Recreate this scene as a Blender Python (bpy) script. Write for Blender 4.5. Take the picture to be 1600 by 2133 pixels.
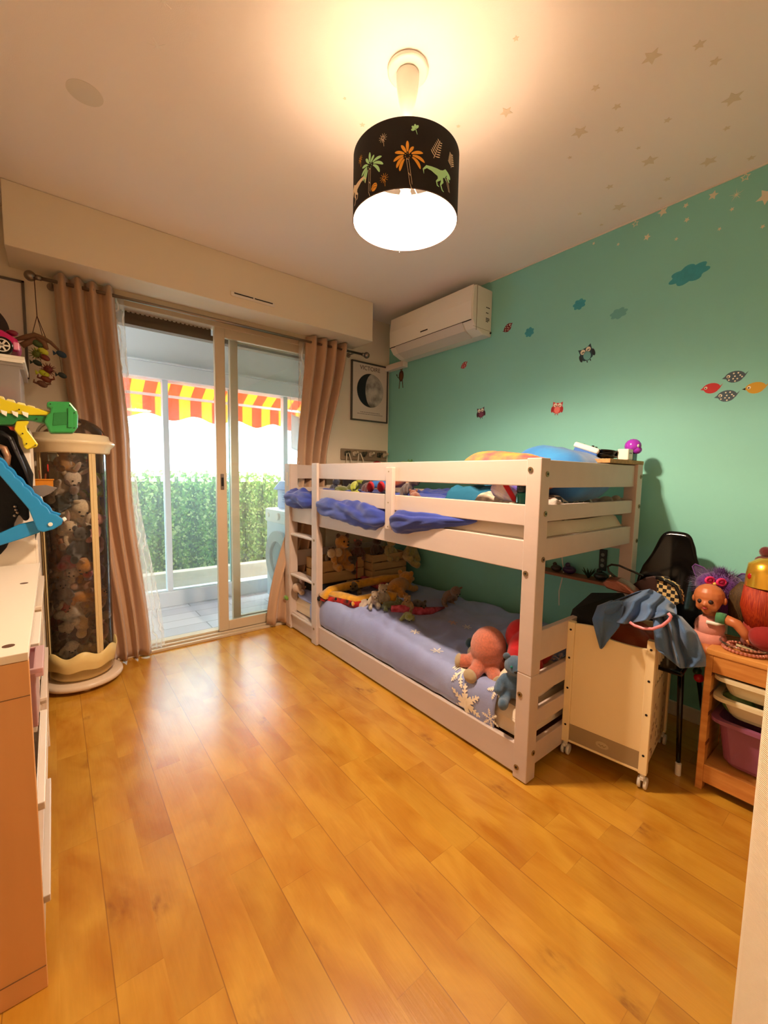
import bpy, bmesh, math, random
from mathutils import Vector, Matrix, Euler, noise
from math import pi, sin, cos, radians
random.seed(7)
SC = bpy.context.scene
COL = SC.collection
for o in list(bpy.data.objects): bpy.data.objects.remove(o)

# ------------------------------------------------------------------ camera
RT = Vector((0.7844067, -0.62000335, 0.01737752))
UP = Vector((0.04090234, 0.07966371, 0.99598227))
FW = Vector((0.61889671, 0.78054438, -0.08784833))
CAMP = Vector((0, 0, 1.17088)); FPX = 869.228
cd = bpy.data.cameras.new('camera'); cam = bpy.data.objects.new('camera', cd); COL.objects.link(cam)
cd.sensor_fit = 'HORIZONTAL'; cd.sensor_width = 36; cd.lens = 36 * FPX / 1600; cd.clip_start = .02; cd.clip_end = 200
m = Matrix.Identity(4)
for i in range(3):
    m[i][0] = RT[i]; m[i][1] = UP[i]; m[i][2] = -FW[i]; m[i][3] = CAMP[i]
cam.matrix_world = m; SC.camera = cam
# ------------------------------------------------------------------ light
SC.view_settings.view_transform = 'Standard'; SC.view_settings.look = 'None'
SC.view_settings.exposure = 2.5; SC.view_settings.gamma = 1; SC.view_settings.use_curve_mapping = False
LAMP_W = 64; BACK = .022; LAMP_COL = (1.0, 0.735, 0.515); BULB_E = 3
SKY_COL = (0.80, 0.90, 1.0); SKY_E = 2.45
w = bpy.data.worlds.new('sky'); SC.world = w; w.use_nodes = True
bg = w.node_tree.nodes['Background']; bg.inputs[0].default_value = (*SKY_COL, 1); bg.inputs[1].default_value = SKY_E
ll = bpy.data.lights.new('bulb_light', 'POINT'); ll.energy = LAMP_W; ll.color = LAMP_COL; ll.shadow_soft_size = .045
lo = bpy.data.objects.new('bulb_light', ll); COL.objects.link(lo); lo.location = (.966, 1.135, 2.075)
# the LED bulb throws most of its light down and sideways, little back past its own base
ll.use_nodes = True; nt = ll.node_tree; em = nt.nodes['Emission']
ge = nt.nodes.new('ShaderNodeNewGeometry'); sx = nt.nodes.new('ShaderNodeSeparateXYZ'); mr_ = nt.nodes.new('ShaderNodeMapRange'); cr_l = nt.nodes.new('ShaderNodeValToRGB'); mu_l = nt.nodes.new('ShaderNodeMath'); mu_l.operation = 'MULTIPLY'; mu_l.inputs[1].default_value = 3.0
nt.links.new(ge.outputs['Incoming'], sx.inputs[0]); nt.links.new(sx.outputs[2], mr_.inputs[0]); mr_.inputs[1].default_value = -1; mr_.inputs[2].default_value = 1
nt.links.new(mr_.outputs[0], cr_l.inputs[0]); el = cr_l.color_ramp.elements
PROFILE = [(-1, .54), (-.8, .64), (-.5, .76), (-.36, .66), (-.24, .34), (-.05, .10), (.3, BACK), (1, BACK)]
while len(el) < len(PROFILE): el.new(.5)
for e_, (z_, v_) in zip(el, PROFILE): e_.position = z_ * .5 + .5; e_.color = (v_ / 3,) * 3 + (1,)
nt.links.new(cr_l.outputs[0], mu_l.inputs[0]); nt.links.new(mu_l.outputs[0], em.inputs['Strength'])

W, D, H, XL, YN = 2.399, 2.986, 2.5, -.53, -.62
XB, YB0, YB1, HB = 1.367, .825, 2.924, 1.243

# ------------------------------------------------------------------ helpers
def ray(u, v): return FW + (u - 800) / FPX * RT - (v - 1066.5) / FPX * UP
def at(u, v, **k):
    (a, val), = k.items(); i = 'xyz'.index(a); d = ray(u, v)
    return CAMP + d * ((val - CAMP[i]) / d[i])
def srgb(r, g, b):
    f = lambda c: (c / 255 / 12.92) if c / 255 <= .04045 else ((c / 255 + .055) / 1.055) ** 2.4
    return (f(r), f(g), f(b))
MATS = {}
def mat(name, col, rough=.6, metal=0, bump=0, bscale=200, var=0, vscale=8, coat=0, trans=0, sheen=0, spec=None, emit=0, subs=0, stretch=None, col2=None):
    if name in MATS: return MATS[name]
    M = bpy.data.materials.new(name); M.use_nodes = True; nt = M.node_tree; b = nt.nodes['Principled BSDF']
    b.inputs['Base Color'].default_value = (*col, 1); b.inputs['Roughness'].default_value = rough
    b.inputs['Metallic'].default_value = metal
    if coat: b.inputs['Coat Weight'].default_value = coat; b.inputs['Coat Roughness'].default_value = .15
    if trans: b.inputs['Transmission Weight'].default_value = trans
    if sheen: b.inputs['Sheen Weight'].default_value = sheen; b.inputs['Sheen Roughness'].default_value = .5
    if spec is not None: b.inputs['Specular IOR Level'].default_value = spec
    if emit: b.inputs['Emission Color'].default_value = (*col, 1); b.inputs['Emission Strength'].default_value = emit
    tc = nt.nodes.new('ShaderNodeTexCoord'); mp = nt.nodes.new('ShaderNodeMapping'); nt.links.new(tc.outputs['Object'], mp.inputs[0])
    if stretch: mp.inputs['Scale'].default_value = stretch
    if var or col2:
        n = nt.nodes.new('ShaderNodeTexNoise'); n.inputs['Scale'].default_value = vscale; n.inputs['Detail'].default_value = 5
        nt.links.new(mp.outputs[0], n.inputs['Vector'])
        r = nt.nodes.new('ShaderNodeValToRGB'); nt.links.new(n.outputs[0], r.inputs[0])
        c2 = col2 if col2 else tuple(c * (1 - var) for c in col)
        r.color_ramp.elements[0].position = .35; r.color_ramp.elements[1].position = .65
        r.color_ramp.elements[0].color = (*c2, 1); r.color_ramp.elements[1].color = (*col, 1)
        nt.links.new(r.outputs[0], b.inputs['Base Color'])
    if bump:
        n2 = nt.nodes.new('ShaderNodeTexNoise'); n2.inputs['Scale'].default_value = bscale; n2.inputs['Detail'].default_value = 4
        nt.links.new(mp.outputs[0], n2.inputs['Vector'])
        bp = nt.nodes.new('ShaderNodeBump'); bp.inputs['Strength'].default_value = bump; bp.inputs['Distance'].default_value = .003
        nt.links.new(n2.outputs[0], bp.inputs['Height']); nt.links.new(bp.outputs[0], b.inputs['Normal'])
    MATS[name] = M; return M
def wmat(o):
    M = Matrix.LocRotScale(o.location, o.rotation_euler, o.scale)
    return wmat(o.parent) @ M if o.parent else M
def tag(o, label=None, cat=None, group=None, kind=None):
    if label: o['label'] = label
    if cat: o['category'] = cat
    if group: o['group'] = group
    if kind: o['kind'] = kind
    return o
def thing(name, label, cat, loc=(0, 0, 0), rot=(0, 0, 0), group=None, scale=1):
    o = bpy.data.objects.new(name, None); o.empty_display_size = .05; COL.objects.link(o)
    o.location = loc; o.rotation_euler = rot; o.scale = (scale,) * 3
    return tag(o, label, cat, group)
class MB:
    def __init__(s): s.bm = bmesh.new(); s.mi = 0
    def _add(s, verts, faces):
        vs = [s.bm.verts.new(v) for v in verts]
        for f in faces:
            try:
                fc = s.bm.faces.new([vs[i] for i in f]); fc.material_index = s.mi
            except ValueError: pass
        return vs
    def box(s, c, d, rot=None):
        c = Vector(c); vs = []
        for i in (-1, 1):
            for j in (-1, 1):
                for k in (-1, 1):
                    p = Vector((i * d[0] / 2, j * d[1] / 2, k * d[2] / 2))
                    if rot is not None: p = Euler(rot).to_matrix() @ p
                    vs.append(c + p)
        s._add(vs, [(0, 1, 3, 2), (4, 6, 7, 5), (0, 4, 5, 1), (2, 3, 7, 6), (0, 2, 6, 4), (1, 5, 7, 3)]); return s
    def bb(s, x0, x1, y0, y1, z0, z1): return s.box(((x0 + x1) / 2, (y0 + y1) / 2, (z0 + z1) / 2), (abs(x1 - x0), abs(y1 - y0), abs(z1 - z0)))
    def tube(s, pts, r, seg=10, cap=True, flat=1.0, closed=False):
        pts = [Vector(p) for p in pts]; n = len(pts); rs = r if isinstance(r, (list, tuple)) else [r] * n
        rings = []; prev = None
        for i, p in enumerate(pts):
            a = pts[max(i - 1, 0)]; b = pts[min(i + 1, n - 1)]
            if closed: a = pts[i - 1]; b = pts[(i + 1) % n]
            t = (b - a).normalized()
            if prev is None:
                q = Vector((0, 0, 1)) if abs(t.z) < .9 else Vector((1, 0, 0)); x = t.cross(q).normalized()
            else:
                x = (prev - t * prev.dot(t)); x = x.normalized() if x.length > 1e-6 else prev
            prev = x; y = t.cross(x)
            rings.append([s.bm.verts.new(p + x * cos(2 * pi * k / seg) * rs[i] + y * sin(2 * pi * k / seg) * rs[i] * flat) for k in range(seg)])
        m_ = n if closed else n - 1
        for i in range(m_):
            A, B = rings[i], rings[(i + 1) % n]
            for k in range(seg):
                f = s.bm.faces.new((A[k], A[(k + 1) % seg], B[(k + 1) % seg], B[k])); f.material_index = s.mi
        if cap and not closed:
            for R_ in (rings[0][::-1], rings[-1]):
                f = s.bm.faces.new(R_); f.material_index = s.mi
        return s
    def cyl(s, p0, p1, r0, r1=None, seg=20): return s.tube([p0, p1], [r0, r0 if r1 is None else r1], seg)
    def sph(s, c, r, rot=None, seg=16):
        r = (r, r, r) if not isinstance(r, (tuple, list)) else r; c = Vector(c); nr = seg // 2
        R_ = Euler(rot).to_matrix() if rot is not None else Matrix.Identity(3)
        vs = [c + R_ @ Vector((0, 0, r[2]))]
        for i in range(1, nr):
            for j in range(seg):
                a, b = pi * i / nr, 2 * pi * j / seg
                vs.append(c + R_ @ Vector((r[0] * sin(a) * cos(b), r[1] * sin(a) * sin(b), r[2] * cos(a))))
        vs.append(c + R_ @ Vector((0, 0, -r[2]))); L = len(vs) - 1; F = []
        for j in range(seg):
            F.append((0, 1 + j, 1 + (j + 1) % seg)); F.append((L, L - seg + (j + 1) % seg, L - seg + j))
            for i in range(nr - 2):
                a = 1 + i * seg
                F.append((a + j, a + seg + j, a + seg + (j + 1) % seg, a + (j + 1) % seg))
        s._add(vs, F); return s
    def lathe(s, prof, c=(0, 0, 0), seg=40, fn=None):
        c = Vector(c); rings = []
        for i, (r, z) in enumerate(prof):
            ring = []
            for k in range(seg):
                a = 2 * pi * k / seg; zz = z + (fn(i, a) if fn else 0)
                ring.append(s.bm.verts.new(c + Vector((max(r, 1e-4) * cos(a), max(r, 1e-4) * sin(a), zz))))
            rings.append(ring)
        for A, B in zip(rings, rings[1:]):
            for k in range(seg):
                f = s.bm.faces.new((A[k], A[(k + 1) % seg], B[(k + 1) % seg], B[k])); f.material_index = s.mi
        return s
    def prism(s, pts, ax, t0, t1):
        # pts are 2D in the plane perpendicular to ax
        def P(a, b, t): return {'x': (t, a, b), 'y': (a, t, b), 'z': (a, b, t)}[ax]
        n = len(pts); A = [s.bm.verts.new(P(a, b, t0)) for a, b in pts]; B = [s.bm.verts.new(P(a, b, t1)) for a, b in pts]
        fs = [s.bm.faces.new(A), s.bm.faces.new(B[::-1])]
        for i in range(n): fs.append(s.bm.faces.new((A[i], B[i], B[(i + 1) % n], A[(i + 1) % n])))
        for f in fs: f.material_index = s.mi
        return s
    def grid(s, fn, nu, nv, closeu=False):
        V = [[s.bm.verts.new(fn(i / nu, j / nv)) for j in range(nv + 1)] for i in range(nu if closeu else nu + 1)]
        n = len(V)
        for i in range(n if closeu else n - 1):
            for j in range(nv):
                A, B = V[i], V[(i + 1) % n]
                f = s.bm.faces.new((A[j], B[j], B[j + 1], A[j + 1])); f.material_index = s.mi
        return s
    def build(s, name, mats, parent=None, smooth=False, bevel=0, sub=0, solid=0, local=False, label=None, cat=None, group=None, kind=None, seg=2, soff=0):
        bmesh.ops.recalc_face_normals(s.bm, faces=s.bm.faces)
        me = bpy.data.meshes.new(name); s.bm.to_mesh(me); s.bm.free()
        for M in (mats if isinstance(mats, (list, tuple)) else [mats]): me.materials.append(M)
        if parent is not None and not local: me.transform(wmat(parent).inverted())
        if smooth:
            for p in me.polygons: p.use_smooth = True
        o = bpy.data.objects.new(name, me); COL.objects.link(o); o.parent = parent
        if parent is None and not local and kind != 'structure':
            c = Vector((0, 0, 0)); zs = 1e9
            for v in me.vertices: c += v.co; zs = min(zs, v.co.z)
            c /= max(1, len(me.vertices)); c.z = zs
            me.transform(Matrix.Translation(-c)); o.location = c
        if solid:
            md = o.modifiers.new('s', 'SOLIDIFY'); md.thickness = solid; md.offset = soff
        if bevel:
            md = o.modifiers.new('b', 'BEVEL'); md.width = bevel; md.segments = seg; md.limit_method = 'ANGLE'; md.angle_limit = radians(40)
        if sub:
            md = o.modifiers.new('u', 'SUBSURF'); md.levels = sub; md.render_levels = sub
        tag(o, label, cat, group, kind); return o
def ns(x, y, z=0, s=1): return noise.noise(Vector((x * s, y * s, z * s)))

# ------------------------------------------------------------------ materials
def floor_mat():
    M = bpy.data.materials.new('birch_laminate'); M.use_nodes = True; nt = M.node_tree; N = nt.nodes; L = nt.links; b = N['Principled BSDF']
    def math_(op, a, c=None, d=None):
        n = N.new('ShaderNodeMath'); n.operation = op
        for i, v in enumerate((a, c, d)):
            if v is None: continue
            if isinstance(v, (int, float)): n.inputs[i].default_value = v
            else: L.new(v, n.inputs[i])
        return n.outputs[0]
    tc = N.new('ShaderNodeTexCoord'); sp = N.new('ShaderNodeSeparateXYZ'); L.new(tc.outputs['Object'], sp.inputs[0])
    X, Y = sp.outputs[0], sp.outputs[1]
    xs = math_('DIVIDE', math_('SUBTRACT', X, .064 - 1.97), .0985); sx = math_('FLOOR', xs)
    wn = N.new('ShaderNodeTexWhiteNoise'); wn.noise_dimensions = '1D'; L.new(sx, wn.inputs['W'])
    ys = math_('ADD', math_('DIVIDE', Y, .52), math_('MULTIPLY', wn.outputs['Value'], 7.3)); sy = math_('FLOOR', ys)
    cmb = N.new('ShaderNodeCombineXYZ'); L.new(sx, cmb.inputs[0]); L.new(sy, cmb.inputs[1])
    wn2 = N.new('ShaderNodeTexWhiteNoise'); wn2.noise_dimensions = '3D'; L.new(cmb.outputs[0], wn2.inputs['Vector'])
    rnd = wn2.outputs['Value']
    # figure
    cv = N.new('ShaderNodeCombineXYZ'); L.new(math_('MULTIPLY', X, 1.0), cv.inputs[0]); L.new(math_('MULTIPLY', Y, .42), cv.inputs[1]); L.new(math_('MULTIPLY', rnd, 30), cv.inputs[2])
    n1 = N.new('ShaderNodeTexNoise'); n1.inputs['Scale'].default_value = 9; n1.inputs['Detail'].default_value = 6; n1.inputs['Distortion'].default_value = .6; L.new(cv.outputs[0], n1.inputs['Vector'])
    cv2 = N.new('ShaderNodeCombineXYZ'); L.new(X, cv2.inputs[0]); L.new(math_('MULTIPLY', Y, .06), cv2.inputs[1]); L.new(rnd, cv2.inputs[2])
    n2 = N.new('ShaderNodeTexNoise'); n2.inputs['Scale'].default_value = 160; n2.inputs['Detail'].default_value = 3; L.new(cv2.outputs[0], n2.inputs['Vector'])
    # knots
    kv = N.new('ShaderNodeCombineXYZ'); L.new(math_('MULTIPLY', X, 1), kv.inputs[0]); L.new(math_('MULTIPLY', Y, .7), kv.inputs[1]); L.new(math_('MULTIPLY', rnd, 3), kv.inputs[2])
    vo = N.new('ShaderNodeTexVoronoi'); vo.inputs['Scale'].default_value = 4.2; vo.inputs['Randomness'].default_value = 1
    nd = N.new('ShaderNodeTexNoise'); nd.inputs['Scale'].default_value = 14; L.new(kv.outputs[0], nd.inputs['Vector'])
    va = N.new('ShaderNodeVectorMath'); va.operation = 'MULTIPLY_ADD'; L.new(nd.outputs['Color'], va.inputs[0]); va.inputs[1].default_value = (.09, .09, 0); L.new(kv.outputs[0], va.inputs[2])
    L.new(va.outputs[0], vo.inputs['Vector'])
    kn = N.new('ShaderNodeMapRange'); L.new(vo.outputs['Distance'], kn.inputs[0]); kn.inputs[1].default_value = .02; kn.inputs[2].default_value = .24; kn.inputs[3].default_value = 1; kn.inputs[4].default_value = 0
    kk = math_('POWER', kn.outputs[0], 1.7)
    n4 = N.new('ShaderNodeTexNoise'); n4.inputs['Scale'].default_value = 60; n4.inputs['Detail'].default_value = 3; L.new(cv.outputs[0], n4.inputs['Vector'])
    fl = N.new('ShaderNodeMapRange'); L.new(n4.outputs[0], fl.inputs[0]); fl.inputs[1].default_value = .42; fl.inputs[2].default_value = .66
    kk = math_('MULTIPLY', kk, math_('MULTIPLY_ADD', fl.outputs[0], .8, .2))
    r = N.new('ShaderNodeValToRGB'); L.new(n1.outputs[0], r.inputs[0])
    r.color_ramp.elements[0].position = .3; r.color_ramp.elements[0].color = (*srgb(176, 114, 26), 1)
    r.color_ramp.elements[1].position = .62; r.color_ramp.elements[1].color = (*srgb(200, 148, 48), 1)
    hs = N.new('ShaderNodeHueSaturation'); L.new(r.outputs[0], hs.inputs['Color'])
    v = math_('ADD', math_('MULTIPLY', rnd, .13), .93); v = math_('ADD', v, math_('MULTIPLY', math_('SUBTRACT', n2.outputs[0], .5), .16)); L.new(v, hs.inputs['Value'])
    mx = N.new('ShaderNodeMix'); mx.data_type = 'RGBA'; L.new(kk, mx.inputs['Factor']); L.new(hs.outputs[0], mx.inputs['A']); mx.inputs['B'].default_value = (*srgb(120, 66, 26), 1)
    # seams
    fx = math_('FRACT', math_('MULTIPLY', xs, .5)); ex = math_('MINIMUM', fx, math_('SUBTRACT', 1, fx)); s1 = math_('LESS_THAN', ex, .006)
    fy = math_('FRACT', ys); s2 = math_('MULTIPLY', math_('LESS_THAN', fy, .003), .5)
    se = math_('MULTIPLY', math_('MAXIMUM', s1, s2), .55)
    mx2 = N.new('ShaderNodeMix'); mx2.data_type = 'RGBA'; L.new(se, mx2.inputs['Factor']); L.new(mx.outputs['Result'], mx2.inputs['A']); mx2.inputs['B'].default_value = (*srgb(110, 66, 30), 1)
    L.new(mx2.outputs['Result'], b.inputs['Base Color'])
    b.inputs['Roughness'].default_value = .26; b.inputs['Specular IOR Level'].default_value = .85
    bp = N.new('ShaderNodeBump'); bp.inputs['Strength'].default_value = .12; bp.inputs['Distance'].default_value = .002; L.new(n2.outputs[0], bp.inputs['Height']); L.new(bp.outputs[0], b.inputs['Normal'])
    return M
M_floor = floor_mat()
M_ceil = mat('ceiling_paint', srgb(250, 240, 232), .9, bump=.1, bscale=300)
M_wall = mat('cream_paint', srgb(236, 222, 198), .85, bump=.12, bscale=220)
M_teal = mat('teal_paint', srgb(140, 212, 200), .7, bump=.08, bscale=200, var=.05, vscale=1.2)
M_white = mat('white_lacquer', srgb(236, 226, 212), .4)
M_bed = mat('whitewashed_wood', srgb(204, 186, 176), .5, var=.05, vscale=14, stretch=(1, .15, 1), bump=.03, bscale=60)
M_pine = mat('pine', srgb(226, 176, 110), .5, var=.18, vscale=24, stretch=(1, .1, 1))
M_crate = mat('crate_wood', srgb(206, 168, 116), .7, var=.2, vscale=18, stretch=(.15, 1, 1))
M_alu = mat('champagne_aluminium', srgb(206, 188, 160), .38, metal=.15)
M_aluw = mat('white_aluminium', srgb(200, 206, 212), .4)
M_steel = mat('brushed_steel', srgb(150, 140, 130), .28, metal=1)
M_screw = mat('brass_screw', srgb(150, 130, 95), .35, metal=.9)
M_dark = mat('dark_gap', srgb(22, 18, 16), .8)
M_cream = mat('cream_plastic', srgb(232, 214, 168), .35)
M_black = mat('black_cloth', srgb(14, 13, 14), .9, bump=.3, bscale=90)
M_blackp = mat('black_plastic', srgb(12, 12, 13), .12)
M_whitep = mat('white_plastic', srgb(232, 228, 218), .35)
def glass_mat(name, tint=(1, 1, 1), haze=0, gl=1.0, hazecol=(.8, .9, .9), rough=.0):
    M = bpy.data.materials.new(name); M.use_nodes = True; nt = M.node_tree; nt.nodes.clear(); N = nt.nodes
    t = N.new('ShaderNodeBsdfTransparent'); t.inputs[0].default_value = (*tint, 1); g = N.new('ShaderNodeBsdfGlossy'); g.inputs['Roughness'].default_value = rough
    f = N.new('ShaderNodeFresnel'); f.inputs[0].default_value = 1.45; mu = N.new('ShaderNodeMath'); mu.operation = 'MULTIPLY'; mu.inputs[1].default_value = gl
    nt.links.new(f.outputs[0], mu.inputs[0]); mx = N.new('ShaderNodeMixShader'); nt.links.new(mu.outputs[0], mx.inputs[0]); nt.links.new(t.outputs[0], mx.inputs[1]); nt.links.new(g.outputs[0], mx.inputs[2])
    out = N.new('ShaderNodeOutputMaterial'); last = mx
    if haze:
        d = N.new('ShaderNodeBsdfDiffuse'); d.inputs[0].default_value = (*hazecol, 1); tr = N.new('ShaderNodeBsdfTranslucent'); tr.inputs[0].default_value = (*hazecol, 1)
        a = N.new('ShaderNodeMixShader'); a.inputs[0].default_value = .5; nt.links.new(d.outputs[0], a.inputs[1]); nt.links.new(tr.outputs[0], a.inputs[2])
        m2 = N.new('ShaderNodeMixShader'); m2.inputs[0].default_value = haze; nt.links.new(mx.outputs[0], m2.inputs[1]); nt.links.new(a.outputs[0], m2.inputs[2]); last = m2
    nt.links.new(last.outputs[0], out.inputs[0]); return M
M_glass = glass_mat('door_glass', (.96, .985, .97), .05, 1.3, (.85, .9, .85))
M_vglass = glass_mat('veranda_glass', (.84, .94, .93), .09, 1.6, (.6, .8, .85))
M_clear = glass_mat('clear_plastic', (.97, .95, .91), .03, 1.2, (.9, .85, .75), .05)
M_frost = glass_mat('cloudy_plastic', (.92, .9, .9), .35, 1, (.9, .86, .84), .2)
def translucent(name, col, k=.5, bump=0):
    M = bpy.data.materials.new(name); M.use_nodes = True; nt = M.node_tree; nt.nodes.clear(); N = nt.nodes
    d = N.new('ShaderNodeBsdfDiffuse'); d.inputs[0].default_value = (*col, 1); t = N.new('ShaderNodeBsdfTranslucent'); t.inputs[0].default_value = (*col, 1)
    m_ = N.new('ShaderNodeMixShader'); m_.inputs[0].default_value = k; nt.links.new(d.outputs[0], m_.inputs[1]); nt.links.new(t.outputs[0], m_.inputs[2])
    o = N.new('ShaderNodeOutputMaterial'); nt.links.new(m_.outputs[0], o.inputs[0]); return M
M_curtain = mat('taupe_satin', srgb(190, 154, 124), .42, sheen=.4, bump=.08, bscale=400)
def sheer(name, op):
    M = bpy.data.materials.new(name); M.use_nodes = True; nt = M.node_tree; nt.nodes.clear(); N = nt.nodes
    t = N.new('ShaderNodeBsdfTransparent'); d = N.new('ShaderNodeBsdfTranslucent'); d.inputs[0].default_value = (.9, .86, .8, 1)
    wv = N.new('ShaderNodeTexWave'); wv.inputs['Scale'].default_value = 9; wv.inputs['Distortion'].default_value = 12; wv.inputs['Detail Scale'].default_value = .6
    tc = N.new('ShaderNodeTexCoord'); nt.links.new(tc.outputs['Object'], wv.inputs[0])
    mr = N.new('ShaderNodeMapRange'); nt.links.new(wv.outputs['Fac'], mr.inputs[0]); mr.inputs[1].default_value = .85; mr.inputs[2].default_value = 1; mr.inputs[3].default_value = op; mr.inputs[4].default_value = min(1, op + .35)
    df = N.new('ShaderNodeBsdfDiffuse'); df.inputs[0].default_value = (.9, .86, .8, 1); a = N.new('ShaderNodeMixShader'); nt.links.new(d.outputs[0], a.inputs[1]); nt.links.new(df.outputs[0], a.inputs[2])
    m_ = N.new('ShaderNodeMixShader'); nt.links.new(mr.outputs[0], m_.inputs[0]); nt.links.new(t.outputs[0], m_.inputs[1]); nt.links.new(a.outputs[0], m_.inputs[2])
    o = N.new('ShaderNodeOutputMaterial'); nt.links.new(m_.outputs[0], o.inputs[0]); return M
M_sheer = sheer('patterned_sheer', .28)
def flat(name, r, g, b, rough=.6): return mat(name, srgb(r, g, b), rough)
def plushm(r, g, b, v=.25): return mat('plush_%d_%d_%d' % (r, g, b), srgb(r, g, b), .95, sheen=.5, bump=.9, bscale=260, var=v, vscale=30)
def cloth(r, g, b, v=.12): return mat('fabric_%d_%d_%d' % (r, g, b), srgb(r, g, b), .85, sheen=.2, bump=.25, bscale=350, var=v, vscale=9)
def plastic(r, g, b, ro=.3): return mat('plastic_%d_%d_%d' % (r, g, b), srgb(r, g, b), ro)

# ------------------------------------------------------------------ setting
MB().bb(XL - .1, W + .1, YN - .1, D - .01, -.1, 0).build('floor', M_floor, kind='structure')
MB().bb(XL - .1, W + .1, YN - .1, D + .1, H, H + .1).build('ceiling', M_ceil, kind='structure')
MB().bb(W, W + .1, YN - .1, D + .1, 0, H).build('wall_right', M_teal, kind='structure')
MB().bb(XL - .1, XL, YN - .1, D + .1, 0, H).build('wall_left', M_wall, kind='structure')
MB().bb(XL - .1, W + .1, YN - .1, YN, 0, H).build('wall_near', M_wall, kind='structure')
OX0, OX1, OZ = .20, 1.76, 2.215
wb = MB(); wb.bb(XL - .1, OX0, D, D + .16, 0, H); wb.bb(OX1, W + .1, D, D + .16, 0, H); wb.bb(OX0, OX1, D, D + .16, OZ, H)
wb.build('wall_window', M_wall, kind='structure')
# shutter box (valance) under the ceiling
v0 = MB(); v0.bb(-.134, 2.0, D - .283, D, 2.208, H - .0005)
vb = v0.build('trim_1', M_wall, kind='structure', bevel=.004)
v1 = MB(); v1.bb(.905, 1.192, D - .292, D - .2835, 2.258, 2.286); v1.build('vent_plate', M_white, vb, bevel=.003)
v2 = MB(); v2.bb(.925, 1.045, D - .2945, D - .2925, 2.273, 2.279); v2.bb(1.055, 1.175, D - .2945, D - .2925, 2.273, 2.279); v2.build('vent_slot', M_dark, vb)
# baseboards
MB().bb(W - .014, W, YN, D, 0, .07).build('baseboard_right', M_white, kind='structure', bevel=.003)
MB().bb(OX1 + .02, W - .014, D - .014, D, 0, .07).build('baseboard_window', M_white, kind='structure', bevel=.003)
# thin joint trim along the teal wall under the ceiling
MB().bb(W - .006, W, YN, 1.9, H - .006, H - .0004).build('trim_2', M_white, kind='structure')
MB().bb(2.345, 2.399, 2.735, 2.986, 2.085, 2.135).build('trim_3', M_white, kind='structure', bevel=.004)

# window_1: sliding door frame
wf = MB(); y0, y1 = D + .01, D + .10
wf.bb(OX0, OX0 + .05, y0, y1, 0, OZ); wf.bb(OX1 - .05, OX1, y0, y1, 0, OZ); wf.bb(OX0, OX1, y0, y1, 2.15, OZ); wf.bb(OX0, OX1, D - .035, y1 + .06, 0, .018)
wf.bb(OX0, OX1, D - .005, D + .012, .018, .03); wf.bb(OX0, OX1, D + .05, D + .06, .018, .034)
win = wf.build('window_1', M_alu, kind='structure', bevel=.003)
tr = MB(); tr.bb(OX0, OX1, D - .04, D + .01, 2.185, 2.208); tr.bb(OX0, OX1, D - .06, D - .045, 2.17, 2.208); tr.build('curtain_track', M_alu, win, bevel=.002)
sh = MB(); sh.bb(OX0 + .05, .90, D + .115, D + .13, 2.10, 2.2); sh.bb(OX0 + .05, OX1 - .05, D + .10, D + .16, 2.075, 2.11)
sh.build('shutter_slat', mat('dark_bronze', srgb(92, 78, 62), .5), win)
for i in range(26): pass
shh = MB()
for i in range(24): shh.bb(.27 + i * .026, .285 + i * .026, D + .110, D + .1149, 2.15, 2.156)
shh.build('slat_hole', M_whitep, win)
def sash(nm, x0, x1, y, stile, door, bottom):
    b = MB(); b.bb(x0, x0 + stile, y, y + .035, .03, 2.16); b.bb(x1 - stile, x1, y, y + .035, .03, 2.16)
    b.bb(x0 + stile, x1 - stile, y, y + .035, 2.09, 2.16); b.bb(x0 + stile, x1 - stile, y, y + .035, .03, bottom)
    s = b.build(nm, M_alu, win, bevel=.003)
    MB().bb(x0 + stile, x1 - stile, y + .014, y + .02, bottom, 2.09).build('pane', M_glass, s)
    return s
sA = sash('sliding_sash', .893, 1.70, D + .015, .068, 0, .10)
sB = sash('sliding_sash', 1.01, 1.705, D + .062, .055, 0, .105)
hb = MB(); hb.bb(.917, .940, D + .009, D + .0149, 1.05, 1.16); hb.build('recessed_handle', M_steel, sA, bevel=.004)
hh = MB(); hh.bb(.921, .936, D + .006, D + .0088, 1.075, 1.135); hh.build('handle_slot', M_dark, sA)

# ------------------------------------------------------------------ veranda and garden
YO = 3.95
M_tile = mat('grey_tile', srgb(176, 180, 190), .45, var=.1, vscale=6)
nt = M_tile.node_tree; bk = nt.nodes.new('ShaderNodeTexBrick'); tcn = nt.nodes.new('ShaderNodeTexCoord'); nt.links.new(tcn.outputs['Object'], bk.inputs[0])
bk.inputs['Scale'].default_value = 1; bk.inputs['Brick Width'].default_value = .6; bk.inputs['Row Height'].default_value = .16; bk.inputs['Mortar Size'].default_value = .004
bk.inputs['Color1'].default_value = (*srgb(178, 182, 192), 1); bk.inputs['Color2'].default_value = (*srgb(200, 204, 212), 1); bk.inputs['Mortar'].default_value = (*srgb(140, 142, 150), 1)
nt.links.new(bk.outputs[0], nt.nodes['Principled BSDF'].inputs['Base Color'])
MB().bb(-1.2, 2.45, D - .01, YO + .12, -.1, -.001).build('floor_veranda', M_tile, kind='structure')
MB().bb(-1.2, 2.45, D + .16, YO + .15, 2.42, 2.5).build('ceiling_veranda', M_whitep, kind='structure')
MB().bb(2.3, 2.45, D + .16, YO + .1, 0, 2.5).build('wall_veranda_right', M_wall, kind='structure')
MB().bb(-1.3, -1.2, D + .16, YO + .1, 0, 2.5).build('wall_veranda_left', M_wall, kind='structure')
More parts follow.
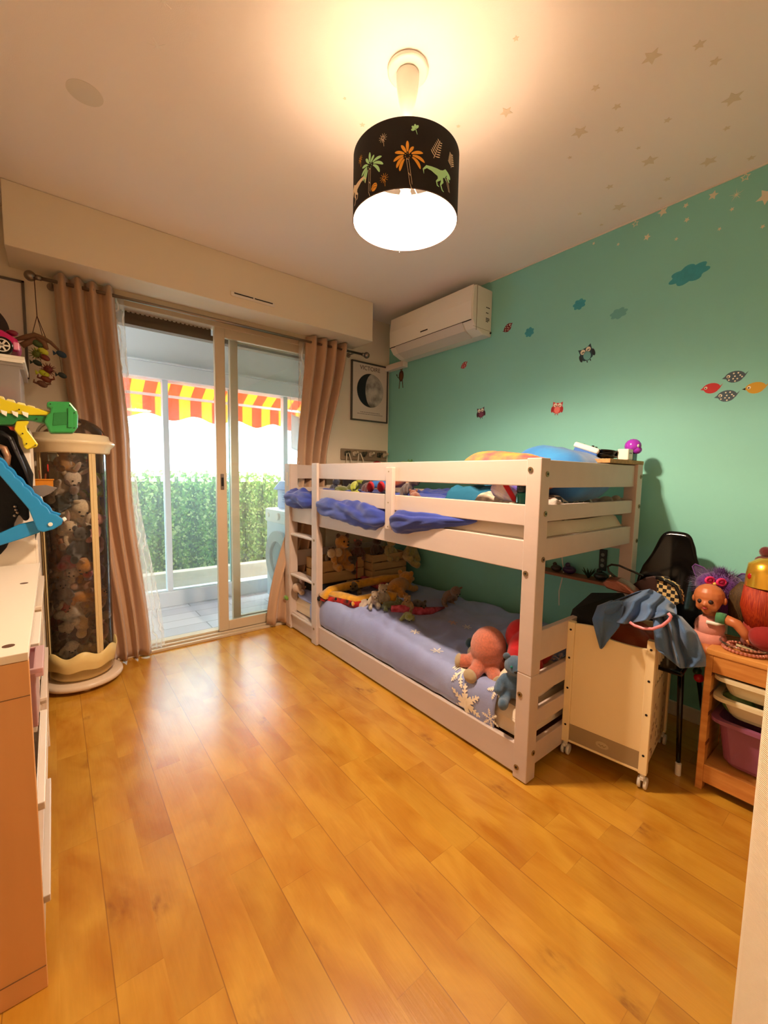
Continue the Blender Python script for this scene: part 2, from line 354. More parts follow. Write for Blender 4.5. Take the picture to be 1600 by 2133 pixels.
# outer glazing
og = MB(); og.bb(-1.2, 2.3, YO - .03, YO + .1, 0, .13); og.bb(-1.2, 2.3, YO - .05, YO + .12, 1.93, 2.05); og.bb(-1.2, 2.3, YO, YO + .1, 2.05, 2.5)
for x in (-.62, .745, 1.83): og.bb(x, x + .045, YO, YO + .07, .13, 1.93)
og.bb(-1.2, 2.3, YO - .06, YO + .02, 2.05, 2.065)
ow = og.build('window_2', M_aluw, kind='structure', bevel=.003)
for a, b_ in ((-1.15, -.62), (-.575, .745), (.79, 1.36), (1.875, 2.28)):
    MB().bb(a, b_, YO + .03, YO + .036, .13, 1.93).build('pane', M_vglass, ow)
for x in (1.30,):
    MB().bb(x, x + .03, YO + .035, YO + .06, .13, 1.93).build('sash_edge', mat('green_tint', srgb(120, 170, 165), .3), ow)
# low kerb, gravel and far ground
MB().bb(-6, 9, YO + .12, 30, -.12, -.03).build('ground', mat('gravel_ground', srgb(190, 175, 160), .95, col2=srgb(120, 108, 100), vscale=70, bump=.5, bscale=90), kind='structure')
kb = MB(); kb.bb(-3, 6, 4.62, 4.74, -.03, .14); kb.build('garden_kerb', mat('concrete', srgb(196, 180, 160), .9, var=.15, vscale=12, bump=.4, bscale=80), bevel=.006, label='low concrete kerb in front of the green hedge', cat='kerb')
gv = MB(); rr = random.Random(3)
for i in range(1500):
    x = rr.uniform(-.4, 3.2); y = rr.uniform(YO + .15, 4.6); s_ = rr.uniform(.006, .014)
    gv.sph((x, y, -.03 + s_ * .6), (s_, s_ * .8, s_ * .6), seg=6)
gv.build('gravel', mat('pale_gravel', srgb(226, 212, 200), .9), kind='stuff', label='pale gravel strewn between the glazing and the kerb', cat='gravel')
# hedge
hg = thing('hedge', 'tall dense green hedge beyond the veranda glazing', 'hedge', (1.2, 5.1, 0))
hv, hf = [], []
rr = random.Random(5)
for i in range(26000):
    x = rr.uniform(-1.2, 4.4); z = rr.uniform(.02, 1.145) if rr.random() < .93 else rr.uniform(1.1, 1.175)
    stripe = .5 + .5 * sin(x * 34 + 2.5 * ns(x, 0, 0, 3))
    if rr.random() > .35 + .65 * stripe: continue
    y = 4.98 + rr.uniform(-.06, .10) - .04 * stripe
    s_ = rr.uniform(.010, .022); a = rr.uniform(0, 6.28); e = rr.uniform(-1, 1)
    R_ = Euler((e, rr.uniform(-1, 1), a)).to_matrix(); b0 = len(hv)
    for q in ((-s_, 0, 0), (0, 0, -s_ * .7), (s_, 0, 0), (0, 0, s_ * 1.3)): hv.append(tuple(R_ @ Vector(q) + Vector((x, y, z))))
    hf.append((b0, b0 + 1, b0 + 2, b0 + 3))
me = bpy.data.meshes.new('foliage'); me.from_pydata(hv, [], hf); me.transform(wmat(hg).inverted())
M_leaf = translucent('leaf', srgb(132, 160, 84), .45); M_leaf2 = translucent('pale_leaf', srgb(196, 205, 130), .45)
me.materials.append(M_leaf); me.materials.append(M_leaf2)
for i, p_ in enumerate(me.polygons): p_.material_index = 1 if (i * 7919) % 10 < 3 else 0
ho = bpy.data.objects.new('foliage', me); COL.objects.link(ho); ho.parent = hg; ho['kind'] = 'stuff'
hb_ = MB()
for i in range(56):
    x = -1.2 + i * .1 + rr.uniform(-.02, .02); hb_.tube([(x, 5.12, 0), (x + rr.uniform(-.02, .02), 5.12, .6), (x, 5.12, 1.12)], .022, 6)
hb_.bb(-1.3, 4.4, 5.13, 5.15, 0, 1.06)
hb_.build('stems', mat('hedge_stem', srgb(70, 82, 46), .9, col2=srgb(120, 135, 70), vscale=30), hg)
# awning
aw = thing('awning', 'orange and yellow striped awning hanging outside the veranda', 'awning', (1, YO + .5, 1.8))
cols = [translucent('awning_orange', srgb(240, 110, 60), .75), translucent('awning_yellow', srgb(255, 186, 60), .75)]
ab = MB(); x = -1.2; i = 0
while x < 2.6:
    ab.mi = i % 2
    ab.grid(lambda u, v, x=x: (x + .105 * u, YO + .18 + .42 * v, 2.12 - .22 * v), 2, 6)
    x += .105; i += 1
ab.build('awning_roof', cols, aw, solid=.002)
ab = MB(); x = -1.2; i = 0
while x < 2.6:
    ab.mi = i % 2
    ab.grid(lambda u, v, x=x: (x + .105 * u, YO + .61 + .006 * sin((x + .105 * u) * 50), 1.90 - v * (.205 + .028 * sin(((x + .105 * u)) * 2 * pi / .42) - 0.0 * 0)), 6, 8)
    x += .105; i += 1
ab.build('scalloped_edge', cols, aw, solid=.002)
MB().cyl((-1.2, YO + .6, 1.9), (2.6, YO + .6, 1.9), .018).build('front_bar', M_aluw, aw)
# washing machine
wm = thing('washing_machine', 'white front-loading washing machine out on the veranda', 'washing machine', (1.86, 3.455, 0))
b = MB(); b.bb(1.56, 2.14, 3.165, 3.745, .02, .85); b.build('body', mat('washer_blue_white', srgb(198, 216, 232), .35), wm, bevel=.012)
b = MB(); b.bb(1.545, 1.5605, 3.175, 3.735, .73, .845); b.build('control_panel', mat('washer_panel', srgb(225, 228, 228), .3), wm, bevel=.004)
def ring(b, c, r0, r1, ax='x', t=.03, seg=40):
    vs = []
    for k in range(seg):
        a = 2 * pi * k / seg
        for (r, dx) in ((r0, 0), (r1, 0), (r1, -t), (r0, -t)):
            vs.append((c[0] + dx, c[1] + r * cos(a), c[2] + r * sin(a)))
    F = []
    for k in range(seg):
        a = k * 4; n = ((k + 1) % seg) * 4
        for j in range(4): F.append((a + j, a + (j + 1) % 4, n + (j + 1) % 4, n + j))
    b._add(vs, F)
dr = MB(); ring(dr, (1.5605, 3.44, .42), .15, .245, t=.04); drm = dr.build('porthole_door', mat('washer_ring', srgb(160, 168, 172), .3), wm, smooth=False, bevel=.006)
g_ = MB(); g_.sph((1.552, 3.44, .42), (.03, .152, .152), seg=28); g_.build('door_glass', mat('porthole_glass', srgb(120, 135, 145), .08), drm, smooth=True)
k_ = MB(); k_.cyl((1.552, 3.44, .79), (1.525, 3.44, .79), .032, seg=24); k_.build('dial', M_whitep, wm, bevel=.003)
k_ = MB(); k_.cyl((1.552, 3.66, .79), (1.535, 3.66, .79), .022, seg=20); k_.build('small_dial', M_whitep, wm)
# blue toy house / box on washer
bh = thing('blue_storage_box', 'pale blue plastic box with pitched lid on the washing machine', 'box', (1.86, 3.45, .85))
b = MB(); b.bb(1.64, 2.1, 3.25, 3.68, .851, 1.02); b.build('body', plastic(170, 186, 224), bh, bevel=.01)
b = MB(); b.prism([(3.22, 1.021), (3.71, 1.021), (3.56, 1.105), (3.36, 1.105)], 'x', 1.61, 2.13); b.build('lid', plastic(120, 150, 220), bh, bevel=.006)
b = MB()
for k in range(5): b.bb(1.634, 1.6395, 3.34, 3.56, .91 + k * .02, .918 + k * .02)
b.build('vent_slats', plastic(110, 135, 200), bh)
# white cloth hanging in veranda
def hang(p, w_, h_, name, M_, label, cat, ax='x'):
    b = MB(); b.grid(lambda u, v: (p[0] + w_ * u, p[1] + .012 * sin(u * 9) * (1 - v) + .02 * u, p[2] - h_ * v - .03 * sin(u * 2.5)), 12, 12)
    o = b.build(name, M_, solid=.003, smooth=True, label=label, cat=cat)
    b = MB()
    for dx in (.01, w_ - .01): b.tube([(p[0] + dx, p[1], p[2] - .005), (p[0] + dx, min(p[1] + .05, YO - .052), 1.96), (p[0] + dx, YO - .051, 1.97)], .0025, 6)
    b.build('cord', M_whitep, o); return o
hang((1.86, 3.84, 1.76), .19, .34, 'white_towel', translucent('towel', (.9, .9, .92), .6), 'white towel hanging by the veranda glazing', 'towel')
hang((1.97, 3.7, 1.50), .16, .36, 'cream_paper', translucent('cream_paper', (.95, .93, .8), .5), 'cream sheet hanging lower right of the white towel', 'sheet')

# ------------------------------------------------------------------ pendant lamp
LC = (.968, 1.135)
lp = thing('pendant_lamp', 'pendant lamp with black dinosaur print drum shade under the ceiling', 'lamp', (LC[0], LC[1], 2.02))
b = MB(); b.lathe([(0.001, 2.4995), (.062, 2.4995), (.066, 2.496), (.066, 2.488), (.060, 2.484), (.03, 2.484)], (LC[0], LC[1], 0)); b.build('ceiling_rose', M_whitep, lp, smooth=True)
b = MB(); b.lathe([(.03, 2.486), (.037, 2.480), (.037, 2.465), (.034, 2.43), (.026, 2.39), (.012, 2.352), (.004, 2.345), (.0005, 2.345)], (LC[0], LC[1], 0)); b.build('canopy_cup', M_whitep, lp, smooth=True)
b = MB(); b.cyl((*LC, 2.346), (*LC, 2.18), .0028, seg=10); b.build('cable', M_whitep, lp)
RS, ZB, ZT = .175, 2.02, 2.217
M_sho = mat('shade_black', srgb(22, 17, 15), .8, bump=.1, bscale=500)
M_shi = translucent('shade_lining', srgb(246, 236, 222), .05)
b = MB(); b.lathe([(RS, ZB), (RS, (ZB + ZT) / 2), (RS, ZT)], (*LC, 0), 96); shade = b.build('lamp_shade', M_sho, lp, smooth=True)
b = MB(); b.lathe([(RS - .0012, ZB), (RS - .0012, ZT)], (*LC, 0), 96); b.build('shade_lining', M_shi, shade, smooth=True)
b = MB(); b.tube([(LC[0] + (RS - .001) * cos(a), LC[1] + (RS - .001) * sin(a), ZB) for a in [2 * pi * k / 96 for k in range(96)]], .0016, 6, closed=True); b.build('rim', mat('shade_rim', srgb(70, 45, 40), .5), shade, smooth=True)
b = MB(); zs = 2.185
b.tube([(LC[0] + .022 * cos(a), LC[1] + .022 * sin(a), zs) for a in [2 * pi * k / 24 for k in range(24)]], .0018, 6, closed=True)
for k in range(3):
    a = 2 * pi * k / 3 + .5; b.tube([(LC[0] + .022 * cos(a), LC[1] + .022 * sin(a), zs), (LC[0] + .12 * cos(a), LC[1] + .12 * sin(a), zs - .004), (LC[0] + (RS - .003) * cos(a), LC[1] + (RS - .003) * sin(a), zs + .025)], .0018, 6)
b.tube([(LC[0] + (RS - .003) * cos(a), LC[1] + (RS - .003) * sin(a), ZT) for a in [2 * pi * k / 60 for k in range(60)]], .0016, 6, closed=True)
b.build('spider_frame', M_whitep, shade, smooth=True)
b = MB(); b.lathe([(.0005, 2.2), (.012, 2.198), (.02, 2.185), (.02, 2.14), (.017, 2.125), (.0005, 2.125)], (*LC, 0), 24); b.build('socket', M_whitep, lp, smooth=True)
M_bulb = mat('bulb_glow', (1, .80, .58), .5, emit=BULB_E)
b = MB(); b.lathe([(.0005, 2.030), (.012, 2.033), (.019, 2.043), (.021, 2.055), (.021, 2.10), (.019, 2.112), (.013, 2.124), (.0005, 2.1249)], (*LC, 0), 24); bulb = b.build('bulb', M_bulb, lp, smooth=True)
bulb.visible_shadow = True
lo.location = (LC[0], LC[1], 2.078); lo.name = 'bulb_light'
# the bulb mesh itself carries the light; the point lamp sits just around the same bulb
# prints on the shade: drawn in local shade coordinates (arc length, height)
CAM_A = math.atan2(-LC[1], -LC[0])
pr = MB()
def cylp(s_, z, off=.0012):
    a = CAM_A + s_ / RS; return (LC[0] + (RS + off) * cos(a), LC[1] + (RS + off) * sin(a), z)
def ribbon(pts, ws, mi, off=.0012):
    pr.mi = mi; n = len(pts); V = []
    for i, (a, z) in enumerate(pts):
        p0 = pts[max(i - 1, 0)]; p1 = pts[min(i + 1, n - 1)]; dx, dz = p1[0] - p0[0], p1[1] - p0[1]; l = math.hypot(dx, dz) or 1
        nx, nz = -dz / l, dx / l; w_ = ws[i]
        V.append((pr.bm.verts.new(cylp(a + nx * w_, z + nz * w_, off)), pr.bm.verts.new(cylp(a - nx * w_, z - nz * w_, off))))
    for A, B in zip(V, V[1:]):
        f = pr.bm.faces.new((A[0], A[1], B[1], B[0])); f.material_index = mi
def petal(c, ang, L_, wd, mi, bend=0, r0=.1):
    pts, ws = [], []
    for i in range(8):
        t = i / 7; a = ang + bend * t; pts.append((c[0] + cos(a) * L_ * (r0 + (1 - r0) * t), c[1] + sin(a) * L_ * (r0 + (1 - r0) * t)))
        ws.append(wd * (sin(pi * min(1, .12 + .86 * t)) ** .6) * (.5 + .5 * t) + .0002)
    ribbon(pts, ws, mi)
MINT, ORG, CRM, DRK = 0, 1, 2, 3
# directions: s positive runs to the image left or right depending on winding; sgn picks the right-hand side of the photo
SG = 1
def palm(s_, z, mi, sc=1, lean=0):
    for k, (an, ln, bd) in enumerate([(92, 1.0, 0), (118, .85, .1), (62, .75, -.1), (150, .95, .25), (28, 1.15, -.25), (178, 1.05, .35), (5, 1.3, -.35), (200, 1.1, .45), (-15, 1.25, -.45), (225, 1.15, .3)]):
        petal((s_, z), radians(an), .030 * ln * sc, .0042 * sc, mi, bd, .28)
    for k in range(7):
        a = k * 2 * pi / 7; petal((s_ + .004 * sc * cos(a), z + .004 * sc * sin(a)), a, .003, .0012, mi)
    for dx in (-.0035, .0035):
        ribbon([(s_ + dx * sc * .7 + lean * t, z - .008 - .052 * sc * t) for t in (0, .33, .66, 1)], [.0005] * 4, CRM)
    for t in (.02, .55, 1): ribbon([(s_ - .0025 + lean * t, z - .008 - .052 * sc * t), (s_ + .0025 + lean * t, z - .008 - .062 * sc * t)], [.0006] * 2, CRM)
def burst(s_, z, mi, r=.012):
    for k in range(11):
        a = 2 * pi * k / 11; ribbon([(s_ + r * .2 * cos(a), z + r * .2 * sin(a)), (s_ + r * cos(a), z + r * sin(a))], [.0006, .0004], mi)
    ribbon([(s_, z - .004), (s_ + .003, z - .013), (s_ + .004, z - .024)], [.0005] * 3, mi)
def fern(s_, z, mi, ang, L_=.05):
    ca, sa = cos(ang), sin(ang); ribbon([(s_ + ca * L_ * t, z + sa * L_ * t) for t in (0, .5, 1)], [.0008] * 3, mi)
    for k in range(7):
        t = .12 + k * .13; c = (s_ + ca * L_ * t, z + sa * L_ * t); ln = .019 * (1 - .55 * t)
        petal(c, ang + 1.2, ln * 1.1, .0014, mi, -.15); petal(c, ang - 1.2, ln * 1.1, .0014, mi, .15)
def blob(s_, z, rx, rz, mi, ang=0, off=.0012):
    n = 10; pts = []; ws = []
    for i in range(n + 1):
        t = -1 + 2 * i / n; pts.append((s_ + rx * t * cos(ang), z + rx * t * sin(ang))); ws.append(rz * math.sqrt(max(0, 1 - t * t)) + .0001)
    ribbon(pts, ws, mi, off)
def dino(s_, z, mi, f=1):
    ribbon([(s_ - f * .058, z - .014), (s_ - f * .060, z - .002), (s_ - f * .050, z + .007), (s_ - f * .034, z + .006), (s_ - f * .016, z + .003), (s_, z + .001), (s_ + f * .014, z + .008), (s_ + f * .022, z + .016), (s_ + f * .032, z + .014)], [.0004, .0022, .0042, .006, .0095, .0115, .0095, .0085, .0055], mi)
    blob(s_ + f * .034, z + .011, .0115, .0068, mi, -f * .5); ribbon([(s_ + f * .026, z + .006), (s_ + f * .035, z - .002), (s_ + f * .040, z - .006)], [.004, .003, .001], mi)
    ribbon([(s_ + f * .016, z + .002), (s_ + f * .022, z - .006), (s_ + f * .027, z - .009)], [.0022, .0014, .0006], mi)
    ribbon([(s_ + f * .001, z - .004), (s_ + f * .007, z - .018), (s_ + f * .001, z - .028), (s_ + f * .008, z - .041), (s_ + f * .015, z - .043)], [.008, .0055, .0026, .002, .001], mi)
    ribbon([(s_ - f * .006, z - .004), (s_ - f * .006, z - .016), (s_ - f * .015, z - .024), (s_ - f * .012, z - .034), (s_ - f * .005, z - .036)], [.007, .0045, .0024, .002, .001], mi)
def egg(s_, z, mi):
    blob(s_, z, .0125, .0095, mi, .9); 
    for d in (-.004, .003): ribbon([(s_ - .009, z + d - .003), (s_, z + d + .004), (s_ + .009, z + d + .002)], [.0006] * 3, DRK, .0017)
def ginkgo(s_, z, mi):
    for an in (100, 150, 195, 55): petal((s_, z), radians(an), .0135, .0045, mi, 0, .1)
    ribbon([(s_, z), (s_ + .003, z - .008), (s_ + .005, z - .014)], [.0012, .0008, .0005], mi)
# place motifs; photo-left is negative s when SG handled
def S(x): return x
for turn in (0, .62):
    o_ = pi * RS if turn else 0
    palm(-.118 + o_, 2.108, MINT, 1.28, -.001); palm(.004 + o_, 2.108, ORG, 1.36, .012)
    burst(-.072 + o_, 2.168, CRM, .013); burst(-.066 + o_, 2.055, ORG, .014); egg(-.100 + o_, 2.040, ORG); ginkgo(.026 + o_, 2.182, MINT)
    fern(.085 + o_, 2.115, CRM, 1.2, .06); dino(.112 + o_, 2.078, MINT); fern(.160 + o_, 2.12, mi=CRM, ang=1.6, L_=.04)
    dino(-.195 + o_, 2.08, CRM, -1); burst(-.165 + o_, 2.15, ORG)
for t in range(3):
    ribbon([(.135 + .004 * t, 2.075 + .004 * t), (.150 + .003 * t, 2.045)], [.0006, .0004], CRM)
me_print = pr.build('shade_print', [mat('print_mint', srgb(190, 252, 190), .7), mat('print_orange', srgb(255, 180, 60), .7), mat('print_cream', srgb(255, 232, 200), .7), M_sho], shade)

# ------------------------------------------------------------------ air conditioner
ac = thing('air_conditioner', 'white wall-mounted air conditioner high in the teal corner', 'air conditioner', (2.3, 2.3, 2.16))
pf = [(2.398, 2.43), (2.23, 2.43), (2.205, 2.415), (2.195, 2.32), (2.20, 2.20), (2.235, 2.155), (2.31, 2.125), (2.398, 2.125)]
b = MB(); b.prism(pf, 'y', 1.875, 2.735); b.build('casing', mat('ac_white', srgb(236, 230, 216), .35), ac, bevel=.008, seg=3)
b = MB(); b.prism([(2.204, 2.424), (2.190, 2.32), (2.194, 2.202), (2.2005, 2.202), (2.196, 2.32), (2.21, 2.424)], 'y', 1.88, 2.73); b.build('front_panel', mat('ac_panel', srgb(240, 234, 220), .25), ac, bevel=.002)
b = MB(); b.prism([(2.192, 2.198), (2.225, 2.150), (2.30, 2.118), (2.303, 2.123), (2.232, 2.158), (2.2, 2.2)], 'y', 1.96, 2.66); b.build('louvre', mat('ac_louvre', srgb(214, 206, 194), .35), ac, bevel=.001)
b = MB(); b.bb(2.1912, 2.1990, 1.884, 2.726, 2.1975, 2.2010); b.build('panel_gap', M_dark, ac)
b = MB(); b.bb(2.206, 2.396, 1.8735, 1.8748, 2.16, 2.1615); b.prism([(2.236, 2.14), (2.240, 2.14), (2.240, 2.425), (2.236, 2.425)], 'y', 1.8735, 1.8748); b.build('side_seam', flat('ac_seam', 150, 130, 104), ac)
b = MB(); b.bb(2.1895, 2.1925, 2.29, 2.365, 2.235, 2.242); b.build('maker_mark', M_dark, ac)
b = MB()
for z_, n_ in ((2.305, 3), (2.27, 2), (2.235, 3), (2.225, 3), (2.215, 2)):
    for k in range(n_): b.bb(2.335 + k * .013, 2.344 + k * .013, 1.8735, 1.8748, z_, z_ + .006)
b.build('rating_label', M_dark, ac)
b = MB(); b.cyl((2.385, 1.874, 2.15), (2.385, 1.868, 2.15), .006); b.build('screw', M_dark, ac)

# ------------------------------------------------------------------ stickers
def star(c, r, kind='star'):
    """2D outline"""
    if kind == 'star':
        return [[(c[0] + (r if k % 2 == 0 else r * .48) * sin(pi * k / 5 + c[0] * 9), c[1] + (r if k % 2 == 0 else r * .48) * cos(pi * k / 5 + c[0] * 9)) for k in range(10)]]
    if kind == 'burst':
        return [[(c[0] + (r * (1 if k % 4 == 0 else .6) if k % 2 == 0 else r * .13) * sin(pi * k / 10), c[1] + (r * (1 if k % 4 == 0 else .6) if k % 2 == 0 else r * .13) * cos(pi * k / 10)) for k in range(20)]]
M_star = flat('pale_star', 232, 226, 200); M_cstar = flat('ceiling_star', 232, 216, 192); M_cstar2 = flat('bright_ceiling_star', 250, 244, 236)
def wall_star(u, v, px, kind='star'):
    p = at(u, v, x=W); r = px * .5 * (p - CAMP).dot(FW) / FPX
    b = MB()
    if kind == 'outline':
        n = 10; o_ = star((p.y, p.z), r)[0]; i_ = star((p.y, p.z), r)[0]; i_ = [(p.y + (a - p.y) * .6, p.z + (c - p.z) * .6) for a, c in i_]
        vs = [(W - .0008, a, c) for a, c in o_] + [(W - .0008, a, c) for a, c in i_]
        b._add(vs, [(k, (k + 1) % n, n + (k + 1) % n, n + k) for k in range(n)])
    else: b.prism(star((p.y, p.z), r, 'burst' if kind == 'burst' else 'star')[0], 'x', W - .0008, W - .0002)
    return b
wl = [(1553, 369, 17, 'outline', 'outlined white star sticker, the right one of the two hollow stars'), (1597, 408, 32, 'star', 'largest white star sticker at the right edge of the teal wall'),
      (1486, 407, 17, 'star', 'white star sticker beside the starburst on the teal wall'), (1534, 406, 24, 'burst', 'white starburst sticker with thin rays on the teal wall'),
      (1429, 428, 10, 'star', None), (1525, 436, 8, 'star', None), (1381, 441, 18, 'star', 'white star sticker nearest the ceiling edge left of the smaller ones'),
      (1324, 466, 13, 'outline', 'outlined white star sticker, the left one of the two hollow stars'), (1431, 458, 10, 'star', None), (1348, 494, 13, 'star', 'white star sticker just below the left hollow star'),
      (1499, 477, 7, 'star', None), (1589, 472, 8, 'star', None), (1409, 498, 7, 'star', None), (1288, 509, 6, 'star', None), (1237, 507, 6, 'star', None)]
for u, v, px, k, lb in wl:
    wall_star(u, v, px * 1.1, k).build('star_sticker', M_star, label=lb or 'tiny white dot-like star sticker scattered high on the teal wall', cat='sticker', group='star stickers on the teal wall' if lb else 'tiny star stickers on the teal wall')
cs = [(1358, 118, 34), (1457, 93, 22), (1490, 128, 20), (1241, 183, 16), (1285, 222, 16), (1527, 205, 34), (1391, 250, 14), (1514, 267, 13), (1208, 275, 30), (1291, 270, 16), (1353, 335, 28), (1477, 336, 28), (1565, 329, 14), (1390, 373, 13), (1270, 389, 14), (1290, 431, 24), (1208, 445, 10), (1253, 468, 8), (1375, 413, 8), (1187, 328, 8), (1055, 233, 24), (955, 263, 8), (1075, 80, 12), (1330, 308, 9), (755, 260, 11), (718, 205, 7)]
for u, v, px in cs:
    p = at(u, v, z=H); r = px * .5 * (p - CAMP).dot(FW) / FPX * 1.15
    b = MB(); b.prism(star((p.x, p.y), r)[0], 'z', H - .001, H - .0002)
    big = px >= 24
    b.build('ceiling_star', M_cstar, label='larger beige star sticker on the ceiling right of the lamp' if big else 'small beige star sticker on the ceiling', cat='sticker', group='large ceiling stars' if big else 'small ceiling stars')
for u, v, px, lb in ((329, 97, 30, 'white starburst sticker on the ceiling left of the lamp'), (340, 2, 26, 'white starburst sticker cut by the top edge of the photo')):
    p = at(u, v, z=H); r = px * .5 * (p - CAMP).dot(FW) / FPX * 1.3
    MB().prism(star((p.x, p.y), r, 'burst')[0], 'z', H - .001, H - .0002).build('starburst_sticker', M_cstar2, label=lb, cat='sticker')
p = at(177, 194, z=H); b = MB(); b.cyl((p.x, p.y, H - .001), (p.x, p.y, H - .0002), .055, seg=32); b.build('round_ceiling_patch', flat('patch', 232, 222, 208), label='faint round patch on the ceiling at upper left', cat='patch')
# clouds
def cloud(u, v, wpx, hpx, lb, c, rot=0):
    p = at(u, v, x=W); s_ = (p - CAMP).dot(FW) / FPX * .88; pts = []
    n = 40
    for k in range(n):
        a = 2 * pi * k / n; rr_ = 1 + .30 * abs(sin(a * 3.5 + u)) - .15
        y_, z_ = -cos(a) * wpx / 2 * s_ * rr_, sin(a) * hpx / 2 * s_ * rr_
        pts.append((p.y + y_ * cos(rot) - z_ * sin(rot), p.z + y_ * sin(rot) + z_ * cos(rot)))
    MB().prism(pts, 'x', W - .0008, W - .0002).build('cloud_decal', c, label=lb, cat='sticker', group='painted clouds on the teal wall')
cb = mat('cloud_blue', srgb(66, 168, 184), .8, var=.12, vscale=40); cb2 = flat('cloud_faint', 104, 178, 176)
cloud(1435, 571, 74, 38, 'large blue cloud on the teal wall, nearest the stars', cb, -.12)
cloud(1207, 634, 28, 22, 'blue cloud on the teal wall above the dark owl', cb, -.1)
cloud(1103, 692, 22, 20, 'small blue cloud right of the maroon spotted bird', cb, -.1)
cloud(1289, 653, 36, 22, 'very faint blue cloud right of the darker cloud', cb2, -.1)
def owl(u, v, sc, body, belly, wing, lb, tilt=0):
    p = at(u, v, x=W); o = thing('owl_sticker', lb, 'sticker', (W, p.y, p.z), (0, 0, 0), 'owl stickers on the teal wall')
    o.rotation_euler = (tilt, 0, 0); s_ = sc
    def E(a, b_, ra, rb, t, n=20): return [(-(a + ra * cos(2 * pi * k / n)) * s_, (b_ + rb * sin(2 * pi * k / n)) * s_) for k in range(n)], t
    def put(nm, pts, t, M_): MB().prism(pts, 'x', -.0004 - t, -.0002 - t).build(nm, M_, o, local=True)
    pts = [(-a * s_, b_ * s_) for a, b_ in ((-.42, .5), (-.2, .4), (.2, .4), (.42, .5), (.4, .2), (.42, -.1), (.3, -.36), (0, -.46), (-.3, -.36), (-.42, -.1), (-.4, .2))]
    put('body', pts, 0, body)
    q, t = E(0, -.12, .24, .3, .0003); put('belly', q, t, belly)
    for sg in (-1, 1):
        q, t = E(sg * .18, .22, .16, .16, .0003); put('eye', q, t, M_star); q, t = E(sg * .18, .19, .10, .03, .0006); put('eyelid', q, t, body)
        q, t = E(sg * .42, -.12, .1, .24, .0003); put('wing', q, t, wing)
        put('foot', [(-a * s_, b_ * s_) for a, b_ in ((sg * .08, -.44), (sg * .14, -.44), (sg * .14, -.56), (sg * .08, -.56))], .0002, wing)
owl(1161, 850, .075, flat('owl_red', 190, 40, 40), flat('owl_pink', 226, 120, 110), flat('owl_deepred', 160, 20, 24), 'red owl sticker with closed eyes on the teal wall', .1)
owl(1002, 860, .075, flat('owl_plum', 82, 32, 54), flat('owl_plum2', 120, 56, 80), flat('owl_plum3', 54, 16, 34), 'plum owl sticker left of the red owl', -.12)
owl(1222, 737, .088, flat('owl_navy', 18, 62, 74), flat('owl_teal', 110, 180, 176), flat('owl_ink', 14, 36, 46), 'dark teal owl sticker leaning, above the red owl', -.35)
def bird(u, v, L_, M_, lb, left=True, dots=True, tilt=0, beak=None):
    L_ *= 1.0 if left else 1.4
    p = at(u, v, x=W); f = 1 if left else -1; o = thing('bird_sticker', lb, 'sticker', (W, p.y, p.z), (tilt, 0, 0), 'bird stickers on the teal wall')
    pts = []
    for k in range(17): 
        a = pi * .08 + k * (2 * pi - .75) / 16; pts.append((-f * cos(a + pi - .35 + .35) * -.42, sin(a) * .30))
    out = [(-.5, -.02)] + [(-.40 * cos(t) if t < pi else -.40 * cos(t), .28 * sin(t)) for t in [.25 + k * (pi - .55) / 8 for k in range(9)]] + [(.5, .20), (.36, -.06)] + [(.34 * cos(t), -.27 * sin(t)) for t in [.35 + k * (pi - .6) / 8 for k in range(9)]]
    MB().prism([(-f * a * L_, b_ * L_) for a, b_ in out], 'x', -.0004, -.0002).build('body', M_, o, local=True)
    def C(a, b_, r, nm, MM, t=.0003): MB().prism([(-f * (a + r * cos(k * pi / 6)) * L_, (b_ + r * sin(k * pi / 6)) * L_) for k in range(12)], 'x', -.0004 - t, -.0002 - t).build(nm, MM, o, local=True)
    C(-.25, .05, .075, 'eye', M_star); C(-.26, .035, .035, 'pupil', M_dark, .0006)
    if dots:
        for a, b_ in ((-.05, .17), (.12, .17), (0, .03), (.2, .05), (-.06, -.08), (.1, -.1), (.02, -.2), (-.22, -.12), (.27, -.03)): C(a, b_, .035, 'dot', M_star)
    if beak: MB().prism([(-f * a * L_, b_ * L_) for a, b_ in ((-.38, .06), (-.52, .0), (-.38, -.06))], 'x', -.0007, -.0005).build('beak', beak, o, local=True)
slate = flat('bird_slate', 62, 84, 96)
bird(1482, 809, .085, flat('bird_red', 190, 24, 24), 'red bird sticker facing left, leftmost of the four birds', True, False)
bird(1531, 785, .092, slate, 'slate spotted bird sticker, topmost of the four birds')
bird(1514, 825, .092, slate, 'slate spotted bird sticker, lowest of the four birds')
bird(1574, 808, .088, flat('bird_yellow', 206, 160, 30), 'yellow bird sticker, rightmost of the four birds', True, False, 0, M_dark)
bird(1058, 683, .062, flat('bird_maroon', 110, 24, 44), 'maroon spotted bird sticker just right of the air conditioner', False, True, -.6)
bird(967, 761, .055, flat('bird_crimson', 160, 28, 50), 'crimson spotted bird sticker below the air conditioner', False, True, -.6)
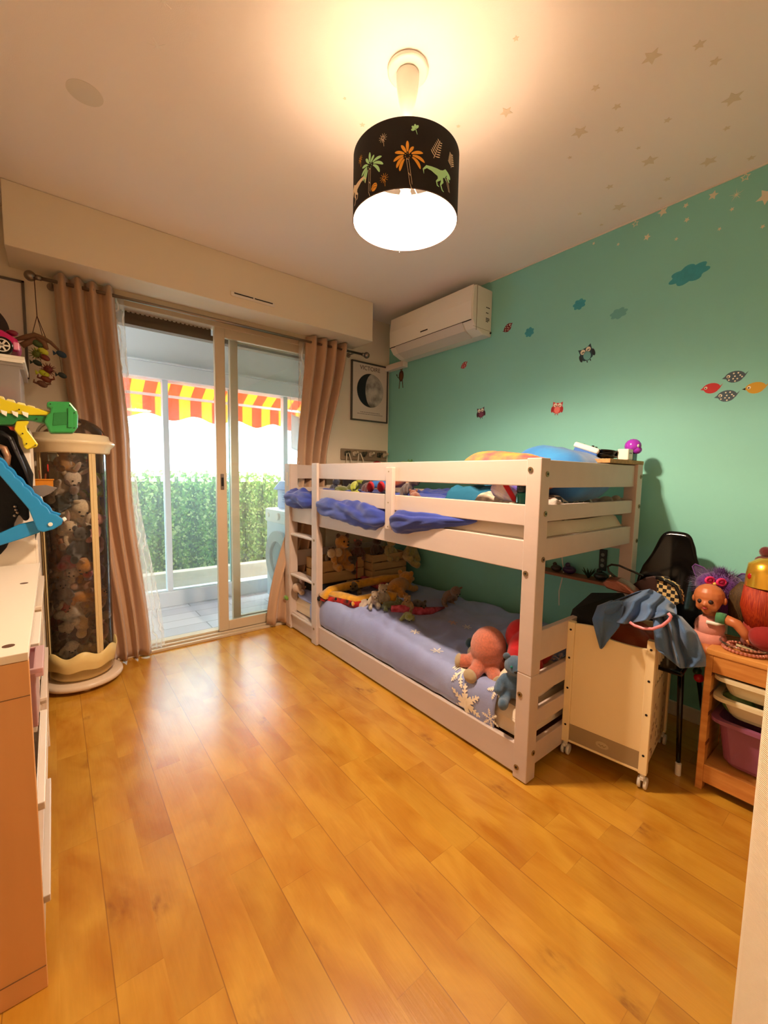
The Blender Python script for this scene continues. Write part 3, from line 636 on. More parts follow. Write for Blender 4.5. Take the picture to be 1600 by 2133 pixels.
# monkey sticker
p = at(836, 778, x=W); mk = thing('monkey_sticker', 'brown hanging monkey sticker below the air conditioner corner', 'sticker', (W, p.y, p.z))
def flat_el(nm, a, b_, ra, rb, M_, t, par): MB().prism([(-(a + ra * cos(k * pi / 10)), b_ + rb * sin(k * pi / 10)) for k in range(20)], 'x', -.0004 - t, -.0002 - t).build(nm, M_, par, local=True)
mb_, mb2 = flat('monkey_brown', 66, 38, 22), flat('monkey_tan', 110, 72, 40)
flat_el('head', .0, .06, .034, .032, mb_, 0, mk); flat_el('body', 0, -.02, .032, .048, mb_, 0, mk); flat_el('belly', 0, -.025, .02, .032, mb2, .0003, mk); flat_el('face', 0, .052, .024, .02, mb2, .0003, mk)
for sg in (-1, 1):
    flat_el('ear', sg * .036, .07, .012, .013, mb_, .0001, mk)
    b = MB(); b.tube([(-.0006, sg * .016, -.06), (-.0006, sg * .022, -.10), (-.0006, sg * .026, -.125)], .0045, 6, flat=.1); b.build('leg', mb_, mk, local=True)
    b = MB(); b.tube([(-.0006, sg * .02, .08), (-.0006, sg * .012, .12)], .0045, 6, flat=.1); b.build('arm', mb_, mk, local=True)
b = MB(); b.tube([(-.0006, .03 + .022 + (.026 - .0025 * k) * cos(k * .6 + 2.6), -.01 + (.028 - .0025 * k) * sin(k * .6 + 3.8)) for k in range(10)], .003, 6, flat=.1); b.build('tail', flat('monkey_tail', 40, 40, 44), mk, local=True)

# ------------------------------------------------------------------ curtains, rod, pictures
RZ = 2.155; RY = 2.885
rod = thing('curtain_rod', 'brushed metal curtain rod with round finials above the sliding door', 'curtain rod', (1.0, RY, RZ))
MB().cyl((-.02, RY, RZ), (2.04, RY, RZ), .0095, seg=16).build('rod', M_steel, rod, smooth=True)
for x in (-.05, 2.075):
    MB().sph((x, RY, RZ), (.026, .026, .026)).build('finial', M_steel, rod, smooth=True)
    MB().cyl((x * 1 + (.02 if x < 1 else -.02), RY, RZ), (x + (.045 if x < 1 else -.045), RY, RZ), .013, seg=16).build('collar', M_steel, rod, smooth=True)
for x in (.035, 1.96):
    b = MB(); b.cyl((x, RY, RZ), (x, D - .0005, RZ), .006); b.cyl((x, D - .006, RZ), (x, D - .0005, RZ), .02); b.build('bracket', M_steel, rod)
def curtain(name, top, mid, bot, zt, zm, zb, folds, amp, label, y=RY, ymid=None, M_=M_curtain, seed=1, ybot=None):
    """top, mid, bot: (x0, x1) spans"""
    rn = random.Random(seed); ph = [rn.uniform(-.5, .5) for _ in range(40)]
    NU, NV = folds * 12, 46
    def f(u, v):
        z = zt + (zb - zt) * v; vm = (zt - zm) / (zt - zb)
        if v < vm: t = v / vm; s_ = t * t * (3 - 2 * t); a0, a1 = top[0] + (mid[0] - top[0]) * s_, top[1] + (mid[1] - top[1]) * s_
        else: t = (v - vm) / (1 - vm); s_ = t * t * (3 - 2 * t); a0, a1 = mid[0] + (bot[0] - mid[0]) * s_, mid[1] + (bot[1] - mid[1]) * s_
        q = u * folds; uu = u + .012 * sin(q * 2 * pi + ph[3]) * v
        x = a0 + (a1 - a0) * uu + .012 * ns(u * 4, v * 2, seed, 1)
        A = amp * (1 - .2 * v + .5 * ns(u * 4, v * 1.2, seed + 3)) ; c = cos(q * 2 * pi + .9 * v * ns(u * 6, v, seed) * 2)
        c = math.copysign(abs(c) ** .8, c)
        yy = y if ymid is None else y + (ymid - y) * min(1, v / vm)
        if ybot is not None and v > vm: yy = ymid + (ybot - ymid) * (v - vm) / (1 - vm)
        return (x, min(yy + A * c + .008 * ns(u * 9, v * 7, seed), D - .006), z)
    b = MB(); b.grid(f, NU, NV); return b.build(name, M_, smooth=True, solid=.003, label=label, cat='curtain')
cL = curtain('curtain', (.045, .318), (.11, .372), (.215, .452), 2.195, 1.2, .012, 4, .034, 'long taupe curtain left of the sliding door behind the toy tube', ymid=2.92, seed=2, ybot=2.925)
cR = curtain('curtain', (1.535, 1.90), (1.49, 1.735), (1.225, 1.60), 2.20, 1.22, .03, 4, .038, 'taupe curtain right of the sliding door, swept back behind the bunk', ymid=2.945, seed=5, ybot=2.93)
# eyelets in both curtains
for cur, xs in ((cL, (.08, .15, .215, .285)), (cR, (1.58, 1.67, 1.76, 1.85))):
    for x in xs:
        b = MB(); b.tube([(x, RY + .021 * cos(a), RZ + .021 * sin(a)) for a in [2 * pi * k / 20 for k in range(20)]], .0035, 6, closed=True)
        b.build('eyelet', M_steel, cur, smooth=True)
curtain('sheer_curtain', (.30, .365), (.335, .40), (.38, .53), 2.17, 1.2, .03, 3, .010, 'thin white patterned sheer beside the left taupe curtain', y=2.93, ymid=2.95, M_=M_sheer, seed=8)
curtain('sheer_curtain', (1.50, 1.70), (1.50, 1.66), (1.35, 1.6), 2.17, 1.5, .05, 3, .010, 'thin cream sheer showing along the right taupe curtain', y=2.955, ymid=2.965, M_=M_sheer, seed=9)
def frame(name, x0, x1, z0, z1, label):
    t = thing(name, label, 'picture', (x0, D, z0)); fw = .012
    b = MB(); b.bb(x0, x1, D - .02, D - .0005, z1 - fw, z1); b.bb(x0, x1, D - .02, D - .0005, z0, z0 + fw); b.bb(x0, x0 + fw, D - .02, D - .0005, z0, z1); b.bb(x1 - fw, x1, D - .02, D - .0005, z0, z1)
    b.build('frame', mat('dark_frame', srgb(92, 84, 76), .35, metal=.4), t, bevel=.001)
    b = MB(); b.bb(x0 + fw, x1 - fw, D - .012, D - .002, z0 + fw, z1 - fw); b.build('print', mat('poster_paper', srgb(222, 206, 192), .5), t)
    return t
fr = frame('framed_poster', 1.985, 2.375, 1.632, 2.125, 'framed grey moon poster reading VICTOIRE beside the right curtain')
M_moon = mat('moon_grey', srgb(205, 196, 186), .8, col2=srgb(120, 112, 106), vscale=11)
mc = (2.185, 1.895); mr = .142
b = MB(); b.prism([(mc[0] + mr * cos(a), mc[1] + mr * sin(a)) for a in [2 * pi * k / 60 for k in range(60)]], 'y', D - .0135, D - .0121); b.build('moon', M_moon, fr)
b = MB(); b.prism([(mc[0] + mr * cos(a), mc[1] + mr * sin(a)) for a in [pi * .46 + pi * 1.08 * k / 30 for k in range(31)]] + [(mc[0] + .02 - .075 * sin(t), mc[1] - mr * cos(t)) for t in [.12 + (pi - .24) * k / 20 for k in range(21)]], 'y', D - .0145, D - .0136); b.build('moon_shadow', mat('moon_black', srgb(18, 24, 32), .6), fr)
def text(s_, size, loc, par, M_, name='lettering', rot=(pi / 2, 0, 0), al='CENTER'):
    cu = bpy.data.curves.new(name, 'FONT'); cu.body = s_; cu.size = size; cu.align_x = al; cu.extrude = .0004
    tmp = bpy.data.objects.new(name, cu); COL.objects.link(tmp); dg = bpy.context.evaluated_depsgraph_get(); me = bpy.data.meshes.new_from_object(tmp.evaluated_get(dg))
    bpy.data.objects.remove(tmp); me.transform(Matrix.LocRotScale(Vector(loc), Euler(rot), None)); me.transform(wmat(par).inverted()); me.materials.clear(); me.materials.append(M_)
    o = bpy.data.objects.new(name, me); COL.objects.link(o); o.parent = par; return o
M_ink = flat('poster_ink', 90, 74, 64)
text('VICTOIRE', .05, (2.18, D - .0130, 2.062), fr, M_ink)
b = MB(); rq = random.Random(1)
for z_, x0, x1 in ((1.705, 2.08, 2.28), (1.690, 2.05, 2.31)):
    x = x0
    while x < x1: 
        w_ = rq.uniform(.008, .02); b.bb(x, x + w_, D - .0128, D - .0121, z_, z_ + .006); x += w_ + .004
b.build('small_print', flat('poster_small', 150, 132, 120), fr)
f2 = frame('framed_poster', -.52, -.077, 1.65, 2.15, 'framed moon poster left of the left curtain, mostly out of view')
b = MB(); b.prism([(-.31 + .165 * cos(a), 1.875 + .15 * sin(a)) for a in [2 * pi * k / 60 for k in range(60)]], 'y', D - .0135, D - .0121); b.build('dark_moon', mat('moon_black2', srgb(60, 50, 52), .6), f2)
# hook rail with elephant-ish wooden hooks
hr = thing('hook_rail', 'wooden coat hook rail on the wall under the moon poster', 'hook rail', (1.9, D, 1.29))
MB().bb(1.889, 2.372, D - .018, D - .0005, 1.295, 1.388).build('board', mat('taupe_wood', srgb(150, 128, 100), .7, var=.15, vscale=20), hr, bevel=.006)
for k, x in enumerate((1.94, 2.02, 2.11, 2.19, 2.28, 2.345)):
    b = MB(); b.tube([(x, D - .018, 1.352), (x, D - .04, 1.348), (x + .012, D - .05, 1.358)], [.009, .008, .006], 10); b.sph((x + .012, D - .05, 1.36), .011)
    b.prism([(x - .02, 1.33), (x + .018, 1.325), (x + .022, 1.36), (x + .005, 1.37), (x - .018, 1.362)], 'y', D - .028, D - .0181)
    b.build('hook', flat('hook_dark', 62, 62, 44) if k % 2 == 0 else flat('hook_pale', 196, 178, 150), hr, smooth=True)
# things hanging from the rail
def bag(x, z, wd, h, M_, label, name='bag', strap=True, cat='bag'):
    t = thing(name, label, cat, (x, D - .09, z - h))
    b = MB(); b.sph((x, D - .085, z - h / 2), (wd / 2, .06, h / 2)); b.build('body', M_, t, smooth=True)
    if strap:
        b = MB(); b.tube([(x - wd * .3, D - .085, z - .03), (x - .01, D - .055, 1.345), (x + .012, D - .052, 1.352), (x + wd * .3, D - .085, z - .03)], .004, 8); b.build('strap', cloth(214, 200, 176), t)
bag(1.93, 1.262, .12, .3, cloth(40, 34, 40), 'small dark bag hung on the leftmost hook'); bag(2.05, 1.268, .14, .28, cloth(90, 86, 88), 'grey bag hung on the second hook')
bag(2.215, 1.295, .17, .25, cloth(168, 24, 30), 'red sun hat hung from the hook rail', 'sun_hat', False, 'hat')
bag(2.33, 1.28, .12, .25, cloth(150, 160, 90), 'pale green soft hat on the last hooks', 'green_hat', False, 'hat')
# driftwood mobile with creatures
mo = thing('driftwood_mobile', 'driftwood mobile with hanging bright creatures left of the curtain', 'mobile', (0, 2.83, 1.4))
M_wood2 = mat('driftwood', srgb(130, 92, 64), .8, var=.2, vscale=30); M_str = flat('dark_string', 60, 24, 22)
def A(u, v): return tuple(at(u, v, y=2.83))
b = MB(); b.tube([A(72, 590), A(77, 658)], .0022, 6); b.tube([A(77, 658), A(67, 697)], .0018, 6); b.tube([A(77, 658), A(89, 702)], .0018, 6); b.tube([A(77, 658), A(97, 708)], .0018, 6)
b.tube([(A(72, 590)[0], 2.83, A(72, 590)[2]), (-.035, RY, RZ + .012), (-.035, RY + .012, RZ)], .002, 6); b.build('strings', M_str, mo)
b = MB(); b.tube([A(32, 707), A(55, 702), A(72, 698), A(90, 705), A(105, 713), A(122, 729)], [.008, .013, .014, .013, .009, .006], 8)
b.tube([A(45, 720), A(62, 712), A(74, 705)], [.014, .014, .01], 8); b.tube([A(75, 702), A(92, 715), A(97, 728)], [.012, .014, .01], 8); b.build('driftwood', M_wood2, mo, smooth=True)
cr = [((78, 716), .03, (60, 84, 44), 'turtle'), ((90, 732), .028, (190, 200, 60), 'fish'), ((94, 745), .026, (120, 44, 30), 'fish'), ((100, 770), .033, (110, 40, 34), 'urchin'), ((76, 737), .030, (96, 110, 30), 'urchin'), ((92, 778), .028, (196, 206, 40), 'fish'), ((78, 756), .024, (36, 52, 38), 'fish'), ((96, 790), .028, (120, 56, 26), 'crab'), ((128, 738), .028, (40, 66, 90), 'fish'), ((130, 782), .024, (48, 58, 58), 'fish'), ((88, 800), .028, (110, 70, 50), 'crab')]
for (u, v), r, c, k in cr:
    P_ = Vector(A(u, v)); M_ = plastic(*c, .6); b = MB(); b.sph(P_, (r * .85, r * .55, r * .55), (0, .5, 0))
    if k == 'urchin':
        b = MB(); b.sph(P_, r * .6)
        for q in range(26):
            d = Vector((cos(q * 2.4) * math.sqrt(1 - (q / 13 - 1) ** 2), q / 13 - 1, sin(q * 2.4) * math.sqrt(1 - (q / 13 - 1) ** 2))); b.tube([P_ + d * r * .4, P_ + d * r * 1.15], [.003, .0008], 5)
    elif k == 'crab':
        for sg in (-1, 1):
            b.tube([P_ + Vector((sg * r * .6, 0, 0)), P_ + Vector((sg * r * 1.2, 0, r * .2)), P_ + Vector((sg * r * 1.1, 0, r * .7))], [.006, .005, .003], 6)
    else: b.prism([(P_.x - r * .7, P_.z), (P_.x - r * 1.3, P_.z + r * .5), (P_.x - r * 1.2, P_.z - r * .4)], 'y', P_.y - .004, P_.y + .004)
    b.build('hanging_creature', M_, mo, smooth=True)
b = MB(); b.tube([A(80, 716), A(92, 800)], .001, 5); b.tube([A(122, 729), A(130, 782)], .001, 5); b.build('thread', M_str, mo)

# ------------------------------------------------------------------ bunk bed
bed = thing('bunk_bed', 'whitewashed wooden low bunk bed with ladder along the teal wall', 'bed', (XB, YB0, 0))
BX1 = 2.27; PW = .06
def bolt(p, ax, par, r=.0105):
    d = {'x': Vector((-1, 0, 0)), 'y': Vector((0, -1, 0))}[ax]; p = Vector(p)
    b = MB(); b.cyl(p, p + d * .003, r, seg=20); o = b.build('bolt', M_screw, par, bevel=.0008)
    b = MB(); b.cyl(p + d * .003, p + d * .0034, r * .45, seg=6); b.build('socket', M_dark, o)
def post(x0, x1, y0, y1, z0=.004):
    b = MB(); b.bb(x0, x1, y0, y1, z0, .4285); b.bb(x0, x1, y0, y1, .4305, HB); b.bb(x0 + .002, x1 - .002, y0 + .002, y1 - .002, .42, .44)
    return b.build('post', M_bed, bed, bevel=.003)
p1 = post(XB, XB + PW, YB0, YB0 + PW); p2 = post(BX1 - PW, BX1, YB0, YB0 + PW); p3 = post(BX1 - PW, BX1, YB1 - PW, YB1); p4 = post(XB, XB + PW, YB1 - .085, YB1)
for z in (1.20, .815, .345, .05): bolt((XB, YB0 + .043, z), 'x', p1)
for z in (1.185, 1.04, .87, .115): bolt((XB + .040, YB0, z), 'y', p1)
for z in (1.185, 1.04, .87): bolt((BX1 - .02, YB0, z), 'y', p2)
def rail(name, x0, x1, y0, y1, z0, z1): 
    b = MB(); b.bb(x0, x1, y0, y1, z0, z1); return b.build(name, M_bed, bed, bevel=.003)
FX0, FX1 = XB + .012, XB + .036
yU = 2.495
rail('guard_rail', FX0, FX1, YB0 + PW, yU - .055, 1.140, 1.238); rail('guard_rail', FX0, FX1, YB0 + PW, yU - .055, .990, 1.070)
rail('side_rail', FX0, FX1, YB0 + PW, YB1 - .08, .820, .935); rail('lower_side_rail', FX0, FX1, YB0 + PW, YB1 - .08, .012, .132)
b = MB(); b.bb(XB - .012, FX0, 1.647, 1.702, .890, 1.212); sp = b.build('guard_batten', M_bed, bed, bevel=.004)
for z in (1.19, 1.03, .905):
    b = MB(); b.cyl((XB - .0121, 1.676, z), (XB - .0131, 1.676, z), .004); b.build('screw', M_screw, sp)
# back long rails
for z0, z1 in ((1.140, 1.238), (.99, 1.07), (.82, .935), (.012, .132)): rail('back_rail', BX1 - .036, BX1 - .012, YB0 + PW, YB1 - PW, z0, z1)
# end rails, near and far
for (ya, yb) in ((YB0 + .014, YB0 + .038), (YB1 - .038, YB1 - .014)):
    for z0, z1 in ((1.135, 1.238), (1.008, 1.070), (.858, .943), (.466, .587), (.330, .411), (.204, .269), (.045, .132)):
        rail('end_rail', XB + PW, BX1 - PW, ya, yb, z0, z1)
# ladder
b = MB(); b.bb(XB - .006, XB + .012, yU - .06, yU + .01, .0045, HB)
b.prism([(XB + .012, .004), (XB + .045, .004), (XB + .045, .70), (XB + .040, .75), (XB + .022, .80), (XB + .012, .83)], 'y', yU - .055, yU + .005)
lu = b.build('ladder_upright', M_bed, bed, bevel=.003)
for z in (.725, .425, .112): 
    b = MB(); b.cyl((XB - .006, yU - .025, z), (XB - .0085, yU - .025, z), .008); b.build('bolt', M_screw, lu)
b = MB(); b.bb(XB - .006, XB - .0002, YB1 - .082, YB1 - .003, .03, HB - .002); b.build('ladder_upright', M_bed, bed, bevel=.002)
for z in (.735, .432, .125):
    b = MB(); b.bb(XB - .001, XB + .075, yU + .01, YB1 - .085, z - .022, z); b.build('rung', M_bed, bed, bevel=.010, seg=4)
b = MB(); b.bb(XB + .036, XB + .06, YB1 - .30, YB1 - .085, 1.15, 1.235); 
st = MB(); st.bb(XB - .0065, XB - .0060, YB1 - .06, YB1 - .03, 1.08, 1.18); st.build('maker_sticker', flat('maker_sticker', 222, 196, 170), bed)
b.bm.free()
b = MB()
for k in range(12): b.bb(XB + .04, BX1 - .04, YB0 + .1 + k * .165, YB0 + .17 + k * .165, .858, .874)
b.build('slats', M_bed, bed)
# mattresses
M_sheet = mat('ivory_sheet', srgb(232, 214, 190), .9, bump=.3, bscale=60)
def mattress(z0, z1, label, M_, y0=YB0 + .05, y1=YB1 - .05, wob=.006):
    x0, x1 = XB + .045, BX1 - .045; h = (z1 - z0)
    b = MB(); NX, NY = 30, 60
    def f(u, v):
        x = x0 + (x1 - x0) * u; y = y0 + (y1 - y0) * v; e = min(u, 1 - u) * (x1 - x0); g = min(v, 1 - v) * (y1 - y0)
        k = min(1, e / .05) ; k2 = min(1, g / .05); z = z1 - h * .45 * (1 - math.sqrt(max(0, 1 - (1 - k) ** 2))) - h * .45 * (1 - math.sqrt(max(0, 1 - (1 - k2) ** 2)))
        return (x, y, max(z0 + .01, z) + wob * ns(x * 5, y * 5, z0))
    b.grid(f, NX, NY)
    b.bb(x0 + .004, x1 - .004, y0 + .004, y1 - .004, z0, z1 - h * .4)
    return b.build('mattress', M_, smooth=False, label=label, cat='mattress')
mattress(.876, .995, 'ivory mattress on the upper bunk', M_sheet); mattress(.135, .25, 'ivory mattress on the lower bunk', M_sheet)
# lower duvet, grey blue with snowflakes
M_duv = mat('duvet_grey_blue', srgb(158, 170, 216), .8, sheen=.2, bump=.25, bscale=120, col2=srgb(140, 148, 196), vscale=3)
def duv_z(x, y):
    z = .30 + .05 * ns(x * 2.2, y * 2.0, 5) + .022 * ns(x * 6, y * 5, 2) + .008 * ns(x * 16, y * 9, 4) - .022 * abs(ns(x * 5 + y * 3, y * 9 - x * 4, 7)) + .008
    z += .05 * max(0, (x - 1.7)) + .035 * math.exp(-((y - 1.9) / .35) ** 2 - ((x - 1.6) / .25) ** 2) * 1
    return z
def duvf(u, v):
    y = 1.00 + (2.58 - 1.00) * v + .03 * ns(u * 3, v, 9); xs_ = 1.36 + .12 * 0
    if u < .12:
        t = u / .12; top = duv_z(1.43, y); low = .122 + (.02 if y > 1.15 else .0) + .01 * ns(y * 6, 1)
        x = 1.399 + .036 * t * t - .012 * sin(t * pi) - .003; z = low + (top - low) * (1 - (1 - t) ** 1.8)
        x += .004 * ns(y * 18, z * 12, 3)
    else:
        x = 1.435 + (2.225 - 1.435) * (u - .12) / .88; z = duv_z(x, y)
    e = min(v, 1 - v) * 1.58
    if e < .05 and u >= .12: z -= (1 - e / .05) ** 2 * .035
    return (x, y, z)
b = MB(); b.grid(duvf, 90, 130)
duv = b.build('duvet', M_duv, smooth=True, solid=.004, soff=0, label='grey blue duvet with white snowflakes on the lower bunk', cat='duvet')
def flake(par, cx, cy, r, M_, thick=1.0, petals=6, fill=False, rot=.2):
    """snowflake print lying on the duvet top or its front drop"""
    b = MB()
    def P_(a, r_): 
        x, y = cx + r_ * cos(a), cy + r_ * sin(a)
        if x < 1.435:
            top = duv_z(1.43, y); low = .122 + (.02 if y > 1.15 else .0) + .01 * ns(y * 6, 1); z = max(low + .004, top - (1.435 - x)); fr_ = (z - low) / (top - low); t = 1 - max(0, 1 - fr_) ** (1 / 1.8)
            return Vector((1.399 + .036 * t * t - .012 * sin(t * pi) - .003 + .004 * ns(y * 18, z * 12, 3) - .0055, y, z + .002))
        return Vector((x, y, duv_z(x, y) + .0055))
    def seg_(p0, p1, w_):
        n = 6; L = []
        for i in range(n + 1):
            t = i / n; a = (p0[0] + (p1[0] - p0[0]) * t, p0[1] + (p1[1] - p0[1]) * t); L.append(a)
        dx, dy = p1[0] - p0[0], p1[1] - p0[1]; l = math.hypot(dx, dy) or 1; nx, ny = -dy / l * w_, dx / l * w_; V = []
        for (a, c) in L:
            q = []
            for s_ in (1, -1):
                X_, Y_ = a + nx * s_, c + ny * s_; q.append(b.bm.verts.new(P_(math.atan2(Y_ - cy, X_ - cx), math.hypot(X_ - cx, Y_ - cy))))
            V.append(q)
        for A_, B_ in zip(V, V[1:]): b.bm.faces.new((A_[0], A_[1], B_[1], B_[0]))
    w_ = r * .045 * thick
    for k in range(petals):
        a = rot + k * 2 * pi / petals; C_ = lambda rr_, d=0: (cx + rr_ * cos(a + d), cy + rr_ * sin(a + d))
        seg_((cx, cy), C_(r), w_)
        for q in (.35, .55, .75):
            for sg in (-1, 1):
                e = (C_(r * q)[0] + r * .26 * (1.1 - q * .6) * cos(a + sg * .9), C_(r * q)[1] + r * .26 * (1.1 - q * .6) * sin(a + sg * .9)); seg_(C_(r * q), e, w_ * .8)
        if fill:
            for sg in (-.18, .18): seg_((cx, cy), C_(r * .5, sg * 1.3), w_ * 1.6)
    b.build('snowflake_print', M_, par, smooth=True)
M_fl = mat('flake_white', srgb(244, 234, 214), .8); M_fl2 = mat('flake_pink', srgb(214, 170, 160), .8)
def fa(u, v): 
    p_ = at(u, v, z=.31)
    for _ in range(4): p_ = at(u, v, z=duv_z(max(1.435, p_.x), p_.y))
    if p_.x < 1.437:
        q_ = at(u, v, x=1.402); return 1.435 - max(0, duv_z(1.435, q_.y) - q_.z), q_.y
    return p_.x, p_.y
for u, v, r, M_, th, fi, ro in ((910, 1358, .034, M_fl, 1.1, False, .2), (968, 1398, .062, M_fl, 1.3, False, .5), (975, 1462, .088, M_fl, 1.15, True, .1), (1035, 1436, .045, M_fl, 1.2, False, .8), (1026, 1496, .045, M_fl, 1, False, .2), (973, 1308, .028, M_fl, 1, False, .1), (943, 1298, .03, M_fl2, 1.5, False, .4), (865, 1318, .03, M_fl, 1.2, False, .7), (1160, 1270, .10, M_fl2, 1, False, .3), (1050, 1395, .06, M_fl, 1, False, .3), (1165, 1375, .06, M_fl2, 1, False, .3), (915, 1270, .03, M_fl2, 1, False, .6)):
    x_, y_ = fa(u, v)
    if x_ < 2.2: flake(duv, x_, y_, r, M_, th, 6, fi, ro)
# upper duvets and linen
M_blue = mat('blue_duvet', srgb(40, 66, 168), .75, sheen=.3, bump=.25, bscale=120, col2=srgb(30, 50, 140), vscale=5)
def roll(name, c0, c1, ry, rz, M_, label, cat, par=None, seed=0, fold=.010, x=None, xr=.03, taper=(1, 1)):
    """bulging bedding squeezed along y"""
    b = MB(); NU, NV = 48, 60
    def f(u, v):
        a = 2 * pi * u; y = c0[1] + (c1[1] - c0[1]) * v; cx_ = c0[0] + (c1[0] - c0[0]) * v; cz = c0[2] + (c1[2] - c0[2]) * v
        e = math.sqrt(max(0.0, 1 - (2 * v - 1) ** 6)) * (taper[0] + (taper[1] - taper[0]) * v)
        k = 1 + .09 * ns(cos(a) * 2 + seed, y * 7, sin(a) * 2)
        fz = fold * sin(a * 5 + 9 * ns(y * 3, seed, cos(a))) * e + fold * ns(cos(a) * 3, y * 16, sin(a) * 3 + seed)
        return (cx_ + (xr * k + fz * .6) * cos(a) * e, y, cz + (rz * k + fz) * sin(a) * e)
    b.grid(f, NU, NV, closeu=True); 
    return b.build(name, M_, par, smooth=True, label=label, cat=cat)
# blue duvet overhanging between the rails: one thing of three joined bulges
bd = thing('blue_duvet', 'deep blue duvet bulging out between the upper guard rails', 'duvet', (XB + .1, 2.0, .95))
roll('bulge', (XB + .030, 1.71, .935), (XB + .02, 2.45, .962), 0, .066, M_blue, None, None, bd, 1, .012, xr=.062)
roll('bulge', (XB + .035, 1.13, .985), (XB + .01, 1.665, .930), 0, .066, M_blue, None, None, bd, 4, .012, xr=.062, taper=(.2, 1))
roll('bulge', (XB + .03, 2.50, .995), (XB + .02, 2.90, .990), 0, .066, M_blue, None, None, bd, 7, .010, xr=.07)
b = MB()
def f(u, v):
    x = XB + .07 + .62 * u; y = 1.2 + 1.62 * v; e = min(1, min(u, 1 - u) * 7, min(v, 1 - v) * 9)
    return (x, y, 1.0 + .055 * e * (1 + .5 * ns(x * 5, y * 4, 1)) + .018 * ns(x * 14, y * 10, 2) * e)
b.grid(f, 40, 80); b.build('spread', M_blue, bd, smooth=True)

# ------------------------------------------------------------------ plush library
CACHE = {}
def remesh(b, vox=.03, sm=4):
    bmesh.ops.recalc_face_normals(b.bm, faces=b.bm.faces)
    me = bpy.data.meshes.new('t'); b.bm.to_mesh(me); b.bm.free(); o = bpy.data.objects.new('t', me); COL.objects.link(o)
    r = o.modifiers.new('r', 'REMESH'); r.mode = 'VOXEL'; r.voxel_size = vox; r.use_smooth_shade = True
    s_ = o.modifiers.new('s', 'SMOOTH'); s_.iterations = sm; s_.factor = .6
    dg = bpy.context.evaluated_depsgraph_get(); m2 = bpy.data.meshes.new_from_object(o.evaluated_get(dg)); bpy.data.objects.remove(o)
    return m2
def base_mesh(kind):
    if kind in CACHE: return CACHE[kind]
    b = MB()
    if kind in ('bear', 'bunny', 'dog', 'lion'):
        b.sph((0, 0, .30), (.20, .17, .26)); b.sph((0, -.02, .68), (.19, .17, .175))
        for s_ in (-1, 1):
            b.tube([(s_ * .13, 0, .46), (s_ * .24, -.08, .36), (s_ * .27, -.17, .27)], [.075, .075, .085], 12); b.sph((s_ * .27, -.17, .27), .085)
            b.tube([(s_ * .11, -.02, .14), (s_ * .17, -.2, .09), (s_ * .19, -.33, .10)], [.10, .095, .095], 12); b.sph((s_ * .19, -.34, .11), (.09, .08, .11))
        if kind in ('dog', 'lion'): b.sph((0, -.17, .64), (.10, .10, .075))
        else: b.sph((0, -.16, .64), (.085, .06, .065))
    elif kind == 'lying':
        b.sph((0, 0, .2), (.2, .34, .17)); b.sph((0, -.40, .28), (.17, .17, .16)); b.sph((0, -.53, .24), (.09, .08, .07))
        for s_ in (-1, 1):
            b.tube([(s_ * .13, -.2, .15), (s_ * .2, -.36, .07), (s_ * .2, -.48, .06)], [.08, .07, .075], 10); b.tube([(s_ * .13, .2, .14), (s_ * .24, .3, .07), (s_ * .26, .16, .06)], [.1, .08, .075], 10); b.sph((s_ * .2, -.48, .06), .075)
    elif kind == 'octopus':
        b.sph((0, 0, .52), (.33, .33, .38))
        for k in range(6):
            a = k * pi / 3 + .4; b.tube([(.15 * cos(a), .15 * sin(a), .28), (.3 * cos(a), .3 * sin(a), .15), (.42 * cos(a), .42 * sin(a), .12)], [.14, .13, .13], 12); b.sph((.42 * cos(a), .42 * sin(a), .12), .13)
    elif kind == 'paws':
        b.tube([(0, 0, .3), (.3, 0, .2), (.5, -.1, .1)], [.14, .12, .12], 12); b.sph((.52, -.1, .1), .15); b.sph((-.1, 0, .3), .25); b.tube([(-.1, 0, .3), (-.3, -.2, .1)], [.12, .13], 12); b.sph((-.32, -.22, .1), .15)
    CACHE[kind] = remesh(b, .028); return CACHE[kind]
def setmat(o, M_):
    if not o.data.materials: o.data.materials.append(None)
    o.material_slots[0].link = 'OBJECT'; o.material_slots[0].material = M_
def small(key, fn):
    if key not in CACHE:
        b = MB(); fn(b); me = bpy.data.meshes.new(key); b.bm.to_mesh(me); b.bm.free()
        for p_ in me.polygons: p_.use_smooth = True
        CACHE[key] = me
    return CACHE[key]
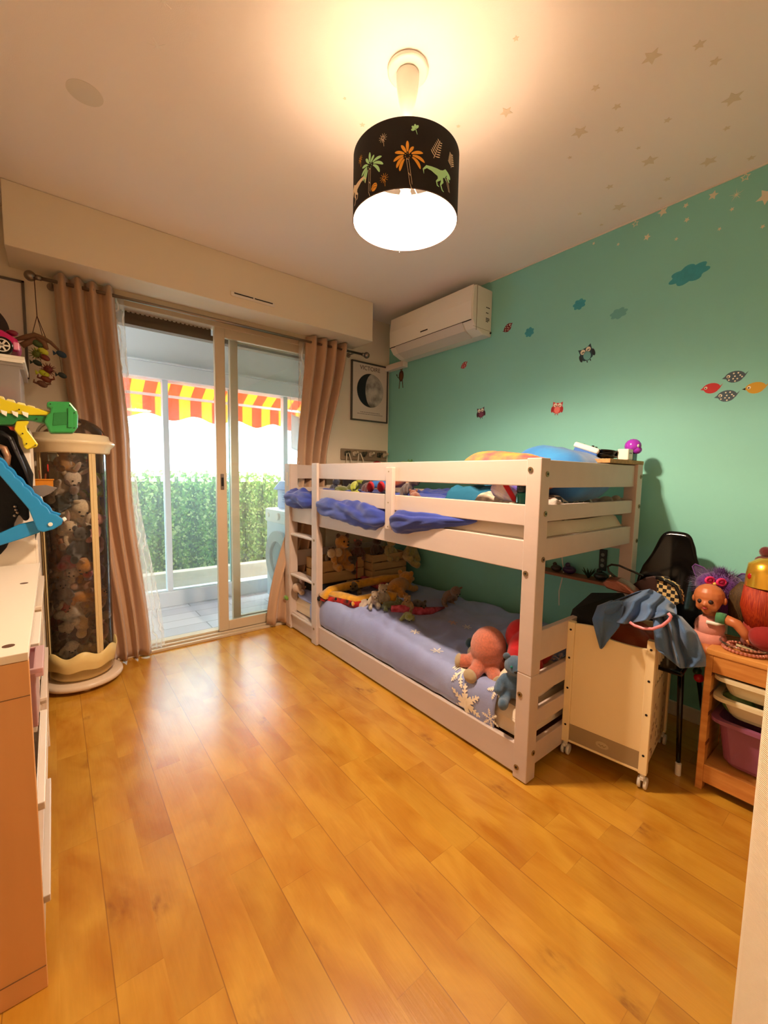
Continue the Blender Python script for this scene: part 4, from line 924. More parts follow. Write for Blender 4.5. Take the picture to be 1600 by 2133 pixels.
def plush(name, label, loc, size, kind='bear', col=(200, 190, 175), accent=None, rot=(0, 0, 0), group=None, ears=True, cat='soft toy', scarf=None, face=True, muzz=None, eyec=(15, 12, 12)):
    t = thing(name, label, cat, loc, rot, group, size); M_ = plushm(*col); Ma = plushm(*(accent or col))
    def part(nm, me, MM, l=(0, 0, 0), r=(0, 0, 0), s_=(1, 1, 1)):
        o = bpy.data.objects.new(nm, me); COL.objects.link(o); o.parent = t; o.location = l; o.rotation_euler = r; o.scale = s_; setmat(o, MM); return o
    part('body', base_mesh(kind), M_)
    hz = (0, -.02, .68) if kind != 'lying' else (0, -.40, .28)
    ball = small('ball', lambda b: b.sph((0, 0, 0), 1, seg=14))
    if kind in ('octopus', 'paws'):
        if kind == 'octopus':
            for k in range(6):
                a = k * pi / 3 + .4; part('foot_pad', ball, Ma, (.50 * cos(a), .50 * sin(a), .11), (0, 0, a), (.075, .135, .13))
        return t
    if ears:
        for s_ in (-1, 1):
            if kind == 'bunny': part('ear', ball, M_, (s_ * .11, .02, .98), (0, s_ * .25, 0), (.065, .035, .22)); part('inner_ear', ball, plushm(224, 178, 160), (s_ * .11, -.004, .98), (0, s_ * .25, 0), (.042, .02, .17))
            elif kind == 'dog': part('ear', ball, Ma, (s_ * .19, -.02, .66), (0, s_ * .25, 0), (.045, .08, .14))
            elif kind == 'lying': part('ear', ball, Ma, (s_ * .13, -.37, .40), (0, s_ * .5, 0), (.06, .035, .07))
            else: part('ear', ball, Ma, (s_ * .145, .0, .83), (0, s_ * .4, 0), (.065, .035, .065))
    if face:
        fy = hz[1] - .155; 
        for s_ in (-1, 1): part('eye', ball, plastic(*eyec, .1), (s_ * .07, fy, hz[2] + .05), (0, 0, 0), (.022, .018, .024))
        part('nose', ball, plastic(24, 16, 14, .4), (0, hz[1] - (.25 if kind in ('dog', 'lion') else .205), hz[2] - .01), (0, 0, 0), (.034, .02, .024))
        if muzz: part('muzzle', ball, plushm(*muzz), (0, hz[1] - .125, hz[2] - .045), (0, 0, 0), (.1, .085, .07))
    if scarf:
        tor = small('torus', lambda b: b.tube([(.15 * cos(a), .13 * sin(a), 0) for a in [2 * pi * k / 24 for k in range(24)]], .045, 10, closed=True))
        part('scarf', tor, cloth(*scarf), (0, 0, .50))
    return t

# ------------------------------------------------------------------ toy tube
TC = (.087, 2.785)
tb = thing('toy_tube', 'tall clear plastic storage tube packed with soft toys', 'storage tube', (TC[0], TC[1], 0))
C3 = (*TC, 0)
MB().lathe([(.0005, .018), (.17, .018), (.185, .022), (.190, .032), (.188, .044), (.178, .050), (.0005, .052)], C3, 64).build('base_disc', mat('cream_disc', srgb(228, 206, 180), .3), tb, smooth=True)
b = MB()
for k in range(4): b.cyl((TC[0] + .13 * cos(k * pi / 2 - 1.5), TC[1] + .13 * sin(k * pi / 2 - 1.5), .001), (TC[0] + .13 * cos(k * pi / 2 - 1.5), TC[1] + .13 * sin(k * pi / 2 - 1.5), .02), .018)
b.build('foot', M_cream, tb)
wav = lambda i, a: (.014 * sin(a * 7)) if i in (4, 5) else (.010 * sin(a * 7) if i == 3 else 0)
MB().lathe([(.0005, .053), (.125, .053), (.142, .07), (.157, .15), (.165, .205), (.160, .206), (.15, .15), (.13, .07)], C3, 90, wav).build('basket_base', mat('butter_plastic', srgb(232, 206, 138), .45), tb, smooth=True)
MB().lathe([(.150, .07), (.150, .6), (.150, 1.275)], C3, 72).build('clear_wall', M_clear, tb, smooth=True)
b = MB()
for a in (-1.05, -2.75, .5, 1.9):
    b.box((TC[0] + .152 * cos(a), TC[1] + .152 * sin(a), .74), (.006, .034, 1.14), (0, 0, a)); b.box((TC[0] + .155 * cos(a), TC[1] + .155 * sin(a), .74), (.006, .010, 1.14), (0, 0, a))
b.build('rib', mat('rib_cream', srgb(216, 190, 138), .4), tb, bevel=.002)
MB().lathe([(.150, 1.262), (.158, 1.255), (.166, 1.262), (.170, 1.285), (.186, 1.302), (.192, 1.312), (.186, 1.322), (.168, 1.33), (.163, 1.352), (.155, 1.356), (.150, 1.34), (.15, 1.262)], C3, 72).build('top_ring', mat('ring_cream', srgb(236, 218, 178), .3), tb, smooth=True)
MB().lathe([(.150 * cos(t), 1.342 + .105 * sin(t)) for t in [pi / 2 * k / 12 for k in range(13)]], C3, 64).build('dome_lid', M_clear, tb, smooth=True)
tube_list = [
 # (px, row, size, kind, colour, accent, rot, scarf, muzz, label)
 (132, 945, .15, 'bear', (190, 130, 40), None, (0, 0, .4), None, None, 'ochre bear at the top left of the tube'),
 (176, 930, .12, 'lying', (96, 110, 60), None, (0, .4, 0), None, None, 'mossy green soft toy under the tube lid'),
 (170, 985, .22, 'dog', (100, 66, 48), (214, 196, 176), (.2, 0, .1), None, (222, 206, 190), 'brown dog with pale muzzle facing out near the tube top'),
 (126, 968, .13, 'paws', (222, 200, 170), None, (0, .8, 0), None, None, 'cream paw shaped toy at upper left of the tube'),
 (140, 1010, .21, 'bunny', (226, 206, 184), None, (.9, .3, .5), None, None, 'cream rabbit lying under the brown dog in the tube'),
 (212, 1010, .17, 'bear', (160, 170, 40), None, (0, .3, -.4), None, None, 'lime green soft toy at the right side of the tube'),
 (215, 1040, .15, 'lying', (214, 176, 40), None, (1.2, 0, 0), None, None, 'yellow soft toy at the right side of the tube'),
 (120, 1045, .16, 'bear', (60, 66, 62), None, (.4, .9, 0), None, None, 'dark slate soft toy in the tube shadow at left'),
 (170, 1070, .24, 'bear', (228, 206, 172), None, (1.0, .2, .2), None, None, 'large cream bear with crossed paws mid tube'),
 (135, 1110, .19, 'bunny', (224, 200, 166), None, (.6, -.6, .3), None, None, 'cream bunny tumbling below the large cream bear'),
 (195, 1095, .17, 'bear', (222, 150, 140), None, (0, .5, -.5), None, None, 'pink soft toy behind the tube rib'),
 (172, 1130, .20, 'bear', (34, 28, 30), None, (.2, 0, 0), None, None, 'black soft toy in the middle of the tube'),
 (220, 1120, .16, 'bunny', (214, 160, 160), None, (.2, 0, -.8), None, None, 'dusty pink bunny at the right side of the tube'),
 (125, 1150, .21, 'bear', (180, 110, 50), None, (.1, .2, .6), None, None, 'ginger bear at the left below the blue claw'),
 (150, 1165, .16, 'paws', (178, 24, 28), None, (0, .5, .4), None, None, 'red cloth toy in the middle of the tube'),
 (180, 1180, .23, 'bear', (206, 138, 44), None, (1.4, .5, .2), (184, 28, 26), None, 'amber bear with a red scarf tipped over in the tube'),
 (122, 1200, .18, 'bunny', (206, 184, 160), None, (.8, .8, 0), None, None, 'beige bunny curled at the tube left side'),
 (128, 1230, .15, 'bear', (140, 120, 116), None, (.4, 0, .2), None, None, 'grey soft toy at the left below the beige bunny'),
 (217, 1180, .15, 'bear', (150, 120, 150), None, (0, 0, -.8), None, None, 'mauve soft toy at the right edge of the tube'),
 (190, 1225, .17, 'lying', (210, 140, 46), None, (0, 0, 1.2), None, None, 'amber lying toy below the red scarfed bear'),
 (155, 1255, .27, 'bunny', (236, 222, 200), None, (-.2, .7, .2), None, None, 'white rabbit with long pink lined ears low in the tube'),
 (122, 1280, .17, 'bear', (180, 60, 40), None, (.5, 0, .6), None, None, 'rust red soft toy at lower left of the tube'),
 (220, 1240, .15, 'bear', (200, 150, 70), None, (0, .2, -.8), None, None, 'honey coloured bear at the tube right side'),
 (192, 1285, .16, 'paws', (214, 180, 130), None, (0, -.5, .2), None, None, 'tan paw shaped toy low in the tube'),
 (135, 1315, .18, 'bear', (214, 196, 172), None, (.9, 0, .2), None, None, 'pale bear at the lower left of the tube'),
 (165, 1310, .21, 'dog', (92, 48, 30), (60, 30, 22), (.3, 1.0, .2), None, (226, 210, 190), 'chestnut dog with white muzzle near the tube bottom'),
 (220, 1300, .15, 'bunny', (220, 160, 150), None, (.3, 0, -.8), None, None, 'small pink bunny at the lower right of the tube'),
 (190, 1335, .19, 'lying', (222, 190, 132), None, (0, 0, .6), None, None, 'sand coloured toy lying at the tube bottom'),
 (145, 1350, .16, 'bear', (226, 208, 184), None, (1.2, 0, 0), None, None, 'cream bear at the very bottom left of the tube'),
 (218, 1340, .15, 'bear', (226, 206, 176), None, (.6, 0, -.6), None, None, 'cream cub at the very bottom right of the tube'),
]
rt = random.Random(11)
def fit_in_tube(t):
    body = next(o_ for o_ in t.children if o_.name.startswith('body'))
    kids = [(o_, v_.co) for o_ in t.children for v_ in list(o_.data.vertices)[::5]]
    for _ in range(8):
        worst = 0; wv_ = None; zl, zh = 9, -9
        mats_ = {o_: wmat(o_) for o_ in t.children}
        for o_, co in kids:
            q = mats_[o_] @ co; d = math.hypot(q.x - TC[0], q.y - TC[1]); zl = min(zl, q.z); zh = max(zh, q.z)
            if d > worst: worst, wv_ = d, q
        if worst > .147:
            k = (worst - .146) / worst; t.location.x -= (wv_.x - TC[0]) * k * .8; t.location.y -= (wv_.y - TC[1]) * k * .8
            if _ > 3: t.scale = tuple(x_ * .93 for x_ in t.scale)
        if zl < .058: t.location.z += .06 - zl
        if zh > 1.30: t.location.z -= zh - 1.298
for u, v, sz, kd, c, ac_, ro, sc_, mz, lb in tube_list:
    p_ = at(u, v, y=2.73)
    dx, dy = p_.x - TC[0], 2.73 - TC[1]
    rr_ = math.hypot(dx, dy); mxr = .150 - sz * .40
    yy = TC[1] - math.sqrt(max(0, mxr ** 2 - min(dx, mxr) ** 2)) if abs(dx) < mxr else TC[1]
    xx = TC[0] + max(-mxr, min(mxr, dx))
    p_ = at(u, v, y=yy); sz *= 1.14; t = plush('soft_toy', lb, (0, 0, 0), sz * .92, kd, c, ac_, ro, 'soft toys packed in the tube', scarf=sc_, muzz=mz)
    off = Euler(ro).to_matrix() @ Vector((0, -.05, .42)) * sz; t.location = (xx - off.x * .9, yy - off.y * .7 + .01, p_.z - off.z)
    fit_in_tube(t)
# filler toys at the back so that the tube is full
for k in range(9):
    t = plush('soft_toy', 'half hidden soft toy deep inside the toy tube', (TC[0] + rt.uniform(-.03, .03), TC[1] + .03, .11 + k * .125), .21, 'bear', rt.choice([(190, 150, 120), (214, 196, 176), (170, 120, 90)]), None, (rt.uniform(-.4, .4), rt.uniform(-.4, .4), rt.uniform(0, 6)), 'hidden soft toys in the tube', face=False); fit_in_tube(t)

# ------------------------------------------------------------------ cabinet at left (stepped storage unit)
CXF = -.056; cab = thing('stepped_storage_unit', 'white stepped toy storage unit at the left edge', 'storage unit', (-.28, 1.65, 0))
M_mel = mat('white_melamine', srgb(238, 226, 208), .35)
Y0, Y1 = 1.128, 2.20; ZC = .787; t_ = .018; CXB = -.5
b = MB(); b.bb(CXB, CXF, Y0, Y0 + t_, .0, ZC - t_ - .001); b.build('end_panel', mat('end_panel_shade_tint', srgb(222, 164, 104), .4, var=.06, vscale=20, stretch=(1, 1, .1)), cab, bevel=.0015)  # orange-brown shade on the near side is put into this panel's colour
b = MB(); b.bb(CXB, CXF, Y1 - t_, Y1, 0, ZC - t_ - .001); b.bb(CXB, CXF - .006, (Y0 + Y1) / 2 - .009, (Y0 + Y1) / 2 + .009, .06, ZC - t_ - .001); b.bb(CXB, CXB + .01, Y0, Y1, .0, ZC - .02); b.bb(CXB, CXF - .004, Y0 + t_, Y1 - t_, .05, .068)
b.build('frame', M_mel, cab, bevel=.0015)
MB().bb(CXB, CXF, Y0, Y1, ZC - t_, ZC).build('top', M_mel, cab, bevel=.0015)
for y in (1.19, 1.83): MB().cyl((CXF - .035, y, ZC), (CXF - .035, y, ZC + .0006), .011, seg=16).build('cam_cover', flat('cam_cover', 90, 60, 40), cab)
b = MB(); b.bb(CXB + .01, CXF - .001, Y0 - .0015, Y0 - .0001, ZC - .095, ZC - .0935); b.bb(CXB + .01, CXF - .001, Y0 - .0015, Y0 - .0001, .055, .0565); b.build('seam', flat('seam_brown', 120, 86, 50), cab)
def tub(name, label, x0, x1, y0, y1, z0, z1, M_, lip=.014, par=None, group=None, cat='bin'):
    b = MB(); tp = .03
    for (a0, a1, c0, c1) in ((x0, x1, y0, y0 + .004), (x0, x1, y1 - .004, y1), (x0, x0 + .004, y0, y1), (x1 - .004, x1, y0, y1)): b.bb(a0, a1, c0, c1, z0, z1)
    b.bb(x0, x1, y0, y1, z0, z0 + .004); b.bb(x0 - lip, x1 + lip, y0 - lip * .3, y0 + .004, z1 - .012, z1); b.bb(x0 - lip, x1 + lip, y1 - .004, y1 + lip * .3, z1 - .012, z1); b.bb(x1 - .002, x1 + lip, y0, y1, z1 - .022, z1); b.bb(x0 - lip, x0 + .002, y0, y1, z1 - .012, z1)
    return b.build(name, M_, par, bevel=.002, label=label, cat=cat, group=group)
pinkb = tub('toy_bin', 'cloudy pink toy bin jutting out under the near shelf of the white unit', -.40, -.048, 1.165, 1.31, .60, .735, glass_mat('pink_cloudy', (.95, .8, .82), .6, 1, (.92, .72, .72), .2))
b = MB(); rq = random.Random(4)
for k in range(16): b.sph((rq.uniform(-.3, -.09), rq.uniform(1.20, 1.27), rq.uniform(.63, .70)), rq.uniform(.014, .024), seg=10)
b.build('building_bricks', plastic(170, 90, 130), kind='stuff', label='jumbled mauve toys inside the cloudy pink bin', cat='toys', smooth=True)
MB().box((-.13, 1.235, .715), (.12, .09, .03), (.1, .1, .2)).build('red_box', plastic(200, 30, 40), label='red box on top of the pink bin contents', cat='box', bevel=.006)
for y0_, y1_, z0_, z1_, c, lb in ((1.68, 2.16, .50, .74, (226, 210, 190), 'white toy bin under the far end of the step unit'), (1.17, 1.63, .22, .42, (232, 220, 206), 'white toy bin under the cloudy pink bin'), (1.34, 1.63, .50, .735, (236, 226, 212), 'white toy bin right behind the cloudy pink bin'), (1.68, 2.16, .22, .44, (222, 204, 186), 'lower white toy bin at the far end of the unit'), (1.17, 1.63, .075, .19, (214, 200, 186), 'shallow white bin nearest the floor in front')):
    tub('toy_bin', lb, -.44, -.058, y0_, y1_, z0_, z1_, plastic(*c))
# tall unit behind
TY0, TY1, TZ = 2.21, 2.60, 1.335
tu = thing('tall_shelf_unit', 'tall white shelf unit between the stepped unit and the toy tube', 'shelf', (-.3, 2.4, 0))
b = MB(); b.bb(CXB, CXF - .012, TY0, TY0 + t_, 0, TZ); b.bb(CXB, CXF - .012, TY1 - t_, TY1, 0, TZ); b.bb(CXB, CXF - .012, TY0, TY1, TZ - t_, TZ); b.bb(CXB, CXB + .01, TY0, TY1, 0, TZ)
for z in (.03, .45, .9): b.bb(CXB, CXF - .014, TY0 + t_, TY1 - t_, z, z + t_)
b.build('frame', M_mel, tu, bevel=.0015)
b = MB(); b.bb(CXF - .0118, CXF - .004, TY0 + .002, TY1 - .002, .05, .88); b.build('door', M_mel, tu, bevel=.001)
# clear bin with red toys on the tall unit
tub('clear_toy_box', 'clear plastic box of red toys on the tall shelf unit', -.42, -.086, 2.23, 2.56, TZ + .001, 1.585, M_frost, cat='box')
b = MB(); rq = random.Random(6)
for k in range(22): b.box((rq.uniform(-.38, -.12), rq.uniform(2.27, 2.5), rq.uniform(TZ + .03, 1.48)), (rq.uniform(.04, .09), rq.uniform(.03, .07), rq.uniform(.02, .05)), (rq.uniform(0, 3), rq.uniform(0, 3), rq.uniform(0, 3)))
b.build('red_toy_pieces', plastic(214, 60, 44, .4), kind='stuff', label='heap of red plastic pieces inside the clear box', cat='toys', bevel=.004)
tub('box_lid', 'white translucent lid on the clear box of red toys', -.43, -.075, 2.22, 2.57, 1.586, 1.612, M_whitep, .006, cat='lid')
# magenta toy car on the lid
car = thing('toy_car', 'magenta toy car parked on the lid of the clear box', 'toy car', (-.2, 2.3, 1.613))
b = MB(); cz = 1.613; cy0, cy1 = 2.24, 2.36
b.prism([(-.40, cz + .02), (-.085, cz + .02), (-.080, cz + .045), (-.09, cz + .07), (-.13, cz + .095), (-.17, cz + .105), (-.24, cz + .14), (-.33, cz + .14), (-.40, cz + .09)], 'y', cy0, cy1)
b.build('body', plastic(190, 18, 100), car, bevel=.012, seg=3)
for x in (-.135, -.33):
    b = MB(); b.cyl((x, cy0 - .004, cz + .035), (x, cy0 + .022, cz + .035), .034, seg=28); wh = b.build('wheel', M_blackp, car, bevel=.003)
    b = MB(); b.cyl((x, cy0 - .0045, cz + .035), (x, cy0 - .006, cz + .035), .008, seg=16)
    for k in range(6): b.box((x + .012 * cos(k * pi / 3), cy0 - .0052, cz + .035 + .012 * sin(k * pi / 3)), (.022, .002, .006), (0, -k * pi / 3, 0))
    b.tube([(x + .023 * cos(a), cy0 - .005, cz + .035 + .023 * sin(a)) for a in [2 * pi * k / 24 for k in range(24)]], .0022, 6, closed=True)
    b.build('hubcap', M_whitep, wh)
MB().box((-.092, cy0 + .01, cz + .04), (.018, .035, .03)).build('bumper_light', plastic(240, 150, 190), car, bevel=.004)
MB().tube([(-.17, cy0 + .02, cz + .14), (-.172, cy0 + .02, cz + .165)], [.006, .003]).build('aerial', M_whitep, car)
MB().sph((-.105, cy0 + .05, cz + .10), (.02, .015, .012)).build('mirror', plastic(120, 10, 40), car, smooth=True)
# crocodile blaster
gu = thing('crocodile_blaster', 'yellow and green crocodile water blaster poking out to the right', 'toy blaster', (-.1, 2.14, 1.3))
GY = 2.14
def G(u, v): p_ = at(u, v, y=GY); return (p_.x, p_.z)
def gp(nm, pts, th, M_, par=gu, off=0, bev=.004): return MB().prism([G(*q) for q in pts], 'y', GY - th / 2 + off, GY + th / 2 + off).build(nm, M_, par, bevel=bev)
GY_ = plastic(206, 190, 30); GG = plastic(46, 140, 70); GG2 = plastic(34, 112, 54)
gp('upper_jaw', [(-90, 800), (-20, 820), (10, 834), (40, 843), (70, 850), (96, 858), (112, 862), (110, 866), (60, 866), (0, 861), (-90, 862)], .05, GY_)
gp('lower_jaw', [(-90, 862), (0, 861), (60, 866), (98, 868), (98, 884), (78, 880), (60, 876), (38, 876), (28, 886), (-90, 886)], .044, GG2)
gp('muzzle_block', [(98, 841), (102, 838), (145, 839), (160, 857), (162, 866), (161, 892), (152, 903), (104, 903), (98, 890), (92, 880), (98, 866), (104, 862), (106, 852), (97, 850)], .075, GG, bev=.006)
gp('barrel_recess', [(112, 862), (140, 860), (140, 886), (110, 888)], .002, GG2, off=-.0385, bev=.0005)
gp('recess_bar', [(141, 852), (150, 852), (150, 892), (141, 892)], .006, GG, off=-.040, bev=.001)
gp('grip', [(34, 878), (58, 877), (62, 880), (55, 888), (58, 897), (70, 912), (80, 926), (76, 931), (56, 937), (50, 932), (46, 915), (30, 895)], .036, GY_, bev=.006)
gp('trigger', [(16, 888), (34, 890), (32, 898), (22, 896)], .014, plastic(150, 40, 24), bev=.002)
for (u, v) in ((2, 855), (25, 857), (46, 858)): gp('tooth', [(u, v), (u + 14, v + 4), (u + 13, v + 14), (u + 3, v + 8)], .006, M_whitep, off=-.027, bev=.001)
for (u, v) in ((0, 828), (22, 835), (44, 842), (64, 848), (82, 854), (100, 858)): gp('back_scale', [(u - 14, v + 3), (u - 6, v - 4), (u + 8, v - 1), (u + 12, v + 6)], .02, mat('pale_yellow', srgb(230, 218, 140), .35), bev=.002)
for (u, v) in ((41, 858 - 3), (56, 925), (74, 928), (48, 904), (105, 844), (145, 847), (154, 862), (154, 893), (77, 874)):
    q = G(u, v); MB().cyl((q[0], GY - .0395, q[1]), (q[0], GY - .016, q[1]), .0022, seg=8).build('screw', M_dark, gu)
# black cape hanging at the end of the tall unit
def P2(u, v, y): p_ = at(u, v, y=y); return (p_.x, p_.y, p_.z)
b = MB()
outl = [(0, 886), (22, 890), (36, 905), (40, 925), (55, 955), (70, 988), (68, 1022), (60, 1050), (62, 1080), (52, 1086), (40, 1070), (30, 1090), (28, 1110), (14, 1140), (0, 1156), (-60, 1150), (-80, 1000), (-60, 900)]
b.prism([(P2(u, v, 2.19)[0], P2(u, v, 2.19)[2]) for u, v in outl], 'y', 2.165, 2.195)
cape = b.build('black_cape', M_black, bevel=.012, seg=4, label='black cloth costume hanging on the end of the tall shelf unit', cat='costume')
b = MB(); b.tube([P2(0, 900, 2.158), P2(22, 912, 2.15), P2(34, 940, 2.15), P2(50, 975, 2.155), P2(62, 1010, 2.16)], [.02, .016, .014, .012, .006], 8, flat=.5); b.tube([P2(-10, 940, 2.155), P2(10, 960, 2.15), P2(30, 990, 2.15), P2(55, 1010, 2.158)], [.02, .018, .016, .006], 8, flat=.5); b.build('fold', mat('black_leather', srgb(30, 26, 26), .45, bump=.3, bscale=60), cape, smooth=True)
b = MB(); b.tube([P2(-6, 930, 2.145), P2(8, 934, 2.142), P2(15, 950, 2.142), P2(14, 968, 2.145), P2(-6, 970, 2.145)], .012, 8); b.build('gold_trim', mat('gold_cloth', srgb(150, 110, 80), .4, metal=.4, bump=.5, bscale=60), cape, smooth=True)
b = MB()
for (u, v) in ((31, 1055), (36, 1068), (30, 1074), (33, 1062)): q = P2(u, v, 2.158); b.sph(q, .006, seg=8)
b.build('silver_beads', M_steel, cape, smooth=True)
# blue folding claw
cl = thing('blue_claw', 'bright blue plastic folding claw toy in front of the black costume', 'toy', (-.1, 2.08, .9))
M_bl = plastic(20, 130, 190, .35)
def CP(nm, pts, th, y, M_): return MB().prism([(P2(u, v, y)[0], P2(u, v, y)[2]) for u, v in pts], 'y', y - th / 2, y + th / 2).build(nm, M_, cl, bevel=.004, seg=3)
def scal(a, b_, n, amp):
    out = []
    for i in range(n * 4 + 1):
        t = i / (n * 4); x = a[0] + (b_[0] - a[0]) * t; y = a[1] + (b_[1] - a[1]) * t; o_ = amp * abs(sin(pi * t * n)); out.append((x + o_ * .8, y - o_ * .6))
    return out
up = scal((-60, 900), (104, 1068), 9, 3) + [(118, 1072), (132, 1082), (128, 1092), (112, 1102), (90, 1108), (78, 1104), (60, 1060), (0, 990), (-70, 915)]
CP('upper_arm', up, .026, 2.10, M_bl); up2 = [(u + 5, v - 4) for u, v in up[:37]] + [(128, 1070), (120, 1078), (90, 1064), (0, 972), (-60, 906)]
CP('upper_arm_ridge', up2, .014, 2.124, M_bl)
CP('lower_arm', [(-60, 1128), (0, 1110), (40, 1092), (75, 1084), (88, 1088), (96, 1100), (82, 1109), (45, 1122), (0, 1136), (-60, 1150)], .022, 2.12, M_bl)
q = P2(105, 1092, 2.0865); MB().cyl((q[0], 2.087, q[2]), (q[0], 2.082, q[2]), .0075, seg=20).build('rivet', M_whitep, cl, bevel=.001)
CP('white_tip', [(128, 1080), (135, 1076), (140, 1082), (133, 1087)], .02, 2.10, M_whitep)
# grey blade toy, orange toy castle and red ring in the gap
gz = thing('grey_toy_blade', 'grey leaf shaped toy blade sticking out behind the black costume', 'toy blade', (0, 2.25, 1.0))
MB().prism([(P2(u, v, 2.2)[0], P2(u, v, 2.2)[2]) for u, v in ((-10, 1030), (70, 1012), (95, 1010), (120, 1016), (105, 1028), (86, 1037), (40, 1045), (-10, 1050))], 'y', 2.196, 2.204).build('blade', mat('grey_blade', srgb(130, 122, 118), .3, metal=.4), gz, bevel=.002)
MB().tube([P2(84, 1034, 2.2), P2(86, 1046, 2.2)], .006).build('peg', M_whitep, gz)
tc_ = thing('toy_castle', 'small orange toy castle tower with a red ring above the grey blade', 'toy', (0, 2.6, 1.0))
MB().bb(-.085, .0, 2.63, 2.66, 1.085, 1.118).build('tower', plastic(206, 130, 30), tc_, bevel=.002)
MB().bb(-.085, .004, 2.625, 2.665, 1.118, 1.124).build('parapet', plastic(206, 130, 30), tc_)
b = MB(); b.tube([(-.03, 2.64, 1.124), (-.028, 2.64, 1.15)], .004, 8); b.tube([(-.05, 2.64, 1.124), (-.052, 2.64, 1.165)], .0035, 8); b.build('mast', plastic(120, 60, 20), tc_)
b = MB(); b.tube([(-.018, 2.64 + .012 * cos(a), 1.178 + .016 * sin(a)) for a in [2 * pi * k / 20 for k in range(20)]], .003, 6, closed=True); b.build('red_ring', plastic(200, 50, 40), tc_)
b = MB(); b.bb(-.43, CXF + .058, TY1 + .001, TY1 + .08, 1.065, 1.084); b.build('ledge', M_mel, tu)

# ------------------------------------------------------------------ upper bunk contents
def A3(u, v, **k): p_ = at(u, v, **k); return (p_.x, p_.y, p_.z)
def blob_thing(name, parts, M_, label, cat, smooth=True, vox=.006, sm=3, bump=0):
    b = MB()
    for q in parts:
        if q[0] == 's': b.sph(q[1], q[2], q[3] if len(q) > 3 else None)
        else: b.tube(q[1], q[2], 12)
    me = remesh(b, vox, sm); o = bpy.data.objects.new(name, me); COL.objects.link(o); me.materials.clear(); me.materials.append(M_)
    c = Vector((0, 0, 0)); zs = 1e9
    for v in me.vertices: c += v.co; zs = min(zs, v.co.z)
    c /= len(me.vertices); c.z = zs; me.transform(Matrix.Translation(-c)); o.location = c
    return tag(o, label, cat)
MZ = 1.0
def put_plush(px, row, x, size, kind, c, label, rot=(0, 0, 0), dz=-.4, **k):
    p_ = at(px, row, x=x); off = Euler(rot).to_matrix() @ Vector((0, 0, .45)) * size
    return plush('soft_toy', label, (p_.x, p_.y, p_.z - off.z), size, kind, c, k.pop('accent', None), rot, k.pop('group', 'soft toys on the upper bunk'), **k)
put_plush(712, 1008, 1.62, .16, 'lying', (110, 118, 40), 'olive green soft toy behind the upper guard rail', (0, 0, 1.2))
put_plush(730, 1006, 1.50, .13, 'bear', (196, 206, 50), 'yellow and lime soft toy behind the upper guard rail', (.8, 0, .6), accent=(120, 190, 50))
put_plush(752, 1010, 1.66, .17, 'bear', (96, 30, 36), 'dark red soft toy between the yellow one and the blue trousers', (.9, 0, .6))
# rag doll with blue trousers and red shoes (lying back, feet to the rail)
dl = thing('rag_doll', 'rag doll in blue trousers and red shoes behind the guard rail', 'doll', A3(784, 1020, x=1.55))
L0 = Vector(A3(786, 1004, x=1.60)); s1 = Vector(A3(772, 1014, x=1.47)); s2 = Vector(A3(794, 1014, x=1.47))
b = MB(); b.tube([L0 + Vector((.08, .02, 0)), s1 + Vector((.02, 0, .012))], [.03, .022], 12); b.tube([L0 + Vector((.08, -.02, 0)), s2 + Vector((.02, 0, .012))], [.03, .022], 12); b.build('trousers', cloth(40, 100, 170), dl, smooth=True)
for q in (s1, s2): MB().sph(q, (.024, .022, .032)).build('shoe', cloth(186, 20, 40), dl, smooth=True)
b = MB(); b.tube([L0 + Vector((.08, 0, .01)), L0 + Vector((.2, 0, .01))], [.05, .045], 12); b.build('jumper', cloth(190, 90, 60), dl, smooth=True)
MB().sph(L0 + Vector((.26, 0, .02)), .055).build('head', cloth(226, 180, 140), dl, smooth=True)
put_plush(800, 1002, 1.85, .16, 'bear', (150, 100, 60), 'brown bear behind the rag doll on the upper bunk', (.2, 0, .9))
put_plush(835, 1012, 1.62, .19, 'bear', (70, 40, 30), 'dark brown soft toy right of the guard batten', (.6, .2, .4))
put_plush(865, 1020, 1.60, .14, 'lying', (150, 76, 36), 'rust brown soft toy right of the guard batten', (0, 0, 2.6))
put_plush(690, 1012, 1.75, .17, 'bear', (60, 66, 96), 'grey blue soft toy at the ladder end of the upper bunk', (.4, 0, .4))
plush('soft_toy', 'bright green soft toy peeking over the bunk in the corner', A3(842, 975, x=2.12), .15, 'lying', (60, 150, 50), None, (0, 0, 1.5), 'soft toys on the upper bunk')
plush('soft_toy', 'brown bear lying by the far end of the upper bunk', (1.95, 2.62, 1.03), .18, 'bear', (130, 90, 60), None, (1.2, 0, 1), 'soft toys on the upper bunk')
# crumpled teal blue cover, thing 1
def crumple(name, x0, x1, y0, y1, zfn, M_, label, cat, nx=50, ny=60, fold=.012, seed=0, edge=.05, par=None):
    b = MB()
    def f(u, v):
        x = x0 + (x1 - x0) * u; y = y0 + (y1 - y0) * v; e = min(1, min(u, 1 - u) * (x1 - x0) / edge, min(v, 1 - v) * (y1 - y0) / edge); e = e * e * (3 - 2 * e)
        r_ = abs(ns(x * 9 + seed, y * 9, seed)) ; z = zfn(x, y)[0] + e * (zfn(x, y)[1] + fold * 2.2 * (r_ - .2) + fold * ns(x * 24, y * 19, seed))
        return (x + .012 * ns(y * 12, seed, 1), y + .015 * ns(x * 12, seed, 4), z)
    b.grid(f, nx, ny); return b.build(name, M_, par, smooth=True, solid=.004 if par is None else 0, label=label, cat=cat)
M_teb = mat('bright_blue_cover', srgb(36, 130, 196), .8, sheen=.3, bump=.3, bscale=90, col2=srgb(24, 100, 170), vscale=6)
